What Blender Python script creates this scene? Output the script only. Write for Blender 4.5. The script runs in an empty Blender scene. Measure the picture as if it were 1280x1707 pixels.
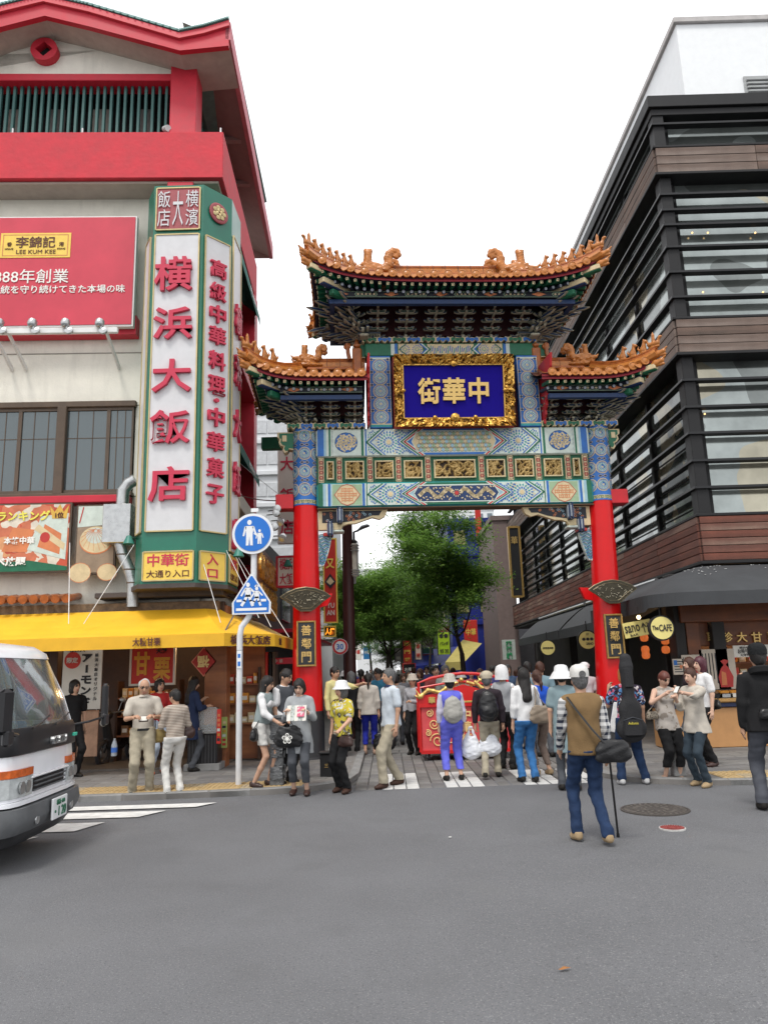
import bpy, math, random
import numpy as np
from mathutils import Vector, Matrix, Euler
random.seed(7); rng = np.random.default_rng(7)
SC = bpy.context.scene; COL = SC.collection
PI = math.pi; R = math.radians
# ---------------------------------------------------------------- camera
FPX = 1250.0; ROLL = .031; HC = 1.7; PSI, TH = .0008680, .2062959
def _cam():
    F = np.array([math.sin(PSI)*math.cos(TH), math.cos(PSI)*math.cos(TH), math.sin(TH)])
    R0 = np.array([math.cos(PSI), -math.sin(PSI), 0]); U0 = np.cross(R0, F)
    return R0*math.cos(ROLL)-U0*math.sin(ROLL), U0*math.cos(ROLL)+R0*math.sin(ROLL), F
CR, CU, CF = _cam()
cam = bpy.data.cameras.new('camera'); cam_o = bpy.data.objects.new('camera', cam); COL.objects.link(cam_o)
cam.sensor_fit = 'VERTICAL'; cam.sensor_height = 36; cam.lens = FPX/1707*36; cam.clip_start = .1; cam.clip_end = 3000
mw = Matrix.Identity(4)
for i in range(3):
    mw[i][0] = CR[i]; mw[i][1] = CU[i]; mw[i][2] = -CF[i]
mw[2][3] = HC
cam_o.matrix_world = mw; SC.camera = cam_o
# ---------------------------------------------------------------- light: bright overcast
SUN_EL, SUN_AZ = 62, 200
world = bpy.data.worlds.new('World'); SC.world = world; world.use_nodes = True
nt = world.node_tree; nt.nodes.clear()
wo = nt.nodes.new('ShaderNodeOutputWorld'); bg = nt.nodes.new('ShaderNodeBackground')
sky = nt.nodes.new('ShaderNodeTexSky'); sky.sky_type = 'NISHITA'; sky.sun_disc = False
sky.sun_elevation = R(SUN_EL); sky.sun_rotation = R(SUN_AZ); sky.air_density = 1.0; sky.dust_density = 4.0
hs = nt.nodes.new('ShaderNodeHueSaturation'); hs.inputs['Saturation'].default_value = .12
mx = nt.nodes.new('ShaderNodeMix'); mx.data_type = 'RGBA'; mx.inputs['Factor'].default_value = .8
mx.inputs['B'].default_value = (11.3, 11.4, 11.7, 1)      # the even cloud layer over the sky
nt.links.new(sky.outputs[0], hs.inputs['Color']); nt.links.new(hs.outputs[0], mx.inputs['A'])
nt.links.new(mx.outputs['Result'], bg.inputs['Color']); bg.inputs['Strength'].default_value = .1
nt.links.new(bg.outputs[0], wo.inputs[0])
sun = bpy.data.lights.new('sun', 'SUN'); sun.energy = 1.35; sun.angle = R(13); sun.color = (1, .96, .9)
sun_o = bpy.data.objects.new('sun', sun); COL.objects.link(sun_o)
_a = R(SUN_AZ)
_d = Vector((math.sin(_a)*math.cos(R(SUN_EL)), math.cos(_a)*math.cos(R(SUN_EL)), math.sin(R(SUN_EL))))
sun_o.rotation_euler = _d.to_track_quat('Z', 'Y').to_euler(); sun_o.location = (0, -5, 30)
SC.view_settings.view_transform = 'Standard'; SC.view_settings.look = 'None'
SC.view_settings.gamma = 1; SC.view_settings.exposure = .55; SC.view_settings.use_curve_mapping = False
SC.cycles.max_bounces = 6; SC.cycles.diffuse_bounces = 3; SC.cycles.glossy_bounces = 3; SC.cycles.transparent_max_bounces = 8
# ---------------------------------------------------------------- measuring: photo pixel -> place
def ray(px, py): return CF + CR*(px-640)/FPX - CU*(py-853.5)/FPX
def G(px, py, z=0.0):
    r = ray(px, py); t = (z-HC)/r[2]; return Vector((r[0]*t, r[1]*t, z))
def A(px, py, Y):
    r = ray(px, py); t = Y/r[1]; return Vector((r[0]*t, Y, HC+r[2]*t))
class Frame:
    """a local frame on the ground: origin, turn about z; yy/xx give the local point a measured ray meets at local y (or x)"""
    def __init__(s, ox, oy, deg):
        s.o = Vector((ox, oy, 0)); s.a = R(deg); s.c, s.s = math.cos(s.a), math.sin(s.a)
    def loc(s, v): 
        dx, dy = v[0]-s.o.x, v[1]-s.o.y
        return Vector((dx*s.c+dy*s.s, -dx*s.s+dy*s.c, v[2]))
    def yy(s, px, py, y):
        r = ray(px, py); n = np.array([-s.s, s.c]); q = np.array([s.o.x, s.o.y])
        t = (y + n@q)/(n@r[:2]); return s.loc((r[0]*t, r[1]*t, HC+r[2]*t))
    def xx(s, px, py, x):
        r = ray(px, py); n = np.array([s.c, s.s]); q = np.array([s.o.x, s.o.y])
        t = (x + n@q)/(n@r[:2]); return s.loc((r[0]*t, r[1]*t, HC+r[2]*t))
# ---------------------------------------------------------------- materials
MATS = {}
def _nn(nt, t, **kw):
    n = nt.nodes.new(t)
    for k, v in kw.items():
        if k in n.inputs: n.inputs[k].default_value = v
        else: setattr(n, k, v)
    return n
def mat(name, col, rough=.6, metal=0.0, var=.15, scale=5.0, bump=0.0, bscale=60.0, spec=.4, emit=None, estr=0.0, trans=0.0, pattern=None, cols=None, pscale=1.0, dirt=0.0, alpha=1.0, coat=0.0, stretch=None):
    if name in MATS: return MATS[name]
    m = bpy.data.materials.new(name); m.use_nodes = True; nt = m.node_tree; L = nt.links
    b = nt.nodes['Principled BSDF']
    b.inputs['Roughness'].default_value = rough; b.inputs['Metallic'].default_value = metal
    b.inputs['Specular IOR Level'].default_value = spec
    if coat: b.inputs['Coat Weight'].default_value = coat; b.inputs['Coat Roughness'].default_value = .15
    if trans: b.inputs['Transmission Weight'].default_value = trans
    if alpha < 1: b.inputs['Alpha'].default_value = alpha
    tc = _nn(nt, 'ShaderNodeTexCoord'); src = tc.outputs['Object']
    if stretch:
        mp = _nn(nt, 'ShaderNodeMapping'); mp.inputs['Scale'].default_value = stretch; L.new(src, mp.inputs['Vector']); src = mp.outputs[0]
    base = _nn(nt, 'ShaderNodeRGB'); base.outputs[0].default_value = (*col, 1); cur = base.outputs[0]
    def mixc(fac, a, c, mode='MIX'):
        x = _nn(nt, 'ShaderNodeMix', data_type='RGBA', blend_type=mode)
        if isinstance(fac, float): x.inputs['Factor'].default_value = fac
        else: L.new(fac, x.inputs['Factor'])
        L.new(a, x.inputs['A'])
        if isinstance(c, tuple): x.inputs['B'].default_value = (*c, 1)
        else: L.new(c, x.inputs['B'])
        return x.outputs['Result']
    def mth(op, a, bb=None):
        x = _nn(nt, 'ShaderNodeMath', operation=op)
        for i, q in enumerate((a, bb)):
            if q is None: continue
            if isinstance(q, (int, float)): x.inputs[i].default_value = q
            else: L.new(q, x.inputs[i])
        return x.outputs[0]
    if pattern:
        sp = _nn(nt, 'ShaderNodeSeparateXYZ'); L.new(src, sp.inputs[0]); X, Y, Z = sp.outputs
        if pattern == 'stripe':
            f = mth('GREATER_THAN', mth('SINE', mth('MULTIPLY', Z, 2*PI*pscale)), .0); cur = mixc(f, cur, cols[0])
        elif pattern == 'vstripe':
            f = mth('GREATER_THAN', mth('SINE', mth('MULTIPLY', X, 2*PI*pscale)), .2); cur = mixc(f, cur, cols[0])
        elif pattern == 'plaid':
            f = mth('GREATER_THAN', mth('SINE', mth('MULTIPLY', Z, 2*PI*pscale)), .1)
            g = mth('GREATER_THAN', mth('SINE', mth('MULTIPLY', mth('ADD', X, mth('MULTIPLY', Y, .9)), 2*PI*pscale)), .1)
            cur = mixc(mth('MULTIPLY', mth('ADD', f, g), .5), cur, cols[0])
        elif pattern == 'floral':
            for i, c in enumerate(cols):
                v = _nn(nt, 'ShaderNodeTexNoise'); v.inputs['Scale'].default_value = pscale*(1+.3*i); v.inputs['Detail'].default_value = 1.5
                mp = _nn(nt, 'ShaderNodeMapping'); mp.inputs['Location'].default_value = (3.1*i, 7.7*i, 1.3*i); L.new(src, mp.inputs['Vector']); L.new(mp.outputs[0], v.inputs['Vector'])
                cur = mixc(mth('GREATER_THAN', v.outputs['Fac'], .56), cur, c)
        elif pattern == 'grain':
            v = _nn(nt, 'ShaderNodeTexNoise'); v.inputs['Scale'].default_value = pscale; v.inputs['Detail'].default_value = 4
            mp = _nn(nt, 'ShaderNodeMapping'); mp.inputs['Scale'].default_value = (.12, .12, 1); L.new(src, mp.inputs['Vector']); L.new(mp.outputs[0], v.inputs['Vector'])
            rp = _nn(nt, 'ShaderNodeMapRange'); rp.inputs['From Min'].default_value = .35; rp.inputs['From Max'].default_value = .65; L.new(v.outputs['Fac'], rp.inputs['Value'])
            cur = mixc(rp.outputs[0], cur, cols[0])
    if var:
        n = _nn(nt, 'ShaderNodeTexNoise'); n.inputs['Scale'].default_value = scale; n.inputs['Detail'].default_value = 5; n.inputs['Roughness'].default_value = .6
        L.new(src, n.inputs['Vector'])
        r = _nn(nt, 'ShaderNodeMapRange'); r.inputs['From Min'].default_value = .3; r.inputs['From Max'].default_value = .7
        r.inputs['To Min'].default_value = 1-var; r.inputs['To Max'].default_value = 1+var*.6
        L.new(n.outputs['Fac'], r.inputs['Value'])
        vm = _nn(nt, 'ShaderNodeVectorMath', operation='SCALE'); L.new(cur, vm.inputs[0]); L.new(r.outputs[0], vm.inputs['Scale']); cur = vm.outputs[0]
        rr = _nn(nt, 'ShaderNodeMapRange'); rr.inputs['To Min'].default_value = max(.02, rough-.12); rr.inputs['To Max'].default_value = min(1, rough+.12)
        L.new(n.outputs['Fac'], rr.inputs['Value']); L.new(rr.outputs[0], b.inputs['Roughness'])
    if dirt:
        n = _nn(nt, 'ShaderNodeTexNoise'); n.inputs['Scale'].default_value = 1.6; n.inputs['Detail'].default_value = 8; n.inputs['Roughness'].default_value = .7
        mp = _nn(nt, 'ShaderNodeMapping'); mp.inputs['Scale'].default_value = (2.2, 2.2, .35); L.new(tc.outputs['Object'], mp.inputs['Vector']); L.new(mp.outputs[0], n.inputs['Vector'])
        r = _nn(nt, 'ShaderNodeMapRange'); r.inputs['From Min'].default_value = .5; r.inputs['From Max'].default_value = .75; r.inputs['To Max'].default_value = dirt
        L.new(n.outputs['Fac'], r.inputs['Value']); cur = mixc(r.outputs[0], cur, (.10, .085, .065))
    L.new(cur, b.inputs['Base Color'])
    if bump:
        n = _nn(nt, 'ShaderNodeTexNoise'); n.inputs['Scale'].default_value = bscale; n.inputs['Detail'].default_value = 6; L.new(src, n.inputs['Vector'])
        bp = _nn(nt, 'ShaderNodeBump'); bp.inputs['Strength'].default_value = bump; bp.inputs['Distance'].default_value = .02
        L.new(n.outputs['Fac'], bp.inputs['Height']); L.new(bp.outputs[0], b.inputs['Normal'])
    if emit:
        b.inputs['Emission Color'].default_value = (*emit, 1); b.inputs['Emission Strength'].default_value = estr
    MATS[name] = m; return m
def paint(name, r, g, b, rough=.5, **k): return mat(name, (r, g, b), rough, **k)
# ---------------------------------------------------------------- mesh builder
class MB:
    def __init__(s): s.v = []; s.f = []; s.m = []
    def add(s, vs, fs, m=0, M=None):
        o = len(s.v)
        if M is not None: vs = [M @ Vector(v) for v in vs]
        s.v += [tuple(v) for v in vs]; s.f += [tuple(i+o for i in f) for f in fs]
        s.m += (m if isinstance(m, list) else [m]*len(fs)); return s
    def box(s, c, d, m=0, rz=0, M=None, tx=1.0, ty=1.0):
        x, y, z = d[0]/2, d[1]/2, d[2]/2
        vs = [(-x, -y, -z), (x, -y, -z), (x, y, -z), (-x, y, -z), (-x*tx, -y*ty, z), (x*tx, -y*ty, z), (x*tx, y*ty, z), (-x*tx, y*ty, z)]
        T = Matrix.Translation(c) @ (M if M is not None else Matrix.Rotation(rz, 4, 'Z'))
        return s.add(vs, [(0, 3, 2, 1), (4, 5, 6, 7), (0, 1, 5, 4), (1, 2, 6, 5), (2, 3, 7, 6), (3, 0, 4, 7)], m, T)
    def bx(s, x0, x1, y0, y1, z0, z1, m=0): return s.box(((x0+x1)/2, (y0+y1)/2, (z0+z1)/2), (abs(x1-x0), abs(y1-y0), abs(z1-z0)), m)
    def bbox(s, c, d, m=0, bv=.01, M=None):
        """box with bevelled vertical and horizontal front edges"""
        x, y, z = d[0]/2, d[1]/2, d[2]/2; vs = []; fs = []
        for (zz, sh) in ((-z, bv), (-z+bv, 0), (z-bv, 0), (z, bv)):
            X, Y = x-sh, y-sh; b = bv
            vs += [(-X+b, -Y, zz), (X-b, -Y, zz), (X, -Y+b, zz), (X, Y-b, zz), (X-b, Y, zz), (-X+b, Y, zz), (-X, Y-b, zz), (-X, -Y+b, zz)]
        for k in range(3):
            for i in range(8):
                j = (i+1) % 8; fs.append((k*8+i, k*8+j, k*8+8+j, k*8+8+i))
        fs.append(tuple(range(7, -1, -1))); fs.append(tuple(range(24, 32)))
        T = Matrix.Translation(c) @ (M if M is not None else Matrix.Identity(4)); return s.add(vs, fs, m, T)
    def prism(s, p, t0, t1, m=0, ax='y', M=None, side=None):
        """polygon p of (a,b) pushed from t0 to t1 along ax; ax y: (x,z) z: (x,y) x: (y,z)"""
        def q(a, b, t): return {'y': (a, t, b), 'z': (a, b, t), 'x': (t, a, b)}[ax]
        n = len(p); vs = [q(a, b, t0) for a, b in p]+[q(a, b, t1) for a, b in p]
        fs = [tuple(range(n)), tuple(range(2*n-1, n-1, -1))]+[(i, i+n, (i+1) % n+n, (i+1) % n) for i in range(n)]
        ms = [m, m]+[m if side is None else side]*n; return s.add(vs, fs, ms, M)
    def cyl(s, a, b, r0, r1=None, n=12, m=0, cap=True):
        return s.tube([a, b], [r0, r0 if r1 is None else r1], n, m, cap)
    def tube(s, pts, r, n=8, m=0, cap=True, flat=1.0):
        pts = [Vector(p) for p in pts]; k = len(pts)
        rs = r if isinstance(r, (list, tuple)) else [r]*k
        vs = []; fs = []; up = None
        for i, p in enumerate(pts):
            t = (pts[min(i+1, k-1)]-pts[max(i-1, 0)]); t = t.normalized() if t.length > 1e-9 else Vector((0, 0, 1))
            if up is None: up = Vector((0, 0, 1)) if abs(t.z) < .9 else Vector((0, 1, 0))
            a = t.cross(up)
            if a.length < 1e-6: a = t.cross(Vector((1, 0, 0)))
            a.normalize(); bb = a.cross(t).normalized(); up = bb
            for j in range(n):
                th = 2*PI*j/n; vs.append(p+(a*math.cos(th)+bb*math.sin(th)*flat)*rs[i])
        for i in range(k-1):
            for j in range(n):
                jj = (j+1) % n; fs.append((i*n+j, i*n+jj, (i+1)*n+jj, (i+1)*n+j))
        if cap: fs.append(tuple(range(n-1, -1, -1))); fs.append(tuple(range((k-1)*n, k*n)))
        return s.add(vs, fs, m)
    def lathe(s, prof, c=(0, 0, 0), n=16, m=0, M=None):
        vs = []; fs = []; k = len(prof)
        for r, z in prof:
            for j in range(n): vs.append((r*math.cos(2*PI*j/n), r*math.sin(2*PI*j/n), z))
        for i in range(k-1):
            for j in range(n):
                jj = (j+1) % n; fs.append((i*n+j, i*n+jj, (i+1)*n+jj, (i+1)*n+j))
        fs.append(tuple(range(n-1, -1, -1))); fs.append(tuple(range((k-1)*n, k*n)))
        return s.add(vs, fs, m, Matrix.Translation(c) @ (M if M is not None else Matrix.Identity(4)))
    def ball(s, c, r, m=0, n=10, k=6):
        r = r if isinstance(r, (tuple, list)) else (r, r, r); vs = [(c[0], c[1], c[2]-r[2])]; fs = []
        for i in range(1, k):
            a = -PI/2+PI*i/k
            for j in range(n): vs.append((c[0]+r[0]*math.cos(a)*math.cos(2*PI*j/n), c[1]+r[1]*math.cos(a)*math.sin(2*PI*j/n), c[2]+r[2]*math.sin(a)))
        vs.append((c[0], c[1], c[2]+r[2])); T = len(vs)-1
        for j in range(n):
            jj = (j+1) % n; fs.append((0, 1+jj, 1+j)); fs.append((T, T-n+j, T-n+jj))
            for i in range(k-2): fs.append((1+i*n+j, 1+i*n+jj, 1+(i+1)*n+jj, 1+(i+1)*n+j))
        return s.add(vs, fs, m)
    def grid(s, fn, nu, nv, m=0):
        vs = [fn(i/nu, j/nv) for j in range(nv+1) for i in range(nu+1)]
        fs = [(j*(nu+1)+i, j*(nu+1)+i+1, (j+1)*(nu+1)+i+1, (j+1)*(nu+1)+i) for j in range(nv) for i in range(nu)]
        return s.add(vs, fs, m)
    def mesh(s, name, mats, smooth=False):
        me = bpy.data.meshes.new(name); me.from_pydata(s.v, [], s.f)
        for q in (mats if isinstance(mats, (list, tuple)) else [mats]): me.materials.append(q)
        if len(me.polygons) == len(s.m): me.polygons.foreach_set('material_index', s.m)
        if smooth: me.polygons.foreach_set('use_smooth', [True]*len(me.polygons)); me.set_sharp_from_angle(angle=R(38))
        me.update(); return me
    def build(s, name, mats, parent=None, smooth=False, loc=None, kind=None, label=None, rz=None):
        return inst(name, s.mesh(name, mats, smooth), parent, loc, kind, label, rz)
def inst(name, me, parent=None, loc=None, kind=None, label=None, rz=None, M=None):
    o = bpy.data.objects.new(name, me); COL.objects.link(o)
    if parent: o.parent = parent
    if M is not None: o.matrix_basis = M
    if loc is not None: o.location = loc
    if rz is not None: o.rotation_euler[2] = rz
    if kind: o['kind'] = kind
    if label: o['label'] = label
    return o
def tag(o, label, cat, group=None, kind=None):
    o['label'] = label; o['category'] = cat
    if group: o['group'] = group
    if kind: o['kind'] = kind
    return o
def thing(name, label, cat, loc=(0, 0, 0), rz=0.0, group=None):
    o = bpy.data.objects.new(name, None); COL.objects.link(o); o.location = loc; o.rotation_euler = (0, 0, rz); o.empty_display_size = .2
    return tag(o, label, cat, group)
KIDS = {}
def copy_tree(o, loc=None, rz=None, label=None, group=None, parent=None, scale=None):
    c = o.copy(); COL.objects.link(c)
    if parent is not None: c.parent = parent
    else:
        if loc is not None: c.location = loc
        if rz is not None: c.rotation_euler = (0, 0, rz)
        if scale is not None: c.scale = (scale,)*3
        if label: c['label'] = label
        if group: c['group'] = group
    for ch in list(o.children): copy_tree(ch, parent=c)
    return c
# ---------------------------------------------------------------- lettering (flat or raised), fitted to a width and height
TXT = {}
def text_mesh(s, m, depth=.004, bold=.0, key=None):
    k = (s, m.name, depth, bold)
    if k in TXT: return TXT[k]
    cu = bpy.data.curves.new('lettering', 'FONT'); cu.body = s; cu.size = 1; cu.extrude = depth; cu.offset = bold; cu.resolution_u = 2
    o = bpy.data.objects.new('lettering', cu); me = bpy.data.meshes.new_from_object(o); bpy.data.objects.remove(o); me.name = 'lettering'
    me.materials.clear(); me.materials.append(m)
    n = len(me.vertices); co = np.empty(n*3); me.vertices.foreach_get('co', co); co = co.reshape(-1, 3)
    if n:
        lo, hi = co.min(0), co.max(0); co[:, 0] -= (lo[0]+hi[0])/2; co[:, 1] -= (lo[1]+hi[1])/2; sz = (hi-lo)
        me.vertices.foreach_set('co', co.ravel()); me.update()
    else: sz = np.array([1, 1, 1])
    TXT[k] = (me, float(sz[0]), float(sz[1])); return TXT[k]
def text(s, m, parent, c, w=None, h=None, M=None, depth=.004, bold=.0, name='lettering', ey=None):
    """string s centred on c in the parent's x-z plane facing -y; M turns it"""
    me, sx, sy = text_mesh(s, m, depth, bold)
    fx = w/sx if w else h/sy; fy = h/sy if h else fx
    T = Matrix.Translation(c) @ (M if M is not None else Matrix.Identity(4)) @ Matrix.Rotation(PI/2, 4, 'X') @ Matrix.Diagonal((fx, fy, 1, 1))
    return inst(name, me, parent, M=T)
RZ = lambda a: Matrix.Rotation(a, 4, 'Z')
RX = lambda a: Matrix.Rotation(a, 4, 'X')
RY = lambda a: Matrix.Rotation(a, 4, 'Y')
# ---------------------------------------------------------------- solid shapes from distance fields (people, animals, carvings)
def dcone(P, a, b, ra, rb):
    a = np.asarray(a, np.float32); b = np.asarray(b, np.float32); ab = b-a; L2 = float(ab@ab)+1e-9
    t = np.clip(((P-a)@ab)/L2, 0, 1); q = P-a-t[..., None]*ab
    return np.sqrt((q*q).sum(-1))-(ra+(rb-ra)*t)
def dell(P, c, r, M=None):
    q = P-np.asarray(c, np.float32)
    if M is not None: q = q@np.asarray(M, np.float32)
    r = np.asarray(r, np.float32); k = np.sqrt(((q/r)**2).sum(-1)); k2 = np.sqrt(((q/(r*r))**2).sum(-1))+1e-6
    return k*(k-1)/k2
def sdf_mesh(name, prims, h, mats, noise=0.0, nf=30.0, cuts=(), smooth=True, ns=(1, 1, .35)):
    """prims: dict(t='c'|'e', a,b,ra,rb | c,r,M, fl=(sx,sy,sz) squash, k blend, m material, sub). cuts: (point, normal) keep the side against the normal"""
    B = []
    for p in prims:
        if p['t'] == 'c':
            a, b = np.array(p['a'], float), np.array(p['b'], float); r = max(p['ra'], p['rb'])
            if 'fl' in p: rr = r*np.array(p['fl'])
            else: rr = np.array([r]*3)
            lo, hi = np.minimum(a, b)-rr, np.maximum(a, b)+rr
        else:
            r = np.array([max(p['r'])]*3) if p.get('M') is not None else np.array(p['r']); lo, hi = np.array(p['c'])-r, np.array(p['c'])+r
        B.append((lo, hi))
    lo = np.min([b[0] for b in B], 0)-3*h; hi = np.max([b[1] for b in B], 0)+3*h
    n = np.ceil((hi-lo)/h).astype(int)+1
    D = np.full(n, .2, np.float32); MI = np.zeros(n, np.int8)
    ax = [(lo[i]+h*np.arange(n[i])).astype(np.float32) for i in range(3)]
    for p, (bl, bh) in zip(prims, B):
        k = p.get('k', .02); pad = k+2.5*h
        i0 = np.maximum(np.floor((bl-pad-lo)/h).astype(int), 0); i1 = np.minimum(np.ceil((bh+pad-lo)/h).astype(int)+1, n)
        sl = tuple(slice(i0[i], i1[i]) for i in range(3))
        P = np.stack(np.meshgrid(*[ax[i][sl[i]] for i in range(3)], indexing='ij'), -1)
        if p['t'] == 'c':
            if 'fl' in p:
                fl = np.array(p['fl'], np.float32); c = (np.array(p['a'], np.float32)+np.array(p['b'], np.float32))/2
                d = dcone((P-c)/fl, (np.array(p['a'])-c)/fl, (np.array(p['b'])-c)/fl, p['ra'], p['rb'])*float(min(fl))
            else: d = dcone(P, p['a'], p['b'], p['ra'], p['rb'])
        else: d = dell(P, p['c'], p['r'], p.get('M'))
        cur = D[sl]
        if p.get('sub'): D[sl] = np.maximum(cur, -d); continue
        if k > 0:
            hh = np.maximum(k-np.abs(cur-d), 0)/k; new = np.minimum(cur, d)-hh*hh*k*.25
        else: new = np.minimum(cur, d)
        mi = MI[sl]; mi[d < cur] = p.get('m', 0); MI[sl] = mi; D[sl] = new
    if noise or cuts:
        P = np.stack(np.meshgrid(*ax, indexing='ij'), -1)
        if noise:
            x, y, z = P[..., 0]*nf*ns[0], P[..., 1]*nf*ns[1], P[..., 2]*nf*ns[2]
            D += noise*(np.sin(x+1.7*np.sin(z*.9+y*.5))*np.sin(y*.9+1.3*np.sin(z*1.3))+.6*np.sin(z*2.1+x*.8+1.1*np.sin(y*1.7)))*.6
        for c, nn in cuts:
            nn = np.array(nn, np.float32); nn = nn/np.linalg.norm(nn); D = np.maximum(D, (P-np.array(c, np.float32))@nn)
    v, q, vm = surface_nets(D, MI, lo, h)
    me = bpy.data.meshes.new(name)
    me.vertices.add(len(v)); me.vertices.foreach_set('co', v.astype(np.float32).ravel())
    me.loops.add(len(q)*4); me.loops.foreach_set('vertex_index', q.astype(np.int32).ravel())
    me.polygons.add(len(q)); me.polygons.foreach_set('loop_start', np.arange(0, len(q)*4, 4, dtype=np.int32))
    me.polygons.foreach_set('material_index', vm[q[:, 0]].astype(np.int32)); me.polygons.foreach_set('use_smooth', np.full(len(q), smooth))
    for m in (mats if isinstance(mats, (list, tuple)) else [mats]): me.materials.append(m)
    me.update(calc_edges=True); return me
def surface_nets(D, MI, lo, h):
    S = D < 0; nx, ny, nz = D.shape
    cnt = np.zeros((nx-1, ny-1, nz-1), np.int8)
    cs = [(i, j, k) for i in (0, 1) for j in (0, 1) for k in (0, 1)]
    for i, j, k in cs: cnt += S[i:nx-1+i, j:ny-1+j, k:nz-1+k]
    act = (cnt > 0) & (cnt < 8); idx = np.full(act.shape, -1, np.int32); I = np.argwhere(act); idx[act] = np.arange(len(I))
    val = {c: D[I[:, 0]+c[0], I[:, 1]+c[1], I[:, 2]+c[2]] for c in cs}
    acc = np.zeros((len(I), 3)); w = np.zeros(len(I))
    for c in cs:
        for a in range(3):
            if c[a] == 0:
                e = list(c); e[a] = 1; e = tuple(e); va, vb = val[c], val[e]; m = (va < 0) != (vb < 0)
                t = np.where(m, va/np.where(m, va-vb, 1), 0); p = np.array(c, float)[None, :].repeat(len(I), 0); p[:, a] += t
                acc[m] += p[m]; w[m] += 1
    v = lo+h*(I+acc/w[:, None]); vm = MI[I[:, 0], I[:, 1], I[:, 2]]
    Q = []
    for a in range(3):
        b, c = (a+1) % 3, (a+2) % 3
        s0 = [slice(None)]*3; s1 = [slice(None)]*3; s0[a] = slice(0, -1); s1[a] = slice(1, None)
        e = S[tuple(s0)] != S[tuple(s1)]; E = np.argwhere(e); E = E[(E[:, b] > 0) & (E[:, c] > 0)]
        E = E[(E[:, b] < D.shape[b]-1) & (E[:, c] < D.shape[c]-1)]
        ins = S[E[:, 0], E[:, 1], E[:, 2]]
        def cell(db, dc):
            q = E.copy(); q[:, b] -= db; q[:, c] -= dc; return idx[q[:, 0], q[:, 1], q[:, 2]]
        q = np.stack([cell(0, 0), cell(1, 0), cell(1, 1), cell(0, 1)], 1); q[~ins] = q[~ins][:, ::-1]; Q.append(q)
    return v, np.concatenate(Q), vm
def C_(a, b, ra, rb=None, **k): return dict(t='c', a=a, b=b, ra=ra, rb=ra if rb is None else rb, **k)
def E_(c, r, **k): return dict(t='e', c=c, r=r if isinstance(r, (tuple, list)) else (r, r, r), **k)
# ================================================================ SETTING
asphalt = mat('asphalt', (.143, .146, .154), .82, var=.13, scale=.7, bump=.55, bscale=170, spec=.3)
def speckle(m, sc, c, amt):
    nt = m.node_tree; L = nt.links; b = nt.nodes['Principled BSDF']; src = b.inputs['Base Color'].links[0].from_socket
    v = _nn(nt, 'ShaderNodeTexNoise'); v.inputs['Scale'].default_value = sc; v.inputs['Detail'].default_value = 3
    tc = _nn(nt, 'ShaderNodeTexCoord'); L.new(tc.outputs['Object'], v.inputs['Vector'])
    r = _nn(nt, 'ShaderNodeMapRange'); r.inputs['From Min'].default_value = .58; r.inputs['From Max'].default_value = .66; r.inputs['To Max'].default_value = amt
    L.new(v.outputs['Fac'], r.inputs['Value'])
    x = _nn(nt, 'ShaderNodeMix', data_type='RGBA'); L.new(r.outputs[0], x.inputs['Factor']); L.new(src, x.inputs['A']); x.inputs['B'].default_value = (*c, 1)
    L.new(x.outputs['Result'], b.inputs['Base Color'])
speckle(asphalt, 90, (.28, .28, .28), .6); speckle(asphalt, 60, (.08, .08, .083), .6); speckle(asphalt, .45, (.155, .157, .16), .5); speckle(asphalt, 1.7, (.118, .12, .124), .3)
ground_m = mat('far_ground', (.12, .12, .115), .9, scale=.1)
slab_ms = [mat('slab_%d' % i, c, .75, var=.22, scale=4, bump=.25, bscale=90) for i, c in enumerate([(.17, .165, .16), (.145, .142, .14), (.195, .19, .18), (.155, .15, .142)])]
kerb_m = mat('kerb_stone', (.24, .24, .235), .8, var=.25, scale=5, bump=.3, bscale=70, dirt=.3)
walk_m = mat('pavement_grey', (.19, .18, .17), .8, var=.22, scale=2.2, bump=.25, bscale=80, dirt=.25)
tact_m = mat('tactile_ochre', (.46, .33, .16), .75, var=.25, scale=5, bump=.2, bscale=60, dirt=.3)
tact2_m = mat('tactile_faded', (.42, .34, .22), .75, var=.25, scale=5, bump=.2, bscale=60, dirt=.35)
white_m = mat('road_paint', (.66, .66, .64), .7, var=.22, scale=7, bump=.2, bscale=120, dirt=.25)
joint_m = mat('joint_dark', (.07, .068, .065), .9)
b = MB(); b.bx(-900, 900, -300, 1500, -.35, -.30, 0); b.build('ground', ground_m, kind='structure')
b = MB(); b.grid(lambda u, v: (-40+80*u, -25+36.9*v, .006*math.sin(u*31)*math.sin(v*17)-.003), 60, 30); b.build('road', asphalt, kind='structure')
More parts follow.
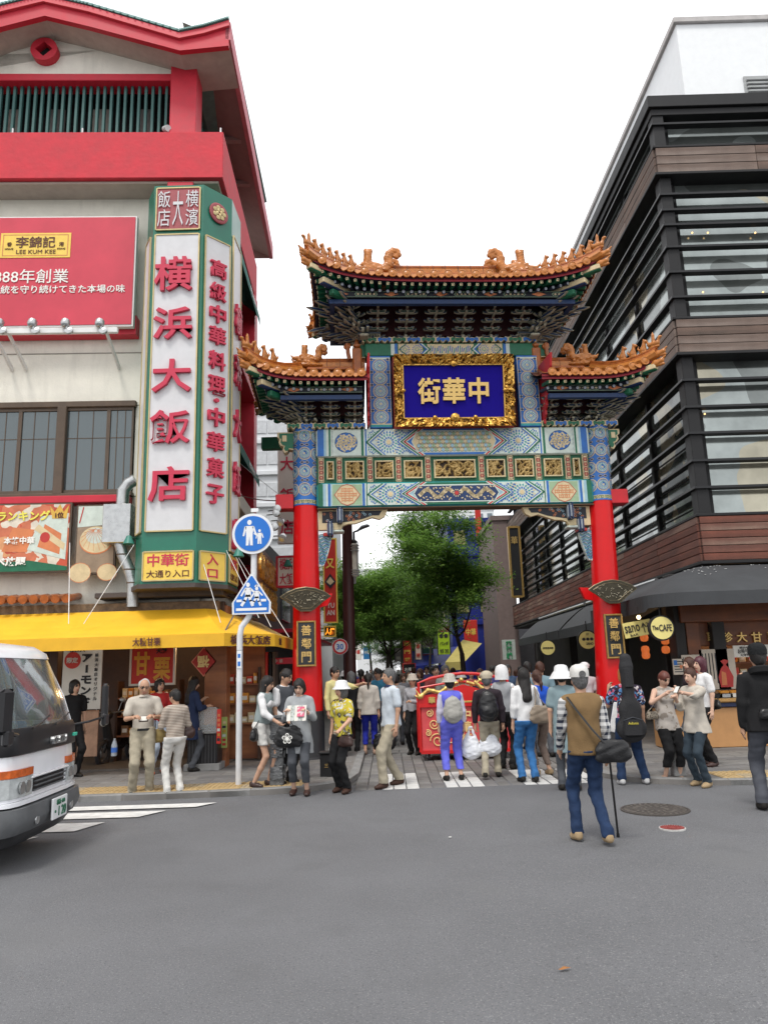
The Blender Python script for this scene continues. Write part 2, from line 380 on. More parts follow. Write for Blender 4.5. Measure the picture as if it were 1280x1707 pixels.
# pavements as raised blocks with rounded corners
LP = [(-40, 11.13), (-3.4, 11.15), (-1.75, 11.27), (-1.2, 11.42), (-.85, 11.7), (-.62, 12.15), (-.52, 12.8), (-.6, 60), (-40, 60)]
RP = [(40, 10.55), (5.6, 10.68), (4.3, 10.86), (3.75, 11.1), (3.35, 11.45), (3.12, 12.0), (3.05, 12.8), (3.5, 60), (40, 60)]
SWZ = .07
lp = MB().prism(LP[::-1], -.3, SWZ, 0, 'z').build('pavement', walk_m, kind='structure'); lp['label'] = 'grey pavement in front of the restaurant'
rp = MB().prism(RP, -.3, SWZ, 0, 'z').build('pavement', walk_m, kind='structure'); rp['label'] = 'grey pavement in front of the dark building'
def kerb(line, parent, side):
    """kerb stones along a line, each a block of its own"""
    pts = [Vector((x, y, 0)) for x, y in line]; st = .6; carry = 0; prev = pts[0]; L = []
    for a, c in zip(pts, pts[1:]):
        d = (c-a).length; t = carry
        while t < d: L.append((a+(c-a)*(t/d), (c-a).normalized())); t += st
        carry = t-d
    for (p, dr), (q, _) in zip(L, L[1:]):
        dd = (q-p); l = dd.length-.012; a = math.atan2(dd.y, dd.x); mid = (p+q)/2+Vector((-dd.y, dd.x, 0)).normalized()*.075*side
        if mid.y > 17: continue
        MB().bbox((0, 0, 0), (l, .15, .1), 0, .012).build('kerb_stone', kerb_m, parent, loc=(mid.x, mid.y, SWZ-.041+random.uniform(-.002, .002)), rz=a)
kerb([(-14, 11.12)]+LP[1:8], lp, 1); kerb([(13, 10.61)]+RP[1:8], rp, -1)
# ribbed ochre guide tiles along both kerbs
def tactile(x0, x1, yf, parent, rows, mm, skip=()):
    tm = MB(); tm.bbox((0, 0, 0), (.292, .292, .02), 0, .004)
    for k in range(4): tm.bbox((-.105+.07*k, 0, .012), (.03, .26, .01), 0, .003)
    meshes = [tm.mesh('guide_tile', m_) for m_ in mm]; x = x0
    while x < x1:
        for r_ in range(rows): inst('guide_tile', meshes[0 if random.random() < .75 else 1], parent, (x, yf(x)+.15+.298*r_, SWZ+.002+random.uniform(-.001, .002)))
        x += .298
tactile(-9.2, -1.35, lambda x: 11.34+(max(0, x+3.2)*.075), lp, 2, (tact_m, tact2_m))
tactile(4.75, 11.5, lambda x: 10.98, rp, 2, (tact2_m, tact_m))
# larger pavement slabs behind the guide tiles
def slabs(parent, x0, x1, y0, y1, sx, sy, z, ms, name='paving_slab', test=None, cap=280, bv=.008, pick=None):
    me = [MB().bbox((0, 0, 0), (sx-.014, sy-.014, .03), 0, bv).mesh(name, m_) for m_ in ms]; n = 0; j = 0; y = y0
    while y < y1-.01:
        x = x0+(.5*sx if j % 2 and not pick else 0)
        while x < x1:
            if (test is None or test(x, y)) and n < cap:
                k = pick(x, y) if pick else None
                inst(name, me[random.randrange(len(me)) if k is None else k], parent, (x, y, z+random.uniform(-.002, .002))); n += 1
            x += sx
        y += sy; j += 1
slabs(lp, -8.5, -.9, 12.3, 15.2, .6, .42, SWZ-.01, slab_ms, test=lambda x, y: x < -1.0)
slabs(rp, 3.7, 11, 11.75, 15.0, .6, .42, SWZ-.01, slab_ms, test=lambda x, y: x > 3.5)
# paved street through the gate: slabs near, jointed sheet beyond
street = MB(); street.bx(-.7, 3.6, 11.42, 120, -.06, -.012); street = street.build('street', joint_m, kind='structure')
wslab = mat('painted_slab', (.62, .62, .6), .75, var=.2, scale=6, bump=.25, bscale=80, dirt=.3)
WS = [(-.1, .47), (.86, 1.42), (1.83, 2.45), (2.75, 3.1)]
def inwhite(x, y): return y < 13.0 and any(a <= x < c for a, c in WS)
slabs(street, -.45, 3.15, 11.62, 16.3, .19, .4, -.012, slab_ms+[wslab], 'street_slab', cap=300, pick=lambda x, y: 4 if inwhite(x, y) else random.randrange(4))
far = MB()
for j in range(120):
    for i in range(10):
        y = 16.5+.62*j; x = -.45+.42*i+(.2 if j % 2 else 0); far.bbox((x, y, -.012), (.405, .6, .03), random.randrange(4), .008)
far.build('far_slabs', slab_ms, street, kind='stuff')
# painted crossing at the left, one bar each
def gp_poly(pts, z): return [tuple(G(px, py, 0))[:2]+(z,) for px, py in pts]
cross = [((362, 1338.7), (326, 1346), (118, 1348)), ((277, 1352), (230, 1363), (85, 1365)), ((175.5, 1371.7), (124, 1387), (60, 1389)), ((65, 1396), (0, 1413), (-70, 1415))]
for tr, brr, bl in cross:
    a, c = G(*tr), G(*brr); me = MB(); zz = .008
    me.add([(-13, a.y-.02, zz), (a.x, a.y, zz), (c.x, c.y, zz), (-13, c.y-.02, zz)], [(0, 3, 2, 1)])
    me.build('crossing_bar', white_m, kind='structure')
# manhole covers
def manhole(px, py, r, label, ms):
    p = G(px, py); t = thing('manhole_cover', label, 'manhole cover', (p.x, p.y, 0))
    MB().lathe([(r*1.06, -.02), (r*1.06, .009), (r*.99, .011), (r*.99, -.02)], n=40).build('ring_frame', ms[0], t)
    c = MB(); c.lathe([(r*.98, -.02), (r*.98, .008), (r*.02, .0085)], n=40, m=0)
    for k, rr in enumerate((.88, .62, .36)):
        n = (28, 20, 12)[k]
        for i in range(n):
            a = 2*PI*i/n; c.bbox((r*rr*math.cos(a), r*rr*math.sin(a), .011), (r*.16, r*.07, .006), 1, .002, RZ(a+(.5 if k % 2 else -.5)))
    c.build('lid', ms[1:], t); return t
iron = mat('cast_iron', (.085, .075, .068), .65, .3, var=.3, scale=12, bump=.3); iron2 = mat('worn_iron', (.15, .135, .12), .5, .4, var=.3, scale=20)
manhole(1091, 1350, .365, 'large round brown iron manhole cover in the asphalt', (iron, iron, iron2))
redlid = mat('red_lid', (.26, .05, .045), .7, var=.3, scale=30, dirt=.4); palering = mat('pale_ring', (.5, .49, .47), .7, var=.3, scale=20)
manhole(1120, 1381, .125, 'small red valve cover with a pale ring in the road', (palering, redlid, redlid))
p = G(930, 1619); lf = MB()
lf.add([(0, 0, .004), (.04, .013, .014), (.08, .004, .006), (.045, -.014, .01), (.016, -.012, .006)], [(0, 4, 3, 1), (1, 3, 2)])
tag(lf.build('dry_leaf', mat('leaf_brown', (.3, .13, .04), .8), loc=(p.x, p.y, .004), rz=.2), 'small dry brown leaf lying alone on the asphalt', 'leaf')
p = G(750, 1397); tag(MB().bbox((0, 0, .006), (.03, .02, .006), 0, .002, RZ(.6)).build('paper_scrap', white_m, loc=(p.x, p.y, .004)), 'tiny white scrap of paper on the road', 'litter')
# ================================================================ THE GATE
GX, GY, GA = 1.5, 15.2, 3.703
GF = Frame(GX, GY, GA)
gate = thing('ceremonial_gate', 'tall red and blue painted Chinese gate with orange tiled roofs across the street', 'gate', (GX, GY, 0), R(GA))
red = mat('gate_red', (.60, .006, .008), .34, var=.06, scale=3, spec=.25, coat=.12)
black = mat('gate_black', (.018, .018, .02), .45, var=.2)
PAL = dict(
 cream=mat('p_cream', (.62, .50, .30), .6, var=.15, scale=9), white=mat('p_white', (.55, .62, .56), .55, var=.14, scale=8),
 blue=mat('p_blue', (.022, .13, .42), .5, var=.2, scale=8), lblue=mat('p_lightblue', (.30, .47, .55), .55, var=.15, scale=8),
 teal=mat('p_teal', (.03, .26, .27), .5, var=.2, scale=8), green=mat('p_green', (.012, .13, .065), .5, var=.2, scale=8),
 dblue=mat('p_darkblue', (.012, .035, .11), .5, var=.2, scale=8), red=mat('p_red', (.45, .035, .03), .5, var=.15), dark=mat('p_dark', (.02, .022, .03), .6),
 orange=mat('p_orange', (.6, .2, .08), .6, var=.15), lgreen=mat('p_lightgreen', (.30, .42, .26), .6, var=.15, scale=8), gold=mat('p_gold', (.62, .38, .08), .35, .7, var=.2, scale=20))
PK = list(PAL); PM = [PAL[k] for k in PK]; PI_ = {k: i for i, k in enumerate(PK)}
class Paint:
    """flat painted ornament: polygons in (u,v), each layer a hair above the last"""
    def __init__(s, fn): s.fn = fn; s.b = MB(); s.lay = 0
    def poly(s, pts, c, l=1): s.b.add([s.fn(u, v, l*.0025) for u, v in pts], [tuple(range(len(pts)))], PI_[c]); return s
    def rect(s, u0, u1, v0, v1, c, l=1): return s.poly([(u0, v0), (u1, v0), (u1, v1), (u0, v1)], c, l)
    def line(s, pts, w, c, l=2, close=False):
        n = len(pts)
        for i in range(n if close else n-1):
            (a, b_), (c2, d) = pts[i], pts[(i+1) % n]; dx, dy = c2-a, d-b_; q = math.hypot(dx, dy) or 1; nx, ny = -dy/q*w/2, dx/q*w/2; ex, ey = dx/q*w*.3, dy/q*w*.3
            s.poly([(a-nx-ex, b_-ny-ey), (c2-nx+ex, d-ny+ey), (c2+nx+ex, d+ny+ey), (a+nx-ex, b_+ny-ey)], c, l)
        return s
    def disc(s, u, v, r, c, l=1, n=16, rv=None):
        return s.poly([(u+r*math.cos(2*PI*i/n), v+(rv or r)*math.sin(2*PI*i/n)) for i in range(n)], c, l)
    def ring(s, u, v, r0, r1, c, l=2, n=20, clip=None):
        for i in range(n):
            a, b_ = 2*PI*i/n, 2*PI*(i+1)/n; s.poly([(u+r0*math.cos(a), v+r0*math.sin(a)), (u+r1*math.cos(a), v+r1*math.sin(a)), (u+r1*math.cos(b_), v+r1*math.sin(b_)), (u+r0*math.cos(b_), v+r0*math.sin(b_))], c, l)
        return s
    def petals(s, u, v, r0, r1, n, w, c, l=3, off=0, clip=None):
        for i in range(n):
            a = 2*PI*(i+off)/n; ca, sa = math.cos(a), math.sin(a); rm = (r0+r1)/2
            pts = [(r0, 0), (rm, w/2), (r1, 0), (rm, -w/2)]; P = [(u+x*ca-y*sa, v+x*sa+y*ca) for x, y in pts]
            if clip and not all(clip(*q) for q in P): continue
            s.poly(P, c, l)
        return s
    def rosette(s, u, v, R_, l=1, clip=None, bgc='white'):
        if not clip: s.disc(u, v, R_, 'cream', l, 20).disc(u, v, R_*.93, 'blue', l+1, 20).disc(u, v, R_*.84, bgc, l+2, 20)
        s.petals(u, v, R_*.62, R_*.84, 20, R_*.14, 'blue', l+3, 0, clip).petals(u, v, R_*.42, R_*.66, 14, R_*.15, 'teal', l+4, .5, clip)
        s.petals(u, v, R_*.22, R_*.46, 10, R_*.16, 'blue', l+5, 0, clip)
        if not clip or clip(u, v): s.disc(u, v, R_*.15, 'cream', l+6, 10)
        return s
    def build(s, name, parent, **k): return s.b.build(name, PM, parent, **k)
def flat(x0, y, z0, sx=1): return lambda u, v, l: (x0+u*sx, y-l, z0+v)
def fret(P, u0, u1, v0, v1, l=2):
    P.rect(u0, u1, v0, v1, 'cream', l); h = v1-v0; n = max(1, round((u1-u0)/h)); w = (u1-u0)/n; t = h*.13
    for i in range(n):
        a = u0+i*w+w*.12; b_ = a+w*.76
        P.line([(a, v0+h*.2), (a, v1-h*.2), (b_, v1-h*.2), (b_, v0+h*.25), (a+w*.28, v0+h*.25), (a+w*.28, v0+h*.55), (a+w*.5, v0+h*.55)], t, 'green', l+1)
# ---- columns
def column(sg):
    xb, xt = (-3.085, -3.095) if sg < 0 else (2.91, 3.11)
    def cx(z): return xb+(xt-xb)*z/6.6
    prof = [(.30, .95), (.275, 2.4), (.258, 4.0), (.245, 4.99)]
    sh = Matrix.Identity(4); sh[0][2] = (xt-xb)/6.6
    m = MB().lathe(prof, n=40); v0 = len(m.v); o = m.build('column', red, gate, True, loc=(xb, 0, 0)); 
    for v in o.data.vertices: v.co.x += (xt-xb)/6.6*v.co.z
    MB().lathe([(.36, 0), (.36, .06), (.33, .1), (.322, .12), (.318, .9), (.31, .95), (.28, .952)], n=32).build('column_base', black, o, True)
    band = MB().lathe([(.252, 4.99), (.252, 5.01), (.246, 5.03), (.246, 6.56), (.252, 6.58), (.252, 6.62)], n=40); band.v = [(x+(xt-xb)/6.6*z, y, z) for x, y, z in band.v]
    bo = band.build('painted_shaft', PAL['blue'], o, True)
    rr = .2475; C0 = (xt-xb)/6.6
    def mp(u, v, l): a = u/rr; r_ = rr+l; return (math.sin(a)*r_+C0*v, -math.cos(a)*r_, v)
    P = Paint(mp)
    for k in range(-3, 4):
        uc = k*.259
        for q in range(4):
            zc = 5.12+.195+q*.375; P.rosette(uc, zc, .122)
            P.ring(uc, zc, .128, .14, 'cream', 1, 16)
            if q < 3:
                zz = zc+.1875; P.petals(uc, zz, .0, .1, 2, .07, 'cream', 2, 0).petals(uc, zz, .012, .09, 2, .05, 'dblue', 3, 0)
    for k in range(-7, 7): fret(P, k*.111, k*.111+.111, 5.02, 5.1); fret(P, k*.111, k*.111+.111, 6.47, 6.55)
    P.build('painted_rosettes', bo, kind='stuff')
    return o, cx
colL, cxl = column(-1); colR, cxr = column(1)
bronze = mat('bronze', (.055, .048, .032), .5, .6, var=.4, scale=25); brass = mat('brass_trim', (.42, .27, .09), .4, .7, var=.25, scale=18)
plq_black = mat('plaque_black', (.012, .014, .018), .35, coat=.3); gold_txt = mat('gold_letter', (.68, .46, .16), .35, .5, var=.2, scale=30)
for o, cx, zc in ((colL, cxl, 2.225), (colR, cxr, 2.2)):
    x0 = cx(zc)-o.location.x
    pl = thing('name_plaque', '', ''); del pl['label'], pl['category']; pl.parent = o; pl.location = (x0, -.325, zc)
    MB().bbox((0, 0, 0), (.31, .04, .80), 0, .006).build('plaque_board', plq_black, pl)
    fr = MB()
    for s_ in (-1, 1): fr.bbox((s_*.17, -.012, 0), (.032, .06, .87), 0, .006); fr.bbox((0, -.012, s_*.418), (.31, .06, .032), 0, .006)
    fr.build('plaque_frame', brass, pl)
    for i, ch in enumerate('善鄰門'): text(ch, gold_txt, pl, (0, -.026, .255-.255*i), h=.2, w=.19, depth=.012, bold=.012)
    # bronze fan shaped grille on a red bracket
    zf = 3.08; x1 = cx(zf)-o.location.x; pts = [(-.49, .045), (-.36, .13), (-.18, .2), (0, .225), (.18, .2), (.36, .13), (.49, .045), (.33, -.06), (.16, -.2), (.1, -.235), (-.1, -.235), (-.16, -.2), (-.33, -.06)]
    fo = MB().prism(pts, -.012, .012).build('fan_grille', bronze, o, loc=(x1, -.40, zf))
    rim = MB(); pp = [Vector((a, 0, b_)) for a, b_ in pts]; rim.tube(pp+[pp[0]], .013, 6); rim.tube([Vector((a*.82, -.012, b_*.78)) for a, b_ in pts]+[Vector((pts[0][0]*.82, -.012, pts[0][1]*.78))], .006, 5)
    for i in range(46):
        a = random.uniform(-.38, .38); b_ = random.uniform(-.14, .13)
        if abs(a)/.47+abs(b_)/.24 > .98: continue
        q = random.uniform(0, PI); dx, dz = math.cos(q)*.025, math.sin(q)*.018
        rim.tube([(a-dx, -.014, b_-dz), (a+dz*.6, -.022, b_+dx*.4), (a+dx, -.014, b_+dz)], [.004, .008, .004], 5, 1)
    rim.build('grille_relief', [mat('bronze_edge', (.16, .13, .08), .4, .7, var=.3, scale=20), mat('bronze_light', (.36, .33, .25), .4, .5, var=.3)], fo)
    MB().prism([(-.1, -.3), (.1, -.3), (.05, -.5), (-.05, -.5)][::-1], -.12, .06, ax='z').build('grille_bracket', red, o, loc=(x1, .1, zf-.02))
    w_ = MB(); s_ = 1 if o is colL else -1
    w_.prism([(s_*.25, .12), (s_*.25, -.14), (s_*.42, -.1), (s_*.52, .14)][::(-1 if s_ > 0 else 1)], .05, .16); w_.build('side_fin', red, o, loc=(x1, 0, zf))
    st = -1 if o is colL else 1
    MB().bbox((st*.42, 0, 5.08), (.36, .34, .30), 0, .01).build('tie_beam_end', mat('stub_red', (.5, .012, .02), .45), o, loc=(x1, 0, 0))
    P = [(.24, 6.18), (.34, 6.2), (.36, 6.14), (.42, 6.12), (.46, 6.18), (.43, 6.25), (.50, 6.28), (.54, 6.34), (.52, 6.42), (.57, 6.46), (.57, 6.56), (.24, 6.56)]
    for sc, y0, y1, mm in ((1, -.11, .11, 'cream'), (.86, -.125, .125, 'green')):
        q = [(st*(.24+(a-.24)*sc)+x1, 6.37+(z-6.37)*sc) for a, z in P]
        MB().prism(q if st < 0 else q[::-1], y0, y1).build('beam_scroll_end' if sc == 1 else 'scroll_face', PAL[mm], o)
    MB().bbox((x1+st*.42, -.13, 6.42), (.09, .02, .13), 0, .004).build('scroll_face', PAL['cream'], o)
# ---- beams with painted ornament on both faces
def beam_obj(name, x0, x1, z0, z1, dy, m, bv=.035): return MB().bbox(((x0+x1)/2, 0, (z0+z1)/2), (x1-x0, dy*2, z1-z0), 0, bv).build(name, m, gate)
def stripes(P, u, h, seq, s_):
    for c, w in seq: P.rect(min(u, u+s_*w), max(u, u+s_*w), 0, h, c, 1); u += s_*w
def chev(P, u, h, s_, seq, l=3):
    """nested arrow heads pointing along s_"""
    for c, w in seq:
        k = h*.62; P.poly([(u, 0), (u+s_*k, h/2), (u, h), (u-s_*w, h), (u+s_*(k-w), h/2), (u-s_*w, 0)], c, l); u -= s_*w
def beam_paint(host, z0, h, y, kind, back=False):
    fy = (lambda u, v, l: (u, -y-l, z0+v)) if not back else (lambda u, v, l: (-u, y+l, z0+v))
    P = Paint(fy); P.rect(-2.82, 2.82, .02, h-.02, 'white', .4)
    for s_ in (-1, 1):
        up = kind == 'upper'
        stripes(P, s_*2.83, h, [('blue' if up else 'green', .12 if up else .07), ('lblue', .05), ('white', .05), ('blue' if not up else 'green', .04), ('white', .03)], s_)if False else None
        u = s_*2.83
        for c, w in ([('blue', .13), ('lblue', .05), ('white', .05), ('green', .04), ('white', .03)] if up else [('green', .1), ('lblue', .06), ('white', .04), ('blue', .05), ('lblue', .03)]):
            P.rect(min(u, u-s_*w), max(u, u-s_*w), .012, h-.012, c, 1); u -= s_*w
        pc = s_*2.24; P.rect(pc-.3, pc+.3, .03, h-.03, 'white' if up else 'lgreen', 1)
        if up:
            P.disc(pc, h/2, .235, 'dblue', 2, 16, rv=.22).disc(pc, h/2, .222, 'blue', 3, 16, rv=.207)
            rnd = random.Random(5)
            for i in range(30):
                a = i*2.4; r0 = .20*math.sqrt(i/30); x, v = pc+r0*math.cos(a), h/2+r0*.9*math.sin(a); q = a+1.3; dx, dv = .042*math.cos(q), .036*math.sin(q)
                P.line([(x-dx, v-dv), (x+dv*.6, v+dx*.5), (x+dx, v+dv)], .036, 'cream', 4+(i % 3)*.4)
            for i in range(-2, 3):
                for j in (-1, 1): P.line([(pc+s_*.27, h/2+i*.1), (pc+s_*.29, h/2+i*.1+.05)], .006, 'lblue', 2)
        else:
            dm = [(pc-.26, h/2), (pc-.12, h*.86), (pc, h*.95), (pc+.12, h*.86), (pc+.26, h/2), (pc+.12, h*.14), (pc, h*.05), (pc-.12, h*.14)]
            P.poly(dm, 'cream', 2); P.line(dm, .012, 'red', 3, True)
            for i in range(5):
                for j in range(3):
                    x, v = pc-.16+.08*i, h/2-.1+.1*j
                    if abs(x-pc)/.24+abs(v-h/2)/.26 < .95: P.ring(x, v, .02, .034, 'orange', 3, 8).petals(x, v, .032, .055, 4, .03, 'orange', 4, .5)
        u = s_*1.93
        for c, w in ([('green', .05), ('white', .03), ('blue', .03)] if up else [('blue', .05), ('white', .03), ('green', .02)]):
            P.rect(min(u, u-s_*w), max(u, u-s_*w), .012, h-.012, c, 2); u -= s_*w
        # diamond field with rosettes
        ua, ub = s_*1.80, s_*.86; lo, hi = min(ua, ub), max(ua, ub)
        P.rect(lo, hi, .02, h-.02, 'white', .8)
        cl = lambda x, v: lo+.01 < x < hi-.01 and .03 < v < h-.03
        uc = s_*1.36
        for (x, v, rr) in ((uc, h/2, .25), (s_*1.0, .02, .24), (s_*1.0, h-.02, .24), (s_*1.75, .02, .2), (s_*1.75, h-.02, .2)):
            P.petals(x, v, rr*.72, rr*1.0, 22, rr*.13, 'blue', 3, 0, cl).petals(x, v, rr*.5, rr*.74, 16, rr*.15, 'teal', 3.5, .5, cl).petals(x, v, rr*.26, rr*.5, 12, rr*.15, 'blue', 4, 0, cl).petals(x, v, rr*.9, rr*1.14, 22, rr*.1, 'cream', 2.5, .5, cl)
            if cl(x, v): P.disc(x, v, rr*.2, 'cream', 5, 10)
        k = .3
        P.line([(s_*1.82, h/2), (s_*(1.82-k), h-.03)], .03, 'green', 5).line([(s_*1.82, h/2), (s_*(1.82-k), .03)], .03, 'green', 5)
        P.line([(s_*1.78, h/2), (s_*(1.78-k), h-.03)], .022, 'white', 5.5).line([(s_*1.78, h/2), (s_*(1.78-k), .03)], .022, 'white', 5.5)
        P.line([(s_*1.745, h/2), (s_*(1.745-k), h-.03)], .02, 'blue', 5).line([(s_*1.745, h/2), (s_*(1.745-k), .03)], .02, 'blue', 5)
        for i, (c, w) in enumerate([('blue', .03), ('white', .028), ('green', .035), ('white', .02), ('red', .04), ('white', .02)]):
            off = .035*i; P.line([(s_*(.92-.12-off), .015), (s_*(1.17-off), h/2)], w, c, 6+i*.2).line([(s_*(.92-.12-off), h-.015), (s_*(1.17-off), h/2)], w, c, 6+i*.2)
        P.poly([(s_*.84, .02), (s_*1.02, h/2), (s_*.84, h-.02), (s_*.7, h-.02), (s_*.7, .02)][::int(s_)], 'blue' if up else 'lblue', 5.2)
    ct = [(-.88, h/2), (-.78, h*.84), (.78, h*.84), (.88, h/2), (.78, h*.14), (-.78, h*.14)]
    P.rect(-.74, .74, .015, h-.015, 'blue' if up else 'green', 5.0)
    P.rect(-.82, .82, .06, h-.06, 'white', 6); P.poly(ct, 'cream' if up else 'dblue', 7); P.line(ct, .02, 'white', 8, True)
    if up:
        j = 0; v = h*.22
        for j in range(5):
            for i in range(-10, 11):
                x = i*.078+(.039 if j % 2 else 0); v = h*.2+j*h*.145
                if abs(x) < .76: P.disc(x, v, .043, 'dark', 8.5, 6, rv=.05).disc(x, v, .036, ('lblue', 'lgreen', 'cream')[(i+j) % 3], 9, 6, rv=.042); P.disc(x+.039, v, .011, 'white', 10, 6)
    else:
        for s_ in (-1, 1):
            pts = [(s_*(.1+.66*t), h/2+.085*math.sin(t*9.5+.5)*(1-.2*t)) for t in [i/26 for i in range(27)]]
            P.line(pts, .075, 'cream', 9)
            for i in range(34):
                t = i/34; x = s_*(.08+.7*t); v = h/2+.13*math.sin(i*2.7); P.line([(x, v), (x+.03*math.cos(i*1.9), v+.025*math.sin(i*2.9))], .022, 'cream', 9.3)
        P.disc(0, h/2, .045, 'red', 9.6, 10); P.petals(0, h/2, .05, .09, 10, .03, 'cream', 9.2)
    P.build('painted_ornament', host, kind='stuff')
ub = beam_obj('upper_beam', -2.86, 2.88, 6.0, 6.6, .19, PAL['white']); beam_paint(ub, 6.0, .6, .19, 'upper'); beam_paint(ub, 6.0, .6, .19, 'upper', True)
lb = beam_obj('lower_beam', -2.86, 2.88, 4.93, 5.45, .2, PAL['teal'], .05); beam_paint(lb, 4.945, .49, .2, 'lower'); beam_paint(lb, 4.945, .49, .2, 'lower', True)
MB().bx(-2.85, 2.86, -.18, .18, 4.905, 4.928).build('beam_soffit', mat('soffit_brown', (.12, .075, .04), .7), lb)
# frieze of carved panels between posts
fz = MB().bx(-2.86, 2.88, -.09, .09, 5.452, 5.998).build('frieze', PAL['green'], gate)
gold_c = mat('carved_gold', (.40, .27, .10), .45, .4, var=.35, scale=25); gold_d = mat('carved_dark', (.035, .02, .012), .7); pinkc = mat('carved_red', (.3, .05, .03), .5)
def relief(nx, nz, w, h, dep, seed, k=1.0):
    """height field of curling ridges: gold on the ridges, dark in the hollows"""
    r = np.random.default_rng(seed); X, Z = np.meshgrid(np.linspace(-w/2, w/2, nx), np.linspace(-h/2, h/2, nz)); Hh = np.zeros_like(X)
    for i in range(int(16*k*max(w, h)/min(w, h))+6):
        cx, cz = r.uniform(-w/2, w/2), r.uniform(-h/2, h/2); a0 = r.uniform(0, 6.28); rr = r.uniform(.16, .34)*min(w, h); sg = r.choice([-1, 1]); turns = r.uniform(2.5, 5)
        for t in np.linspace(0, 1, 16):
            q = rr*(1-.75*t); x, z = cx+q*math.cos(a0+sg*turns*t), cz+q*math.sin(a0+sg*turns*t)
            Hh = np.maximum(Hh, np.exp(-((X-x)**2+(Z-z)**2)/(2*(.045*min(w, h)*(1.3-.6*t))**2)))
    return X, Z, Hh*dep
def relief_mb(nx, nz, w, h, dep, seed, thr=.35, k=1.0):
    X, Z, Hh = relief(nx, nz, w, h, dep, seed, k); b = MB(); vs = [(X[j, i], -Hh[j, i], Z[j, i]) for j in range(nz) for i in range(nx)]; fs = []; ms = []
    for j in range(nz-1):
        for i in range(nx-1):
            fs.append((j*nx+i, j*nx+i+1, (j+1)*nx+i+1, (j+1)*nx+i)); q = (Hh[j, i]+Hh[j+1, i+1])/2; ms.append(0 if q > thr*dep else 1)
    b.add(vs, fs, ms); return b
postm = MB(); postm.bbox((0, 0, 0), (.115, .07, .535), 0, .008)
PP = Paint(flat(0, -.036, 0)); PP.line([(-.04, -.24), (.04, -.24), (.04, .24), (-.04, .24)], .009, 'dark', 1, True)
for q in (-.16, -.05, .05, .16): PP.petals(0, q, .008, .055, 6, .028, 'red', 2).ring(0, q, .034, .04, 'dark', 2.5, 8)
postm.add(PP.b.v, PP.b.f, [1+i for i in PP.b.m]); pm = postm.mesh('frieze_post', [PAL['cream']]+PM)
for x in (.56, 1.17, 1.76, 2.39, 2.76):
    for s_ in (-1, 1):
        for sy in (-1, 1): inst('frieze_post', pm, fz, (s_*x, sy*.12, 5.725), rz=0 if sy < 0 else PI)
def carved(xc, w, h, seed):
    for sy in (-1, 1):
        t = MB()
        for s_ in (-1, 1): t.bbox((s_*w/2, -.02, 0), (.028, .07, h+.03), 0, .006); t.bbox((0, -.02, s_*h/2), (w-.03, .07, .028), 0, .006)
        o = t.build('carved_panel', PAL['cream'], fz, loc=(xc, sy*.1, 5.725), rz=0 if sy < 0 else PI)
        if sy < 0: relief_mb(int(w/.0095), int(h/.0095), w, h, .055, seed, .42).build('carving', [gold_c, gold_d], o, True)
        else: relief_mb(12, 12, w, h, .05, seed).build('carving', [gold_c, gold_d], o)
carved(0, .84, .37, 11)
for i, x in enumerate((.865, 1.465, 2.075)): carved(x, .36, .36, 20+i); carved(-x, .36, .36, 30+i)
for s_ in (-1, 1): carved(s_*2.575, .12, .36, 40+s_)
# ---- wavy painted cornice
def cornice(x0, x1, z, y, parent, n):
    w = (x1-x0)/n
    for i in range(n):
        xa = x0+i*w; c = 'blue' if i % 2 else 'green'
        pts = [(0, .0), (w*.12, -.01), (w*.2, .03), (w*.34, .035), (w*.4, .0), (w*.5, -.02), (w*.6, .0), (w*.66, .035), (w*.8, .03), (w*.88, -.01), (w, 0), (w, .1), (w*.82, .12), (w*.7, .085), (w*.5, .1), (w*.3, .085), (w*.18, .12), (0, .1)]
        MB().prism([(xa+a, z+b_) for a, b_ in pts], -y, y).build('cornice_wave', PAL['cream'], parent)
        MB().prism([(xa+w/2+(a-w/2)*.88, z+.05+(b_-.05)*.74) for a, b_ in pts], -y-.006, y+.006).build('cornice_wave', PAL[c], parent)
cornice(-3.45, -1.83, 6.6, .26, gate, 6); cornice(1.87, 3.5, 6.6, .26, gate, 6)
# ---- upper storey: two square posts, top beam, signboard
tb = MB().bbox((.03, 0, 8.35), (3.66, .4, .3), 0, .02).build('top_beam', PAL['green'], gate)
P = Paint(flat(.03, -.2, 8.2)); 
for s_ in (-1, 1):
    P.rect(min(s_*1.28, s_*1.2), max(s_*1.28, s_*1.2), .02, .28, 'white', 1).rect(min(s_*1.2, s_*1.14), max(s_*1.2, s_*1.14), .02, .28, 'blue', 1)
    lo, hi = (s_*1.12, s_*.6) if s_ < 0 else (s_*.6, s_*1.12); P.rect(lo, hi, .02, .28, 'cream', 1)
    for x in (.72, .98): P.petals(s_*x, .15, .06, .12, 14, .02, 'blue', 2).petals(s_*x, .15, .02, .06, 8, .02, 'teal', 2).disc(s_*x, .15, .02, 'cream', 3, 8)
    for i, c in enumerate(('blue', 'white', 'green')): P.line([(s_*(.66-.04*i), .02), (s_*(.52-.04*i), .15), (s_*(.66-.04*i), .28)], .025, c, 4)
    P.line([(s_*1.1, .15), (s_*.96, .27)], .02, 'green', 4).line([(s_*1.1, .15), (s_*.96, .03)], .02, 'green', 4)
P.rect(-.5, .5, .03, .27, 'cream', 2)
for i in range(22): P.line([(-.44+.042*i, .08+.03*math.sin(i*2.)), (-.42+.042*i, .2+.03*math.cos(i*1.3))], .02, 'blue' if i % 3 else 'teal', 3)
P.build('painted_ornament', tb, kind='stuff')
cornice(-1.85, 1.9, 8.5, .26, tb, 12)
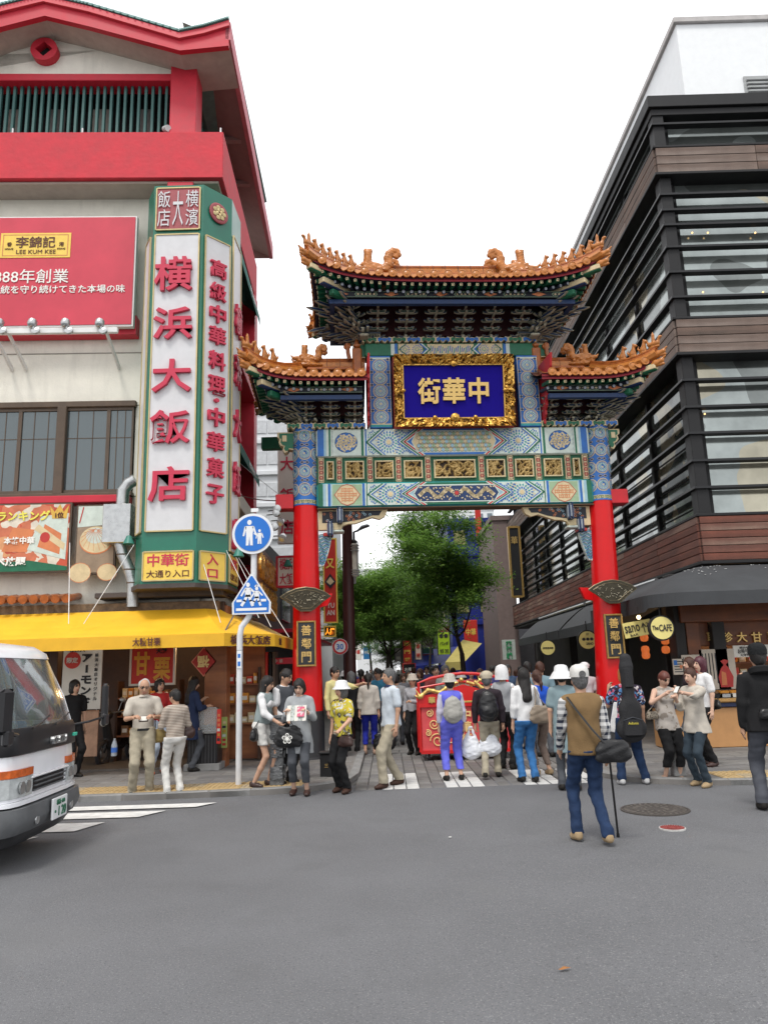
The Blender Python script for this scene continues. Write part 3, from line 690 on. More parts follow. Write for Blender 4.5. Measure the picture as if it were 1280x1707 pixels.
for s_, x0 in ((-1, -1.5), (1, 1.655)):
    po = MB().bbox((x0, 0, 7.4), (.46, .44, 1.6), 0, .01).build('upper_post', PAL['blue'], gate)
    P = Paint(flat(x0, -.22, 6.62)); P.rect(-.22, .22, 0, .05, 'teal', 1).rect(-.22, .22, .05, .07, 'cream', 1).rect(-.22, .22, 1.5, 1.54, 'white', 1)
    P.rect(-.215, -.205, .07, 1.5, 'cream', 1).rect(.205, .215, .07, 1.5, 'cream', 1)
    for i in range(5):
        v = .215+.285*i; P.rosette(0, v, .14, 1); P.ring(0, v, .145, .158, 'cream', 1, 18)
        for q in (-1, 1): P.petals(q*.175, v+.1425, .0, .05, 4, .035, 'cream', 1.5, .5).disc(q*.175, v+.1425, .03, 'dblue', 2.5, 6)
    P.build('painted_ornament', po, kind='stuff')
    st = s_*.25
    q = [(x0+s_*.23, 8.2), (x0+s_*.5, 8.22), (x0+s_*.54, 8.3), (x0+s_*.5, 8.36), (x0+s_*.56, 8.44), (x0+s_*.54, 8.52), (x0+s_*.23, 8.52)]
    MB().prism(q[::-s_], -.1, .1).build('beam_scroll_end', PAL['cream'], gate)
    MB().prism([(x0+s_*.23+(a-x0-s_*.23)*.85, 8.36+(z-8.36)*.85) for a, z in q][::-s_], -.112, .112).build('beam_scroll_end', PAL['green'], gate)
    # notched red gable board beside the post
    rb = MB(); xo = x0+s_*.27; n = 6; pts = [(-1.1, 7.88), (-1.02, 7.62)]
    for i in range(n): z = 7.55-i*.16; d = -.95+.115*i; pts += [(d, z), (d+.05, z-.03), (d+.05, z-.12)]
    pts += [(-.14, 6.64), (.1, 6.64), (.1, 7.95), (-.2, 7.95)]
    rb.prism(pts, xo-.02, xo+.02, ax='x'); rb.build('red_gable_board', mat('board_red', (.42, .014, .018), .5, var=.12), gate)
sb = thing('signboard', '', ''); del sb['label'], sb['category']; sb.parent = gate; sb.location = (.01, -.34, 6.55); sb.rotation_euler = (R(7), 0, 0)
indigo = mat('sign_indigo', (.012, .006, .21), .8, var=.08, scale=20, spec=.08)
goldf = mat('frame_gold', (.62, .36, .08), .38, .8, var=.25, scale=30); goldd = mat('frame_gold_dark', (.10, .045, .008), .5, .6)
W, H_ = 2.5, 1.52
MB().bx(-1.3, 1.46, -.03, .0, 6.6, 8.2).build('backing_board', mat('backing_red', (.10, .012, .015), .8), gate)
MB().bx(-1.06, 1.06, .0, .06, .18, 1.34).build('sign_panel', indigo, sb)
fr = thing('sign_frame', '', ''); del fr['label'], fr['category']; fr.parent = sb
def frame_side(w, wid, M, seed):
    X, Z, Hh = relief(int(w/.019), 13, w, wid, .05, seed, 1.0); nz, nx = X.shape; b = MB(); vs = []; fs = []; ms = []
    for j in range(nz):
        for i in range(nx):
            cut = (j/(nz-1))*wid; x = X[j, i]*(w-2*cut)/w; vs.append((x, -.02-.10*(1-j/(nz-1))-Hh[j, i], Z[j, i]))
    for j in range(nz-1):
        for i in range(nx-1): fs.append((j*nx+i, j*nx+i+1, (j+1)*nx+i+1, (j+1)*nx+i)); ms.append(0 if Hh[j, i]+Hh[j+1, i+1] > .045 else 1)
    b.add(vs, fs, ms, M); b.build('carved_frame', [goldf, goldd], sb, True)
fw = .195
frame_side(W, fw, Matrix.Translation((0, 0, fw/2)), 1); frame_side(W, fw, Matrix.Translation((0, 0, H_-fw/2)) @ RY(PI), 2)
frame_side(H_, fw, Matrix.Translation((-W/2+fw/2, 0, H_/2)) @ RY(PI/2), 3); frame_side(H_, fw, Matrix.Translation((W/2-fw/2, 0, H_/2)) @ RY(-PI/2), 4)
b = MB()
for s_ in (-1, 1): b.bx(s_*(W/2-fw)-.014, s_*(W/2-fw)+.014, -.05, .0, fw, H_-fw); b.bx(-1.04, 1.04, -.05, 0, H_/2+s_*(H_/2-fw)-.012, H_/2+s_*(H_/2-fw)+.012)
b.build('inner_bead', goldf, sb); bpy.data.objects.remove(fr)
MB().bx(-W/2-.005, W/2+.005, .07, .1, -.0, H_).build('frame_back', mat('frame_back', (.25, .03, .02), .6), sb)
for x, z, r_ in ((0, H_-fw+.0, .07), (0, fw, .1), (-.42, fw, .05), (.42, fw, .05), (-1.06, H_/2, .05), (1.06, H_/2, .05)):
    MB().ball((x, -.11, z), (r_, .04, r_*.9), n=10).ball((x, -.15, z-.01), (r_*.4, .03, r_*.3), n=8).build('gold_boss', goldf, sb, True)
for i, ch in enumerate('街華中'): text(ch, gold_txt, sb, (-.52+.52*i, -.02, .77), w=.47 if i != 2 else .42, h=.55, depth=.03, bold=.028, name='character')
# ---- corner brackets under the lower beam, and wave boards on the columns
for s_, cx in ((-1, cxl), (1, cxr)):
    xc = cx(4.7)-s_*.255; f = lambda dx, z: (xc-s_*dx, z)
    pts = [(0, 4.9), (1.42, 4.9), (1.36, 4.76), (1.25, 4.70), (1.1, 4.74), (.92, 4.68), (.75, 4.62), (.62, 4.62), (.5, 4.58), (.46, 4.5), (0, 4.5)]
    q = [f(*p_) for p_ in pts]; q = q if s_ > 0 else q[::-1]
    br = MB().prism(q, -.06, .06).build('corner_bracket', PAL['cream'], gate)
    m0 = (sum(p_[0] for p_ in q)/len(q), 4.74); c2 = [f(*p_) for p_ in [(.08, 4.88), (1.3, 4.88), (1.24, 4.78), (1.1, 4.78), (.9, 4.71), (.6, 4.66), (.42, 4.64), (.08, 4.64)]]
    P = Paint(lambda u, v, l: (u, -.06-l, v)); P.poly(c2, 'dark', 2)
    for i in range(26):
        dx = random.uniform(.12, 1.1); v = random.uniform(4.68, 4.86) if dx < .9 else random.uniform(4.79, 4.86); x = xc-s_*dx
        P.ring(x, v, .016, .026, 'orange' if i % 3 else 'lblue', 3+.1*(i % 5), 8)
    P.build('painted_scrolls', br, kind='stuff')
    b = MB(); b.tube([f(.45, 4.95)+(-.1,), ], .05) if False else None
    for dx, z, hh in ((.44, 4.78, .34), (.24, 4.5, .3)):
        x = xc-s_*dx
        MB().bbox((x, -.09, z), (.13, .26, hh), 0, .05).build('scroll_cap', mat('scroll_grey', (.3, .33, .36), .45, .3, var=.25), br, True)
        MB().bbox((x-.035, -.095, z), (.022, .28, hh+.01), 0, .01).build('scroll_cap', PAL['dblue'], br); MB().bbox((x+.03, -.095, z), (.022, .28, hh+.01), 0, .01).build('scroll_cap', PAL['dblue'], br)
    MB().bbox((xc-s_*.35, 0, 4.46), (.34, .26, .05), 0, .02).build('bracket_block', PAL['white'], br); MB().bbox((xc-s_*.2, 0, 4.4), (.2, .2, .07), 0, .01).build('bracket_block', PAL['red'], br)
    wp = [f(*p_) for p_ in [(0, 4.38), (.27, 4.38), (.24, 4.2), (.2, 4.05), (.15, 3.9), (.1, 3.77), (0, 3.75)]]; wp = wp if s_ > 0 else wp[::-1]
    wb = MB().prism(wp, -.05, .05).build('wave_board', PAL['white'], gate); P = Paint(lambda u, v, l: (u, -.05-l, v))
    for r_ in range(9):
        v0 = 3.8+r_*.068; wd = max(.07, .1+(v0-3.77)*.28)
        for i in range(3): P.line([(xc-s_*(.01+wd*t), v0+.022*i+.02*math.sin(t*9+r_*1.5)) for t in [k/7 for k in range(8)]], .012, ('blue', 'teal', 'dblue')[i], 2+i*.3)
    P.build('painted_waves', wb, kind='stuff')
# ================================================================ GATE ROOFS
tile = mat('glazed_tile', (.34, .095, .018), .35, var=.4, scale=9, coat=.2, spec=.3, bump=.08, bscale=40)
tile2 = mat('glazed_tile_light', (.46, .165, .034), .34, var=.32, scale=14, coat=.25, spec=.3); tile_d = mat('tile_joint', (.16, .06, .03), .6)
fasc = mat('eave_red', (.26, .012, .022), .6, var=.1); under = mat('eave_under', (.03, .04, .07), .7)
disc_m = MB(); disc_m.lathe([(.002, -.03), (.082, -.03), (.088, -.02), (.088, .0), (.078, .008), (.069, .0), (.05, .0), (.038, .009), (.002, .012)], n=18, M=RX(PI/2)); DISC = disc_m.mesh('eave_disc', tile2, True)
dp = MB(); dp.prism([(-.085, .05), (-.06, .0), (-.02, -.035), (0, -.05), (.02, -.035), (.06, .0), (.085, .05)], -.012, .012); DRIP = dp.mesh('drip_tile', tile2)
# roof animals
def figure_mesh():
    pr = [E_((0, 0, .05), (.05, .035, .055)), C_((.0, 0, .06), (-.03, 0, .15), .034, .024), E_((-.045, 0, .175), (.034, .024, .028)), C_((-.06, 0, .17), (-.085, 0, .16), .018, .012),
          C_((-.03, .012, .12), (-.055, .014, .0), .014, .013), C_((-.03, -.012, .12), (-.055, -.014, .0), .014, .013), C_((.04, 0, .04), (.075, 0, .09), .014, .01), C_((.075, 0, .09), (.06, 0, .13), .01, .007),
          C_((-.035, .012, .19), (-.03, .016, .215), .009, .005), C_((-.035, -.012, .19), (-.03, -.016, .215), .009, .005), E_((0, 0, .0), (.07, .035, .012))]
    return sdf_mesh('roof_beast', pr, .0085, tile2)
def rider_mesh():
    pr = [C_((-.06, 0, .05), (.07, 0, .06), .04, .035), C_((-.07, 0, .07), (-.10, 0, .13), .026, .02), E_((-.115, 0, .14), (.034, .022, .022)), C_((.07, 0, .07), (.12, 0, .14), .025, .01),
          C_((0, 0, .09), (0, 0, .17), .03, .024), E_((-.004, 0, .20), (.022, .022, .026)), C_((0, 0, .22), (0, 0, .25), .01, .006), E_((0, 0, 0), (.1, .035, .02))]
    return sdf_mesh('roof_rider', pr, .0085, tile2)
def dragon_mesh():
    """ridge dragon: jaws to -x, horned brow, body and a curled tail"""
    pr = [E_((0, 0, .12), (.22, .07, .13), k=.04), C_((-.1, 0, .14), (-.27, 0, .16), .07, .035), C_((-.12, 0, .08), (-.24, 0, .03), .045, .02), C_((-.27, 0, .16), (-.33, 0, .22), .03, .012),
          E_((-.12, .06, .19), (.03, .02, .03)), E_((-.12, -.06, .19), (.03, .02, .03)), C_((-.05, 0, .2), (-.04, 0, .40), .065, .055), C_((-.04, 0, .38), (-.075, 0, .43), .05, .03), C_((-.04, 0, .38), (.0, 0, .43), .05, .03)]
    q = [(.1, .12), (.2, .14), (.26, .22), (.25, .31), (.27, .38), (.33, .43), (.385, .42), (.405, .37), (.375, .335), (.34, .35)]
    for i in range(len(q)-1): pr.append(C_((q[i][0], 0, q[i][1]), (q[i+1][0], 0, q[i+1][1]), .075-.005*i, .07-.005*i, k=.015, fl=(1, .7, 1)))
    for i in range(12):
        a = i*.9; pr.append(E_((-.15+.035*i, (.055 if i % 2 else -.055), .08+.05*math.sin(a)), (.035, .03, .03), k=.012))
    pr.append(E_((.05, 0, .0), (.3, .075, .05), k=.02))
    return sdf_mesh('ridge_dragon', pr, .013, tile2, noise=.006, nf=70, ns=(1, 1, 1))
FIG, RID, DRG = figure_mesh(), rider_mesh(), dragon_mesh()
RAF = {}
def make_roof(xc0, xr, over, De, zr, ze, lift, hips, rowsp=.28, rafsp=.165, scl=1.0, xin=None):
    """hips: signs with a hipped end. ridge spans xc0..xr per side; closed inner end at xin for the side roofs"""
    cen = 0 if xin is None else None; cd = .22
    L = {s_: xr*s_+(0 if xin is None else 0) for s_ in hips}
    half = (xr+over) if xin is None else (xr+over-xin)
    def w_(x): return min(1, abs(x)/half) if (math.copysign(1, x) in hips) else 0
    def Z(t, w): return zr-(zr-ze)*(1-max(0, 1-t)**1.7)+lift*w**4*t*t
    def front(x, t, s_=-1): w = w_(x); return Vector((x, s_*(De+cd*w**4)*t, Z(t, w)))
    def side(v, t, s_): return Vector((s_*(xr+over*t), v*(De+cd)*t*(1-.0*abs(v)), Z(t, abs(v))))
    def side(v, t, s_): w = abs(v); return Vector((s_*(xr+over*t*(1-.05*(1-w**4))), v*(De+cd)*t, Z(t, w)))
    rng_x = (-xr, xr)
    root = gate
    def span(t): return (rng_x[0]-(over*t if -1 in hips else 0), rng_x[1]+(over*t if 1 in hips else 0))
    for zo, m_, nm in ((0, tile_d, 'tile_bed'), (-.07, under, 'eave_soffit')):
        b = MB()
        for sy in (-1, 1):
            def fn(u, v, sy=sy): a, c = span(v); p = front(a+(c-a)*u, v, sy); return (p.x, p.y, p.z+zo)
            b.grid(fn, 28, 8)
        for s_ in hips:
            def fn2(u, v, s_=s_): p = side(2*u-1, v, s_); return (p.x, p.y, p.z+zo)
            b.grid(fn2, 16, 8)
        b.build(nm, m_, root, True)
    # tile rows
    a, c = span(1); n = int((c-a)/rowsp); x0 = (a+c)/2-(n-1)*rowsp/2
    def row(ptfn, t0):
        pts = []; rad = []; k = 9
        for i in range(k+1):
            t = t0+(1-t0)*i/k; p = ptfn(t); pts.append(p+Vector((0, 0, .025))); rad.append(.058 if i % 2 else .054)
        b = MB().tube(pts, rad, 8); b.build('tile_row', tile, root, True); d = (pts[-1]-pts[-2]); e = pts[-1]
        ang = math.atan2(d.y, d.x)+PI/2
        inst('eave_disc', DISC, root, M=Matrix.Translation(e+d.normalized()*.03) @ RZ(ang))
        return e, ang
    def fill(n, fx, sideend):
        prev = None
        for i in range(n):
            ptfn, t0 = fx(i); e, ang = row(ptfn, t0)
            if prev is not None: mid = (e+prev)/2; inst('drip_tile', DRIP, root, M=Matrix.Translation(mid+Vector((math.sin(ang)*.02, -math.cos(ang)*.02, -.055))) @ RZ(ang) @ RX(-.25) @ RY(-math.atan2((e-prev).z, (e-prev).xy.length)*(1 if (e-prev).x*math.cos(ang) > 0 else -1)))
            prev = e
    for sy in (-1, 1):
        def fx(i, sy=sy):
            x = x0+i*rowsp; t0 = 0.02
            if x > rng_x[1] and 1 in hips: t0 = (x-rng_x[1])/over
            if x < rng_x[0] and -1 in hips: t0 = (rng_x[0]-x)/over
            return (lambda t, x=x: front(x, t, sy)), min(t0, .93)
        fill(n, fx, None)
    ns = int(2*(De+cd)/rowsp)
    for s_ in hips:
        def fx(i, s_=s_):
            y = -(De+cd)+.1+i*(2*(De+cd)-.2)/(ns-1); t0 = min(.93, max(.05, abs(y)/(De+cd)))
            return (lambda t, y=y: side(max(-1, min(1, y/((De+cd)*max(t, .06)))), t, s_)), t0
        fill(ns, fx, s_)
    # red eave board and rafters
    def edge(pt, k=40):
        b = MB()
        for i in range(k):
            p, q = pt(i/k), pt((i+1)/k); b.add([(p.x, p.y, p.z-.12), (q.x, q.y, q.z-.12), (q.x, q.y, q.z-.005), (p.x, p.y, p.z-.005)], [(0, 1, 2, 3)])
        b.build('eave_board', fasc, root)
    for sy in (-1, 1):
        edge(lambda u: front(a+(c-a)*u, .975, sy))
    for s_ in hips: edge(lambda u: side(2*u-1, .975, s_))
    if 'sq' not in RAF:
        q = MB(); q.bbox((0, .25, 0), (.07, .5, .07), 0, .006); q.bbox((0, -.004, 0), (.058, .012, .058), 1, .004); q.bbox((0, -.012, .006), (.03, .006, .008), 2, .001); q.bbox((.01, -.012, -.01), (.01, .006, .02), 2, .001); RAF['sq'] = q.mesh('flying_rafter', [PAL['green'], PAL['cream'], PAL['dark']])
        q = MB(); q.cyl((0, .5, 0), (0, 0, 0), .036, n=12, m=0); q.lathe([(.03, -.004), (.03, .004), (.012, .006), (.002, .006)], n=12, m=1, M=RX(PI/2)); RAF['rd'] = q.mesh('round_rafter', [under, mat('rafter_grey', (.35, .37, .42), .6)])
    def raf(pt, dirn, dz, back, key):
        inst('rafter', RAF[key], root, M=Matrix.Translation((pt.x-dirn.x*back, pt.y-dirn.y*back, pt.z-dz)) @ RZ(math.atan2(dirn.y, dirn.x)+PI/2) @ RX(.22))
    m_ = int((c-a-.1)/rafsp)
    for sy in (-1, 1):
        for i in range(m_):
            x = a+.1+i*rafsp if -1 in hips else c-.1-i*rafsp; w = w_(x); dirn = Vector((math.copysign(min(.8, w**4*.9), x) if w > .4 else 0, sy, 0)).normalized()
            p = front(x, .96, sy); raf(p, dirn, .155, .03, 'sq'); raf(p, dirn, .22, .22, 'rd')
    for s_ in hips:
        k = int(2*(De+cd)/rafsp)
        for i in range(1, k):
            p = side(-1+2*i/k, .96, s_); dirn = Vector((s_, (-1+2*i/k)**3*.8, 0)).normalized(); raf(p, dirn, .155, .03, 'sq'); raf(p, dirn, .22, .22, 'rd')
    # hip ridges with beasts, main ridge
    for s_ in hips:
        for sy in (-1, 1):
            pts = [side(sy, t, s_)+Vector((0, 0, .10)) for t in [.12+.9*i/10 for i in range(11)]]
            MB().tube(pts, .075, 8, 0).build('hip_ridge', tile, root, True)
            MB().tube([p+Vector((0, 0, .075)) for p in pts], [.045 if i % 2 else .05 for i in range(11)], 8).build('hip_ridge_cap', tile, root, True)
            MB().tube([p+Vector((0, 0, -.06)) for p in pts], .10, 8).build('hip_ridge_base', tile2, root, True)
            tip = pts[-1]; ang = math.atan2(sy*(De+cd), s_*over)
            nb = 6 if len(hips) == 2 else 3
            for i in range(nb):
                t = .98-(.085 if len(hips) == 2 else .14)*(i+1); q = side(sy, t, s_); inst('roof_beast', FIG, root, M=Matrix.Translation(q+Vector((0, 0, .2))) @ RZ(ang+PI) @ Matrix.Scale(1.35, 4))
            q = side(sy, .985, s_); inst('roof_rider', RID, root, M=Matrix.Translation(q+Vector((0, 0, .2))) @ RZ(ang+PI) @ Matrix.Scale(1.3, 4))
            t = .98-(.085 if len(hips) == 2 else .14)*(nb+1)-.1; q = side(sy, max(.12, t), s_)
            # corner ornament and painted corner beam under the eave
            pr = [C_((0, 0, 0), (.16, 0, .05), .06, .05), C_((.14, 0, .05), (.24, 0, .12), .035, .015), E_((.05, 0, .05), (.07, .06, .05)), C_((.12, 0, -.02), (.2, 0, -.02), .03, .02)]
            if 'tip' not in RAF: RAF['tip'] = sdf_mesh('corner_beast', pr, .012, tile2)
            e = side(sy, 1.0, s_); inst('corner_beast', RAF['tip'], root, M=Matrix.Translation(e+Vector((0, 0, .0))) @ RZ(ang)); inst('corner_beast', RAF['tip'], root, M=Matrix.Translation(e+Vector((-.05*s_, -.05*sy, -.19))) @ RZ(ang) @ Matrix.Scale(1.1, 4))
            d = Vector((math.cos(ang), math.sin(ang), 0)); 
            for (l0, l1, dz, wd, hh, mm) in ((-.95, -.02, -.22, .13, .15, 'green'), (-.95, -.01, -.22, .15, .12, 'cream'), (-1.1, -.35, -.40, .14, .16, 'dblue'), (-1.1, -.34, -.40, .16, .13, 'cream'), (-1.2, -.6, -.56, .13, .13, 'green')):
                cc = e+d*((l0+l1)/2); MB().bbox((0, 0, 0), (l1-l0, wd, hh), 0, .02).build('corner_beam', PAL[mm], root, loc=(cc.x, cc.y, e.z+dz-.1*0), rz=ang)
    ra, rb_ = rng_x
    rd = MB(); rd.bbox(((ra+rb_)/2, 0, zr+.08), (rb_-ra, .17, .14), 0, .02); rd.cyl((ra, 0, zr+.19), (rb_, 0, zr+.19), .065, n=10, m=1); rd.bbox(((ra+rb_)/2, 0, zr-.02), (rb_-ra, .3, .08), 1, .02)
    rdo = rd.build('main_ridge', [tile2, tile], root, False)
    x = ra+.15; J = MB().bbox((0, 0, 0), (.012, .18, .15), 0, .002).cyl((-.006, 0, .11), (.006, 0, .11), .068, n=10).mesh('ridge_joint', tile_d)
    while x < rb_: inst('ridge_joint', J, rdo, (x, 0, zr+.08)); x += .28
    return front, side
UF, US = make_roof(0, 1.24, 1.70, 1.38, 10.17, 9.42, .30, (-1, 1))
def putdragon(x, y, z, rz, sc): inst('ridge_dragon', DRG, gate, M=Matrix.Translation((x, y, z)) @ RZ(rz) @ Matrix.Scale(sc, 4))
# side roofs: built mirrored, each with one hip
def side_roof(s_):
    """lower roof on one side; reuses make_roof in a shifted frame"""
    global gate
    g0 = gate; t = bpy.data.objects.new('side_roof', None); COL.objects.link(t); t.parent = g0; t.location = (-2.42 if s_ < 0 else 2.33, 0, 0); gate = t
    make_roof(0, .62, 1.12 if s_ < 0 else 1.05, 1.08, 7.98, 7.44, .26, (s_,), rowsp=.235, rafsp=.155)
    for sy in (-1, 1):
        inst('ridge_dragon', DRG, t, M=Matrix.Translation((s_*.62, sy*.1, 8.05)) @ RZ(0 if s_ < 0 else PI) @ Matrix.Scale(1.0, 4))
    for dx in (-.45,):
        pr = MB(); pr.bbox((0, 0, 0), (.2, .2, .6), 0, .03); pr.bbox((0, -.0, .34), (.14, .24, .1), 0, .03); pr.ball((0, 0, .43), (.05, .05, .07)); pr.lathe([(.04, .45), (.02, .52), (.002, .55)], n=8); pr.build('ridge_post', tile, t, loc=(s_*dx, -.12, 8.1))
        sc = MB(); sp = [(.02*math.cos(q)*(.4+q*.22), -.0, .02*math.sin(q)*(.4+q*.22)) for q in [i*.5 for i in range(16)]]
        sc.tube([(a*1.6, b_, c_*1.6) for a, b_, c_ in sp]+[(.03, 0, -.15), (.06, 0, -.3)], [.02+.0015*i for i in range(18)], 8); sc.build('ridge_scroll', tile, t, True, loc=(s_*(dx+.22), -.14, 8.45))
    gate = g0
side_roof(-1); side_roof(1)
for s_ in (-1, 1):
    for sy in (-1, 1): putdragon(s_*1.62, sy*.2, 10.02 if sy < 0 else 10.0, 0 if s_ < 0 else PI, 1.5)
# ---- bracket sets
ARMC = {}
def arm(b, w, h, y, z, dep, col, x=0):
    """boat shaped cross arm: pale edge with the coloured face proud of it"""
    def pr(k, e): 
        a = w/2*k; hh = h*k; z0 = z+(h-hh)/2
        return [(x-a, z0+hh), (x-a, z0+hh*.55), (x-a*.86, z0+hh*.2), (x-a*.62, z0), (x+a*.62, z0), (x+a*.86, z0+hh*.2), (x+a, z0+hh*.55), (x+a, z0+hh)]
    b.prism(pr(1, 0), y, y+dep, 0)
    b.prism([(q[0], q[1]) for q in [(x-(w/2-.011), z+h-.009), (x-(w/2-.011), z+h*.55), (x-w/2*.83, z+h*.25), (x-w/2*.6, z+.009), (x+w/2*.6, z+.009), (x+w/2*.83, z+h*.25), (x+(w/2-.011), z+h*.55), (x+(w/2-.011), z+h-.009)]], y-.004, y+.002, col)
def bracket_mesh(tiers, dz, dy, w):
    b = MB(); cols = (1, 2)
    for k in range(tiers):
        z = k*dz; y = -k*dy; c = cols[k % 2]
        arm(b, w*.66, dz*.5, y-.05, z+dz*.34, .05, c); arm(b, w*.98, dz*.42, y+.05, z+dz*.62, .05, cols[(k+1) % 2])
        b.prism([(0-.0, 0)], 0, 0) if False else None
        # arm reaching forward with a beak
        b.prism([(y+.35, z+dz*.28), (y-.09, z+dz*.28), (y-.16, z+dz*.05), (y-.12, z+dz*.5), (y-.06, z+dz*.66), (y+.35, z+dz*.66)], -.024, .024, 3, 'x', side=0)
        for x in (-w*.3, 0, w*.3): b.bbox((x, y-.03, z+dz*.95), (.062, .07, dz*.26), 0, .006); b.bbox((x, y-.066, z+dz*.95), (.045, .006, dz*.18), 1 if x else 4, .003)
        for x in (-w*.45, w*.45): b.bbox((x, y+.07, z+dz*1.1), (.055, .06, dz*.22), cols[k % 2], .005)
    b.bbox((0, .0, -dz*.25), (.24, .2, dz*.55), 0, .02); b.bbox((0, -.1, -dz*.25), (.2, .012, dz*.4), 1, .005)
    return b.mesh('bracket_set', [mat('edge_line', (.34, .32, .24), .6), mat('bk_blue', (.012, .03, .085), .6, var=.2), mat('bk_green', (.01, .04, .032), .6, var=.2), mat('bk_dark', (.02, .028, .04), .6), mat('bk_red', (.22, .04, .03), .6)])
BKU = bracket_mesh(5, .105, .185, .47); BKL = bracket_mesh(4, .105, .15, .40)
def brackets(me, xs, z, y, parent, rz):
    for x in xs: inst('bracket_set', me, parent, M=RZ(rz) @ Matrix.Translation((x, y, z)))
xs = [-1.525+.61*i*1.0 for i in range(6)]
for rz in (0, PI): brackets(BKU, [-1.53, -.92, -.31, .31, .92, 1.53], 8.6, -.1, gate, rz)
def inner_board(x0, x1, z0, z1, y, m): MB().bx(x0, x1, -y, y, z0, z1).build('inner_board', m, gate)
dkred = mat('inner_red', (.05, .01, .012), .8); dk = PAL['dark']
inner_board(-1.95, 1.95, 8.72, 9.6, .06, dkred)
for s_ in (-1, 1):
    for y in (-.3, .3): inst('bracket_set', BKU, gate, M=Matrix.Translation((s_*1.72, 0, 0)) @ RZ(s_*PI/2) @ Matrix.Translation((y*1.2, -.1, 8.6)))
    for sy in (-1, 1):
        for dx in (-.16, .0, .16, .3): inst('bracket_set', BKU, gate, M=Matrix.Translation((s_*(1.74+dx*.3), sy*.02, 8.6)) @ RZ(s_*(PI/4+dx*.9) if sy < 0 else s_*(3*PI/4-dx*.9)) @ Matrix.Scale(1.0, 4))
def purlin(x0, x1, y0, z0, cols, parent, ends=True):
    """painted band, red inset and dark blue beam under the rafters"""
    for sy in (-1, 1):
        b = MB(); b.bx(x0, x1, sy*y0-.05, sy*y0+.05, z0, z0+.14, 0); o = b.build('eave_beam', PAL['dark'], parent)
        b = MB(); b.bx(x0+.01, x1-.01, sy*(y0-.02)-.055, sy*(y0-.02)+.055, z0-.13, z0-.04, 0); b.build('eave_beam', PAL['dblue'], parent)
        P = Paint(lambda u, v, l: (x0+(x1-x0)*u if sy < 0 else x1-(x1-x0)*u, sy*(y0+.05+l), z0+v)); w = x1-x0; n = max(2, round(w/.5)); k = 1/n
        P.line([(0, .012), (1, .012)], .006, 'lgreen', 1).line([(0, .128), (1, .128)], .006, 'lgreen', 1)
        for i in range(n):
            u = i*k
            if i % 2: P.poly([(u+k*.1, .03), (u+k*.9, .03), (u+k*.96, .07), (u+k*.9, .11), (u+k*.1, .11), (u+k*.04, .07)], 'lgreen', 1.5).poly([(u+k*.12, .038), (u+k*.88, .038), (u+k*.93, .07), (u+k*.88, .102), (u+k*.12, .102), (u+k*.07, .07)], 'dark', 2)
            for q in range(5 if i % 2 else 1):
                uc = u+k*(.18+.16*q) if i % 2 else u+k*.5; P.poly([(uc-k*(.06 if i % 2 else .3), .07), (uc, .045 if i % 2 else .02), (uc+k*(.06 if i % 2 else .3), .07), (uc, .095 if i % 2 else .12)], 'orange' if i % 2 == 0 else 'cream', 3)
        P.build('painted_ornament', o, kind='stuff')
purlin(-2.55, 2.55, .98, 9.12, 0, gate)
for s_ in (-1, 1):
    b = MB(); b.bx(s_*2.5-.05, s_*2.5+.05, -.9, .9, 9.12, 9.26); b.bx(s_*2.48-.05, s_*2.48+.05, -.9, .9, 8.99, 9.08); b.build('eave_beam', PAL['dblue'], gate)
    # lower side
    x0, x1 = (s_*3.55, s_*1.9); a, c = min(x0, x1), max(x0, x1); purlin(a, c, .74, 7.16, 0, gate)
    b = MB(); b.bx(s_*3.52-.05, s_*3.52+.05, -.66, .66, 7.16, 7.3); b.bx(s_*3.5-.05, s_*3.5+.05, -.66, .66, 7.03, 7.12); b.build('eave_beam', PAL['dblue'], gate)
    MB().bx(min(s_*1.9, s_*3.3), max(s_*1.9, s_*3.3), -.05, .05, 6.95, 7.6).build('inner_board', dkred, gate)
    for rz in (0, PI): brackets(BKL, [(s_*x if rz == 0 else -s_*x) for x in (2.05, 2.55, 3.05)], 6.72, -.08, gate, rz)
    for y in (-.12, .12): inst('bracket_set', BKL, gate, M=Matrix.Translation((s_*3.1, 0, 0)) @ RZ(s_*PI/2) @ Matrix.Translation((y, -.06, 6.72)))
    for sy in (-1, 1):
        for dx in (-.2, .0, .2): inst('bracket_set', BKL, gate, M=Matrix.Translation((s_*(3.12+dx*.2), sy*.0, 6.72)) @ RZ(s_*(PI/4+dx) if sy < 0 else s_*(3*PI/4-dx)) @ Matrix.Scale(1.1, 4))
    # pointed blue corner arms, stacked
    for (n0, xr_, yr, z0, sc) in ((5, 3.05, .1, 6.72, 1.0), (6, 1.75, .1, 8.6, 1.25)):
        for sy in (-1, 1):
            for k in range(n0):
                d = .22+.165*k*sc; zz = z0+.1*k
                for da in (-.45, -.15, .15, .45):
                    a_ = (PI/4+da*.8)*s_ if sy < 0 else (3*PI/4-da*.8)*s_
                    b = MB(); b.prism([(d-.3, zz), (d+.02, zz), (d+.14, zz+.035), (d+.0, zz+.07), (d-.3, zz+.07)], -.022, .022, 0); 
                    b.prism([(d-.28, zz+.012), (d+.01, zz+.012), (d+.1, zz+.035), (d-.01, zz+.058), (d-.28, zz+.058)], -.026, .026, 1)
                    inst('corner_arm', b.mesh('corner_arm', [MATS['edge_line'], MATS['bk_blue']]), gate, M=Matrix.Translation((s_*xr_, 0, 0)) @ RZ(a_-PI/2))
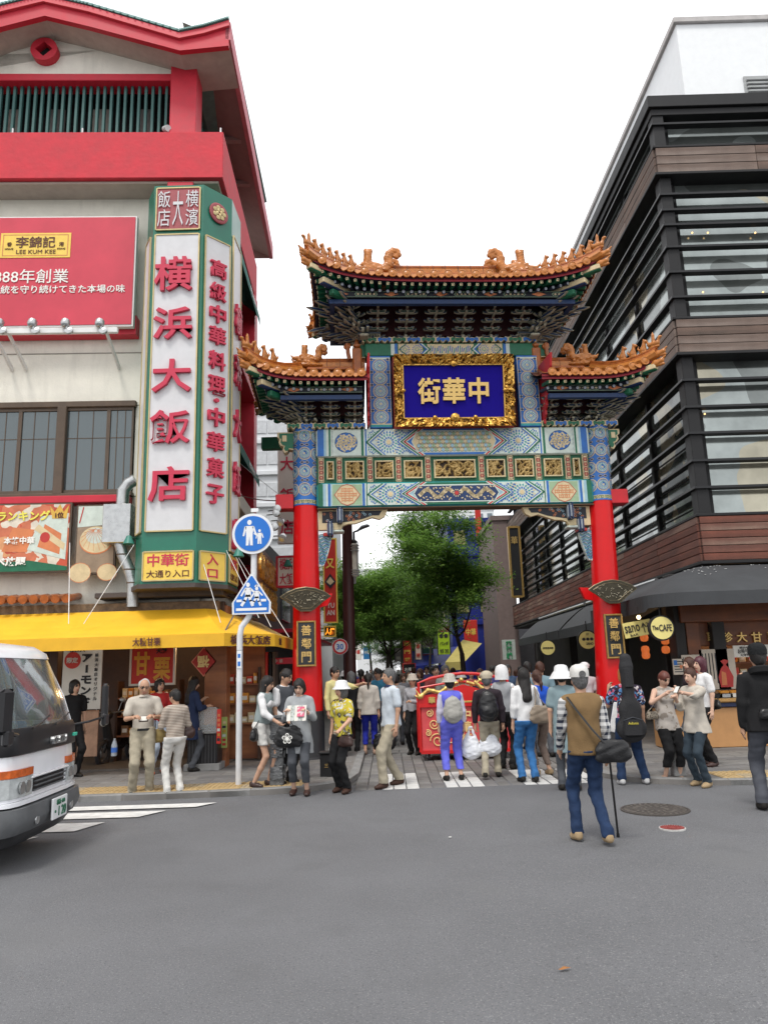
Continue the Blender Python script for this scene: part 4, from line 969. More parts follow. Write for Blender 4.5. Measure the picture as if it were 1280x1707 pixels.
# ================================================================ LEFT RESTAURANT BUILDING
LF = Frame(-3.05, 13.5, 2.3)
def Ly(px, py, y): return LF.yy(px, py, y)
def Lx(px, py, x): return LF.xx(px, py, x)
LB = thing('restaurant_building', 'cream and red restaurant building with green roof on the left corner', 'building', (-3.05, 13.5, 0), R(2.3))
cream = mat('cream_stucco', (.76, .73, .64), .85, var=.08, scale=2.5, bump=.25, bscale=30, dirt=.16)
rstuc = mat('red_stucco', (.56, .035, .052), .7, var=.16, scale=3, bump=.35, bscale=9); rpaint = mat('red_paint', (.52, .02, .04), .5, var=.1)
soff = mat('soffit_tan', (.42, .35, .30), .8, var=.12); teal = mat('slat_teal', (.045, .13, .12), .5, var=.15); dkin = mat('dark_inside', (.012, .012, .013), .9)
roofg = mat('roof_green', (.13, .27, .25), .5, var=.2); brownf = mat('window_brown', (.10, .068, .045), .5, var=.2)
wglass = mat('window_glass', (.10, .12, .125), .04, .55, var=.0, spec=1.0); curtain = mat('curtain', (.35, .34, .3), .9)
def wl(x0, x1, y0, y1, z0, z1, m, name, par=None, **k): return MB().bbox(((x0+x1)/2, (y0+y1)/2, (z0+z1)/2), (abs(x1-x0), abs(y1-y0), abs(z1-z0)), 0, .012).build(name, m, par or LB, **k)
# main walls
wl(-14, -.42, .62, 6, 6.95, 12.0, cream, 'wall'); wl(-14, -.42, .64, 6, 3.0, 5.1, cream, 'wall'); wl(-14, -4.9, .66, 6, 5.1, 6.95, cream, 'wall')
wl(-4.9, -.42, 2.2, 6, 5.1, 6.95, dkin, 'inner_wall'); wl(-1.75, -.43, .63, 2.2, 5.1, 6.95, cream, 'wall')
MB().bx(-14, -.44, .645, .66, 10.55, 10.58).build('wall_joint', brownf, LB); MB().bx(-14, -1.6, .61, .63, 8.05, 8.07).build('wall_joint', mat('joint_line', (.3, .28, .24), .8), LB)
# red parapet band
za = Ly(100, 297, 0).z; zb = Ly(100, 220, 0).z
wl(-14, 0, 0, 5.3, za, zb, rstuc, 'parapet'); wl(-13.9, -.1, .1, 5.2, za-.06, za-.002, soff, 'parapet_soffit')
wl(-1.12, -.6, .05, .6, za-.35, za-.05, rpaint, 'red_bracket')
for px in (22, 138, 368): q = Ly(px, 219, .1); wl(q.x-.018, q.x+.018, .08, .115, zb, zb+.17, mat('white_metal', (.7, .7, .7), .4, .3), 'stub_rod')
# terrace slats
q = [(-1.14-.0, 12.6)]; x = -1.3; zt = Ly(150, 146, .3).z
wl(-14, -1.1, .95, 5.9, zb-.02, 14.8, dkin, 'inner_wall')
sl = MB().bbox((0, 0, 0), (.055, .08, zt-zb+.04), 0, .006).mesh('slat', teal)
x = Ly(280, 190, .3).x; stp = (Ly(280, 190, .3).x-Ly(45, 190, .3).x)/20.35
for i in range(46): inst('slat', sl, LB, (x-.03-i*stp, .3, (zt+zb)/2))
for i in range(8): xx = x-.6-i*.95; wl(xx-.2, xx+.16, .8, .86, zb, zt-.1, curtain if i % 2 else mat('grey_post', (.2, .2, .19), .8), 'inner_post')
wl(-14, -1.1, .1, .5, zt, zt+.17, rpaint, 'lintel')
wl(-1.12, -.58, .05, .62, zb-.03, 14.75, rpaint, 'corner_post'); wl(-1.1, -.6, 4.6, 5.1, zb-.03, 14.6, rpaint, 'corner_post')
for i in range(14): wl(-.86, -.78, .85+i*.25, .92+i*.25, zb, 14.2, teal, 'slat')
# spotlight on the parapet
s = MB(); s.cyl((0, 0, 0), (0, 0, .12), .012, n=6); s.cyl((-.05, .05, .2), (.06, -.1, .1), .06, .065, n=12); q = Ly(278, 210, .12); s.build('parapet_spotlight', MATS['white_metal'], LB, True, loc=(q.x, .12, zb))
# gable wall, coin ornament
aF = lambda px, py, y=-.5: Ly(px, py, y)
tops = [(-120, 52), (-60, 35), (0, 15), (75, -3), (150, 14), (300, 58), (340, 50), (383, 37)]
bots = [(-120, 88), (-60, 70), (0, 45), (75, 26), (150, 44), (300, 84), (340, 80), (381, 76)]
T = [aF(*p) for p in tops]; B_ = [aF(*p) for p in bots]
b = MB()
for i in range(len(T)-1):
    p = [(B_[i].x, B_[i].z), (B_[i+1].x, B_[i+1].z), (T[i+1].x, T[i+1].z), (T[i].x, T[i].z)]; b.prism(p, -.5, -.38)
b.build('eave_fascia', rpaint, LB)
b = MB()
for i in range(len(T)-1):
    p = [(T[i].x, T[i].z-.13), (T[i+1].x, T[i+1].z-.13), (T[i+1].x, T[i+1].z+.0), (T[i].x, T[i].z+.0)]; b.prism(p, -.56, -.503)
b.build('eave_trim', mat('red_trim', (.60, .05, .07), .45, var=.1), LB)
tipx = T[-1].x
# the eave steps down along the side; underside visible from the street
far_t = Lx(453, 411, tipx-.02); yb = far_t.y
def edge_z(y): return T[-1].z+(far_t.z-T[-1].z)*((y+.5)/(yb+.5))
b = MB(); k = 6
for i in range(k):
    y0, y1 = -.5+(yb+.5)*i/k, -.5+(yb+.5)*(i+1)/k; z0, z1 = edge_z(y0), edge_z(y1)
    b.add([(tipx-.08, y0, z0-.42), (tipx+.02, y0, z0-.42), (tipx+.02, y0, z0), (tipx-.08, y0, z0), (tipx-.08, y1, z1-.42), (tipx+.02, y1, z1-.42), (tipx+.02, y1, z1), (tipx-.08, y1, z1)], [(0, 1, 2, 3), (7, 6, 5, 4), (1, 5, 6, 2), (0, 4, 5, 1), (3, 2, 6, 7), (4, 0, 3, 7)])
b.build('side_fascia', mat('fascia_pink', (.58, .16, .19), .6, var=.12), LB)
b = MB()
for i in range(len(T)-1):
    b.add([(T[i].x, -.58, T[i].z+.02), (T[i+1].x, -.58, T[i+1].z+.02), (T[i+1].x, 6, T[i+1].z+.3), (T[i].x, 6, T[i].z+.3)], [(0, 1, 2, 3)])
    b.add([(T[i].x, -.58, T[i].z+.07), (T[i+1].x, -.58, T[i+1].z+.07), (T[i+1].x, -.58, T[i+1].z+.02), (T[i].x, -.58, T[i].z+.02)], [(0, 1, 2, 3)][::-1])
b.build('roof', roofg, LB)
rb = MB()
for i in range(90):
    t = i/90*(len(T)-1.001); j = int(t); f_ = t-j; p = T[j].lerp(T[j+1], f_); rb.cyl((p.x, -.6, p.z+.035), (p.x, .6, p.z+.1), .022, n=6)
rb.build('roof_ribs', roofg, LB, kind='stuff')
b = MB()
for i in range(len(T)-1): b.add([(T[i].x, -.4, B_[i].z+.03), (T[i+1].x, -.4, B_[i+1].z+.03), (T[i+1].x, .7, B_[i+1].z+.05), (T[i].x, .7, B_[i].z+.05)], [(3, 2, 1, 0)])
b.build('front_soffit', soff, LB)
z0, z1 = edge_z(-.5), edge_z(yb); b = MB()
b.add([(tipx-.05, -.4, z0-.36), (tipx-.05, yb, z1-.36), (-.8, yb, z1+.1), (-.8, -.4, z0+.1)], [(0, 1, 2, 3)]); b.add([(tipx, yb, z1-.4), (-1, yb, z1-.4), (-1, yb, z1+.2), (tipx, yb, z1)], [(0, 1, 2, 3)])
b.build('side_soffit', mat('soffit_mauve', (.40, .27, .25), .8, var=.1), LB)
for yy_ in (.9, 2.6, 4.2): b = MB(); b.box(((tipx-.8)/2, yy_, edge_z(yy_)-.22), (tipx+.7, .14, .1)); b.build('soffit_beam', MATS['soffit_mauve'], LB)
b = MB(); gp = [(-14, zt+.17), (-.9, zt+.17), (-.9, B_[5].z+.05)]+[(p.x, p.z+.06) for p in B_[:6][::-1]]; b.prism(gp, .16, .5); b.build('gable_wall', cream, LB)
c = Ly(77, 88, .1); co = MB()
n = 40; 
for i in range(n):
    a, a2 = 2*PI*i/n, 2*PI*(i+1)/n
    def sq(t): m_ = .18/(abs(math.cos(t))+abs(math.sin(t))); return (m_*math.cos(t), m_*math.sin(t))
    i0, i1 = sq(a), sq(a2); o0, o1 = (.275*math.cos(a), .275*math.sin(a)), (.275*math.cos(a2), .275*math.sin(a2))
    V = [(i0[0], -.09, i0[1]), (o0[0], -.09, o0[1]), (o1[0], -.09, o1[1]), (i1[0], -.09, i1[1]), (i0[0], .09, i0[1]), (o0[0], .09, o0[1]), (o1[0], .09, o1[1]), (i1[0], .09, i1[1])]
    co.add(V, [(0, 3, 2, 1)[::-1], (1, 2, 6, 5), (0, 4, 7, 3)])
co.build('coin_ornament', rpaint, LB, loc=(c.x, .08, c.z)); MB().prism([(-.17, 0), (0, -.17), (.17, 0), (0, .17)], .06, .08).build('coin_hole', dkin, LB, loc=(c.x, .08, c.z))
# windows of the first floor
zw0, zw1 = Ly(110, 826, .6).z, Ly(110, 676, .6).z
wl(-14, -1.72, .52, .72, zw1-.06, zw1+.06, brownf, 'window_head'); wl(-14, -1.72, .5, .72, zw0-.05, zw0+.03, brownf, 'window_sill')
edges = [-40, 32, 103, 180, 222]; 
for i in range(len(edges)-1):
    xa, xb = Ly(edges[i], 750, .6).x, Ly(edges[i+1], 750, .6).x; w = xb-xa
    fr = MB(); t = .035
    for (a, c_) in ((xa, xa+t), (xb-t, xb)): fr.bx(a, c_, .57, .63, zw0+.03, zw1-.06)
    fr.bx(xa+t, xb-t, .57, .63, zw0+.03, zw0+.1); fr.bx(xa+t, xb-t, .57, .63, zw1-.12, zw1-.06)
    fo = fr.build('window', brownf, LB); MB().bx(xa+t, xb-t, .6, .608, zw0+.1, zw1-.12).build('pane', wglass, fo)
    for q in (.33, .66): MB().bx(xa+w*q-.008, xa+w*q+.008, .592, .599, zw0+.1, zw1-.12).build('glazing_bar', brownf, fo)
    MB().bx(xa+t, xb-t, .592, .599, (zw0+zw1)/2+.22, (zw0+zw1)/2+.235).build('glazing_bar', brownf, fo)
xa = Ly(103, 750, .6).x; wl(xa-.09, xa+.09, .5, .66, zw0, zw1-.04, brownf, 'mullion')
wl(-14, -1.75, .35, .66, zw0-.2, zw0-.06, rpaint, 'red_ledge')
# small tiled canopy over the shop
zc = Ly(60, 1003, .2).z; b = MB()
for i in range(26):
    x = Ly(118, 1000, .2).x-i*.19
    b.tube([(x, .6, zc+.12), (x, .3, zc+.07), (x, .0, zc+.02)], .065, 8); b.cyl((x, .0, zc+.02), (x, -.02, zc+.018), .078, n=12)
b.build('canopy_tiles', tile, LB, True)
wl(-14, 0.0, .25, .7, zc-.32, zc-.06, mat('carved_wood', (.16, .10, .055), .7, var=.5, scale=14, bump=.8, bscale=14), 'carved_frieze'); wl(-14, .08, .1, .7, zc-.04+.1, zc+.16, mat('dark_trim', (.07, .055, .05), .6, var=.3), 'cornice') if False else wl(-2.2, .1, .12, .7, zc+.02, zc+.12, mat('dark_trim', (.07, .055, .05), .6, var=.3), 'cornice')
# side wall: windows, red ledges, teal blinds and the end post
wl(-.42, -.36, .7, 5.2, 3.0, 11.9, cream, 'side_wall')
wl(-.36, .02, 4.75, 5.3, 0, za, rpaint, 'corner_post')
for z0_, z1_ in ((9.2, 11.2), (5.9, 8.2), (3.4, 5.0)): 
    fo = wl(-.36, -.31, 1.2, 4.7, z0_, z1_, brownf, 'side_window'); wl(-.31, -.30, 1.3, 2.9, z0_+.1, z1_-.1, wglass, 'pane', fo); wl(-.31, -.30, 3.05, 4.6, z0_+.1, z1_-.1, wglass, 'pane', fo)
wl(-.36, .05, .8, 5.2, 8.5, 8.95, rpaint, 'red_ledge'); wl(-.36, .03, .8, 5.2, 5.25, 5.6, cream, 'side_ledge')
for zz in (10.9, 6.5):
    b = MB(); b.add([(-.30, 1.0, zz+.35), (-.30, 4.9, zz+.35), (.14, 4.9, zz), (.14, 1.0, zz)], [(0, 1, 2, 3)]); b.add([(.14, 1.0, zz), (.14, 4.9, zz), (.14, 4.9, zz-.22), (.14, 1.0, zz-.22)], [(0, 1, 2, 3)]); bo = b.build('side_blind', mat('blind_teal', (.02, .16, .13), .7), LB)
    text('RESTAURANT', MATS['white_metal'], LB, (.15, 3.6, zz-.11), h=.12, M=RZ(PI/2))
wl(-.32, .1, .7, 5.2, 4.3, 4.5, MATS['dark_trim'], 'side_cornice')
# metal duct
dm = mat('galvanised', (.45, .46, .46), .3, .8, var=.2, scale=10); ox = [Ly(px, py, .25) for px, py in ((213, 806), (207, 818), (205, 840))]
wlx0, wlx1 = Ly(178, 870, .2).x, Ly(224, 870, .2).x
duct = thing('exhaust_duct', 'silver exhaust duct with a square box beside the green sign tower', 'duct', (0, 0, 0)); duct.parent = None; duct.location = LB.location; duct.rotation_euler = LB.rotation_euler
b = MB(); P_ = [Ly(px, py, .15) for px, py in ((226, 800), (215, 806), (206, 818), (204, 846))]; b.tube([(p.x, .15, p.z) for p in P_], .115, 14); b.build('upper_elbow', dm, duct, True)
z0_, z1_ = Ly(200, 906, .1).z, Ly(200, 842, .1).z; MB().bbox(((wlx0+wlx1)/2, .2, (z0_+z1_)/2), (wlx1-wlx0, .45, z1_-z0_), 0, .01).build('duct_box', dm, duct)
b = MB(); P_ = [Ly(px, py, .15) for px, py in ((200, 905), (205, 925), (216, 950), (222, 972), (221, 1012))]; b.tube([(p.x, .15, p.z) for p in P_], .105, 14); b.build('lower_pipe', dm, duct, True)
for p in P_[1:4]: MB().cyl((p.x, .15, p.z-.012), (p.x, .15, p.z+.012), .112, n=14).build('pipe_seam', brownf, duct)
# ---- big red billboard with floodlights
white_f = mat('white_frame', (.72, .72, .70), .5, var=.08); billred = mat('billboard_red', (.56, .045, .075), .45, var=.12, scale=1.5)
p0, p1 = Ly(231, 358, .25), Ly(222, 545, .25); bb = thing('red_billboard', 'large red billboard with yellow plate and white Japanese lettering', 'billboard', tuple(LB.location), LB.rotation_euler[2])
bz0, bz1 = p1.z, p0.z-.05; bx1 = (p0.x+p1.x)/2; bx0 = bx1-3.9
MB().bx(bx0, bx1, .22, .34, bz0, bz1).build('billboard_frame', white_f, bb); MB().bx(bx0+.03, bx1-.03, .205, .218, bz0+.04, bz1-.03).build('billboard_face', billred, bb)
MB().bx(bx0, bx1+.02, .36, .6, bz0-.1, bz0+.3).build('billboard_backing', rpaint, bb)
yel = mat('plate_yellow', (.80, .56, .10), .45, var=.1); inkb = mat('ink_brown', (.10, .03, .02), .6); inkw = mat('ink_white', (.8, .79, .74), .6)
c = Ly(60, 409, .2); cw = (Ly(118, 409, .2).x-Ly(1, 409, .2).x); ch = Ly(60, 389, .2).z-Ly(60, 430, .2).z
MB().bx(c.x-cw/2, c.x+cw/2, .195, .204, c.z-ch/2, c.z+ch/2).build('name_plate', yel, bb)
P = Paint(lambda u, v, l: (c.x+u, .194-l*.4, c.z+v)); P.line([(-cw*.46, -ch*.42), (cw*.46, -ch*.42), (cw*.46, ch*.42), (-cw*.46, ch*.42)], .015, 'orange', 1, True); P.build('plate_border', bb)
text('李錦記', inkb, bb, (c.x, .19, c.z+ch*.12), h=ch*.46, bold=.01); text('LEE KUM KEE', inkb, bb, (c.x+.02, .19, c.z-ch*.27), h=ch*.16, w=cw*.56)
for s_, t_ in ((-1, '香'), (1, '港')): text(t_, inkb, bb, (c.x+s_*cw*.37, .19, c.z+.02), h=ch*.17); text('HONG' if s_ < 0 else 'KONG', inkb, bb, (c.x+s_*cw*.37, .19, c.z-ch*.15), h=ch*.07)
a, c2 = Ly(-18, 460, .2), Ly(115, 460, .2); text('1888年創業', inkw, bb, ((a.x+c2.x)/2, .195, c2.z), w=c2.x-a.x, bold=.004)
a, c2 = Ly(-14, 481, .2), Ly(209, 481, .2); text('伝統を守り続けてきた本場の味', inkw, bb, ((a.x+c2.x)/2, .195, c2.z), w=c2.x-a.x, bold=.01)
zb_ = Ly(100, 552, -.25).z; xe = Ly(197, 552, -.25).x
MB().bbox(((bx0+xe)/2, -.25, zb_), (xe-bx0, .08, .11), 0, .01).build('lamp_bar', white_f, bb)
for px in (-52, 5, 60, 115, 172):
    q = Ly(px, 545, -.3); l = MB(); l.cyl((0, 0, 0), (.0, -.14, -.02), .02, n=8); l.lathe([(.02, .0), (.06, .02), (.085, .07), (.085, .15), (.02, .155)], n=14, M=Matrix.Translation((-.05, -.14, .0)) @ RX(-.5)); l.lathe([(.075, -.02), (.08, .03), (.03, .05)], n=12, M=Matrix.Translation((.03, -.1, -.07)) @ RX(1.3)); l.build('floodlight', dm, bb, True, loc=(q.x, -.25, q.z-.03))
for px in (8, 32, 190): q = Ly(px, 570, .2); MB().prism([(-.25, zb_-.05), (.6, zb_-.45), (.6, zb_-.35), (-.2, zb_)][::-1], q.x-.02, q.x+.02, ax='x').build('bar_strut', white_f, bb)
# ---- menu boards
mb1 = thing('menu_billboard', 'menu billboard with crown badge and ranking lettering over the shop', 'sign', tuple(LB.location), LB.rotation_euler[2])
def board(t, px0, px1, py0, py1, y, face, fm=brownf):
    a, c_ = Ly(px0, py1, y), Ly(px1, py0, y); MB().bx(a.x-.03, c_.x+.03, y+.012, y+.09, a.z-.03, c_.z+.03).build('board_frame', fm, t); MB().bx(a.x, c_.x, y, y+.01, a.z, c_.z).build('board_face', face, t); return a, c_
foodr = mat('food_red', (.55, .16, .08), .5, pattern='floral', cols=[(.62, .3, .14), (.5, .08, .04), (.66, .6, .5)], pscale=2.2, var=.2)
a, c_ = board(mb1, -60, 118, 840, 955, .28, foodr); W_, H2 = c_.x-a.x, c_.z-a.z
P = Paint(lambda u, v, l: (a.x+u*W_, .279-l, a.z+v*H2)); 
P.poly([(.1, .0), (1, 0), (1, .06), (.62, .16), (.1, .12)], 'green', 1).poly([(.60, .32), (.98, .16), (.99, .86), (.72, .82)], 'white', 1.5).poly([(.70, .36), (.92, .24), (.93, .55), (.76, .7)], 'orange', 2).poly([(.66, .62), (.96, .3), (.97, .4), (.7, .7)], 'cream', 2.4).disc(.77, .5, .05, 'red', 2.6, 12, rv=.08).poly([(.35, .3), (.6, .28), (.66, .62), (.45, .66)], 'orange', 1.2)
P.poly([(.80, .98), (.83, .78), (.97, .78), (.99, .98), (.94, .88), (.90, 1.0), (.85, .88)], 'gold', 3); P.build('menu_picture', mb1)
text('ランキング', mat('ink_yellow', (.75, .68, .1), .5), mb1, (a.x+W_*.55, .265, a.z+H2*.83), w=W_*.52, bold=.03); text('1位', MATS['ink_brown'], mb1, (a.x+W_*.9, .262, a.z+H2*.83), h=H2*.09, bold=.02)
text('本格中華', inkw, mb1, (a.x+W_*.52, .265, a.z+H2*.46), w=W_*.3, bold=.03); text('食べ放題', inkw, mb1, (a.x+W_*.40, .265, a.z+H2*.15), w=W_*.4, h=H2*.14, bold=.04)
mb2 = thing('bun_billboard', 'square picture board of a steamed bun beside the silver duct', 'sign', tuple(LB.location), LB.rotation_euler[2])
a, c_ = board(mb2, 126, 193, 843, 955, .28, mat('bun_back', (.30, .22, .15), .5, var=.3, scale=3)); W_, H2 = c_.x-a.x, c_.z-a.z
P = Paint(lambda u, v, l: (a.x+u*W_, .279-l, a.z+v*H2)); P.poly([(0, .68), (1, .72), (1, 1), (0, 1)], 'white', 1).disc(.52, .47, .45, 'orange', 1.6, 24, rv=.20).disc(.52, .49, .44, 'cream', 2, 24, rv=.20).disc(.5, .55, .26, 'white', 2.2, 18, rv=.12)
for i in range(15): q = i*.42; P.line([(.5+.05*math.cos(q), .62+.02*math.sin(q)), (.5+.2*math.cos(q+.25), .57+.08*math.sin(q+.25)), (.51+.4*math.cos(q+.4), .49+.17*math.sin(q+.4))], .008, 'orange', 3)
P.disc(.12, .0, .3, 'orange', 1.8, 16, rv=.15).disc(.12, -.0, .29, 'cream', 2, 16, rv=.14).disc(.85, .0, .27, 'orange', 1.8, 16, rv=.13).disc(.85, .0, .26, 'cream', 2, 16, rv=.12).line([(.05, .75), (.14, .98)], .03, 'red', 3); P.build('menu_picture', mb2)
# ================================================================ SIGN TOWER
ST = thing('sign_tower', 'tall octagonal green sign tower with white panels and big red characters', 'sign', (-3.3, 13.0, 0))
tg = mat('tower_green', (.012, .15, .095), .35, var=.1, scale=3, coat=.2); panel = mat('panel_white', (.60, .60, .61), .35, var=.06); trimg = mat('trim_gold', (.5, .40, .2), .4, .4)
chr_ = mat('character_red', (.52, .03, .07), .45, var=.06)
PL_ = [(-1.24, 1.3), (-1.2, .42), (-.96, 0), (0, 0), (.45, .5), (.47, 1.3)]
zb0, zt0 = 3.27, A(300, 309, 13).z
MB().prism(PL_, zb0, zt0, 0, 'z').build('tower_body', tg, ST); MB().prism([(a*1.04, b_-.03) for a, b_ in PL_], zb0-.08, zb0-.002, 0, 'z').build('tower_base_trim', MATS['dark_trim'], ST)
def face(i0, i1): 
    a, c = Vector((*PL_[i0], 0)), Vector((*PL_[i1], 0)); d = (c-a); return a, d.normalized(), d.length, math.atan2(d.y, d.x)
def tower_panel(fi, u0, u1, z0, z1, m, name, out=.012):
    a, d, L_, ang = face(*fi); mid = a+d*(u0+u1)/2; nrm = Vector((d.y, -d.x, 0)); q = mid+nrm*out
    o = MB().bbox((0, 0, 0), (u1-u0, .03, z1-z0), 0, .004).build(name, m, ST, loc=(q.x, q.y, (z0+z1)/2), rz=ang); 
    f = MB(); w, h = u1-u0, z1-z0
    for s_ in (-1, 1): f.bx(s_*w/2-.012, s_*w/2+.012, -.03, .0, -h/2, h/2); f.bx(-w/2+.012, w/2-.012, -.03, 0, s_*h/2-.012, s_*h/2+.012)
    f.build('panel_trim', trimg, o); return o, q+nrm*.018, RZ(ang)
zf = lambda py: A(295, py, 13).z
ZP0, ZP1 = zf(885), zf(392)
po, q, M_ = tower_panel((2, 3), .06, .90, ZP0, ZP1, panel, 'white_panel')
for ch, py, h in (('横', 459, .72), ('浜', 541, .66), ('大', 628, .66), ('飯', 713, .66), ('店', 808, .66)):
    pt = A({'横': 291, '浜': 290, '大': 288, '飯': 285, '店': 283}[ch], py, 12.98); text(ch, chr_, ST, (pt.x+3.3, -.07, pt.z), w=.72, h=h*.97, depth=.035, bold=.018, name='character')
zs = [A(360, py, 13.25).z for py in (451, 489, 526, 562, 603, 644, 669, 697, 738, 781, 825)]
po, q, M_ = tower_panel((3, 4), .05, .62, ZP0, ZP1, panel, 'white_panel')
for ch, z in zip('高級中華料理・中華菓子', zs):
    text(ch, chr_, ST, (q.x+.02, q.y-.02, z), w=.36 if ch != '・' else .1, h=.36 if ch != '・' else .08, M=M_, depth=.03, bold=.02, name='character')
po, q, M_ = tower_panel((4, 5), .05, .74, ZP0-.3, ZP1+.3, panel, 'white_panel')
for i, ch in enumerate('横浜大飯店'): text(ch, chr_, ST, (q.x+.03, q.y, ZP1-1.4-i*1.08), w=.5, h=.62, M=M_, depth=.03, bold=.025, name='character')
tower_panel((1, 2), .06, .42, ZP0, ZP1, panel, 'white_panel')
sealm = mat('seal_red', (.33, .07, .08), .5)
po, q, M_ = tower_panel((2, 3), .06, .90, zf(384), zf(315), sealm, 'seal_panel')
cx_ = .48-.96; zc_ = (zf(384)+zf(315))/2
for t_, dx, dz, w_, h_ in (('大', 0, 0, .2, .74), ('横', .27, .2, .24, .36), ('濱', .27, -.2, .24, .36), ('飯', -.27, .2, .24, .36), ('店', -.27, -.2, .24, .36)): text(t_, panel, ST, (cx_+dx, -.045, zc_+dz), w=w_, h=h_, depth=.004)
a, d, L_, ang = face(3, 4); mid = a+d*.335; nn = Vector((d.y, -d.x, 0)); md = mid+nn*.03; zc_ = A(366, 357, 13.25).z
MB().lathe([(.002, -.02), (.21, -.02), (.215, .01), (.19, .02), (.002, .02)], n=24, M=RX(PI/2)).build('medallion', sealm, ST, loc=(md.x, md.y, zc_), rz=ang)
b = MB()
for i in range(7): aa = 2*PI*i/7; b.ball((.11*math.cos(aa), -.03, .11*math.sin(aa)), (.05, .012, .05), n=8, k=4)
for i in range(4): aa = 2*PI*i/4+.4; b.ball((.05*math.cos(aa), -.035, .05*math.sin(aa)), (.03, .012, .045), n=8, k=4)
b.build('medallion_flower', trimg, ST, loc=(md.x, md.y, zc_), rz=ang)
for fi, u0, u1, t1, t2 in (((2, 3), .04, .92, '中華街', '大通り入口'), ((3, 4), .06, .6, '入', '口'), ((4, 5), .05, .7, '中華街', '大通り入口')):
    z0_, z1_ = zf(967), zf(919); po, q, M_ = tower_panel(fi, u0, u1, z0_, z1_, yel, 'yellow_panel'); zc_ = (z0_+z1_)/2; h = z1_-z0_
    if t1 == '入': text(t1, chr_, ST, (q.x, q.y, zc_+.12), h=.2, w=.24, M=M_, bold=.02); text(t2, chr_, ST, (q.x, q.y, zc_-.13), h=.16, w=.22, M=M_, bold=.02)
    else: text(t1, chr_, ST, (q.x, q.y, zc_+.10), w=(u1-u0)*.82, h=.22, M=M_, bold=.015); text(t2, inkb, ST, (q.x, q.y, zc_-.14), w=(u1-u0)*.84, h=.13, M=M_, bold=.01)
b = MB(); c = A(252, 352, 13.3); 
gl = mat('lamp_green', (.03, .17, .13), .4)
for i, (px, py, Y) in enumerate(((215, 902, 12.9), (398, 923, 13.1), (480, 940, 16.5))):
    p = A(px, py, Y); l = MB(); l.lathe([(.02, .1), (.04, .09), (.1, -.05), (.095, -.055), (.02, .06)], n=16); l.cyl((0, 0, .08), (.0, .5, .12), .012, n=6); tag(l.build('sign_lamp', gl, None, True, loc=tuple(p)), ['small green cone lamp under the duct box', 'small green cone lamp left of the round blue sign', 'small green cone lamp just left of the gate column'][i], 'lamp', 'green cone lamps')
# ================================================================ YELLOW AWNING AND OPEN SHOP
ya = mat('awning_yellow', (.78, .43, .02), .6, var=.08, scale=2, bump=.1, bscale=8, dirt=.10); ya_s = mat('awning_stain', (.6, .30, .03), .7)
AW = thing('yellow_awning', 'yellow canvas awning with dark characters wrapping the corner shop', 'awning', (-2.7, 12.5, 0))
zi, zo, zv = A(200, 1018, 13.4).z, A(200, 1060, 12.5).z, A(200, 1079, 12.5).z
zi, zo, zv = 2.86, 2.36, 2.15
inn = [(-12, 14.0), (-3.15, 14.0), (-2.85, 14.2), (-2.8, 18.0)]; out = [(-12, 12.5), (-2.68, 12.5), (-1.98, 13.4), (-1.95, 18.0)]
inn = [(-12, 13.55), (-3.25, 13.55), (-3.05, 13.85), (-3.0, 18.0)]
b = MB(); L3 = lambda p, z: (p[0]+2.7, p[1]-12.5, z)
for i in range(3):
    n = 1 if i else 7
    for k in range(n):
        t0, t1 = k/n, (k+1)/n; lp_ = lambda P, t: (P[i][0]+(P[i+1][0]-P[i][0])*t, P[i][1]+(P[i+1][1]-P[i][1])*t)
        a, c, d, e = lp_(inn, t0), lp_(inn, t1), lp_(out, t1), lp_(out, t0); nv = 4
        for j in range(nv):
            s0, s1 = j/nv, (j+1)/nv; mixp = lambda p, q, s: (p[0]+(q[0]-p[0])*s, p[1]+(q[1]-p[1])*s); zz = lambda s: zi+(zo-zi)*s-.05*math.sin(PI*s)
            b.add([L3(mixp(a, e, s0), zz(s0)), L3(mixp(c, d, s0), zz(s0)), L3(mixp(c, d, s1), zz(s1)), L3(mixp(a, e, s1), zz(s1))], [(3, 2, 1, 0)])
b.build('canopy', ya, AW)
b = MB()
for i in range(3):
    a, c = out[i], out[i+1]; b.add([L3(a, zv), L3(c, zv), L3(c, zo), L3(a, zo)], [(0, 1, 2, 3)]); b.add([L3((a[0], a[1]+.02), zv), L3((c[0], c[1]+.02), zv), L3((c[0], c[1]+.02), zo), L3((a[0], a[1]+.02), zo)], [(3, 2, 1, 0)])
b.build('valance', mat('valance_yellow', (.72, .40, .02), .6, var=.1, scale=3), AW)
b = MB()
for x in (-8, -6.6, -5.25, -4.0, -2.72): b.cyl(L3((x, 12.53), zo-.05), L3((x, 13.55), zi-.1), .015, n=6)
b.cyl(L3((-12, 12.53), zv+.02), L3((-2.69, 12.53), zv+.02), .015, n=6); b.cyl(L3((-2.69, 12.53), zv+.02), L3((-2.0, 13.42), zv+.02), .015, n=6); b.build('awning_frame', MATS['galvanised'], AW)
c = A(245, 1067, 12.48); text('大粒甘栗', inkb, AW, (c.x+2.7, -.025, (zo+zv)/2), w=.46, h=.14, bold=.02)
mid = Vector(((out[1][0]+out[2][0])/2+2.7, (out[1][1]+out[2][1])/2-12.5, (zo+zv)/2)); an = math.atan2(out[2][1]-out[1][1], out[2][0]-out[1][0]); nn = Vector((math.sin(an), -math.cos(an), 0)); 
mid += nn*.02; text('横浜大飯店', inkb, AW, tuple(mid), w=.9, h=.16, M=RZ(an), bold=.02); text('甘栗', inkb, AW, (-1.965+2.7, 1.5, (zo+zv)/2), w=.3, h=.13, M=RZ(PI/2), bold=.02)
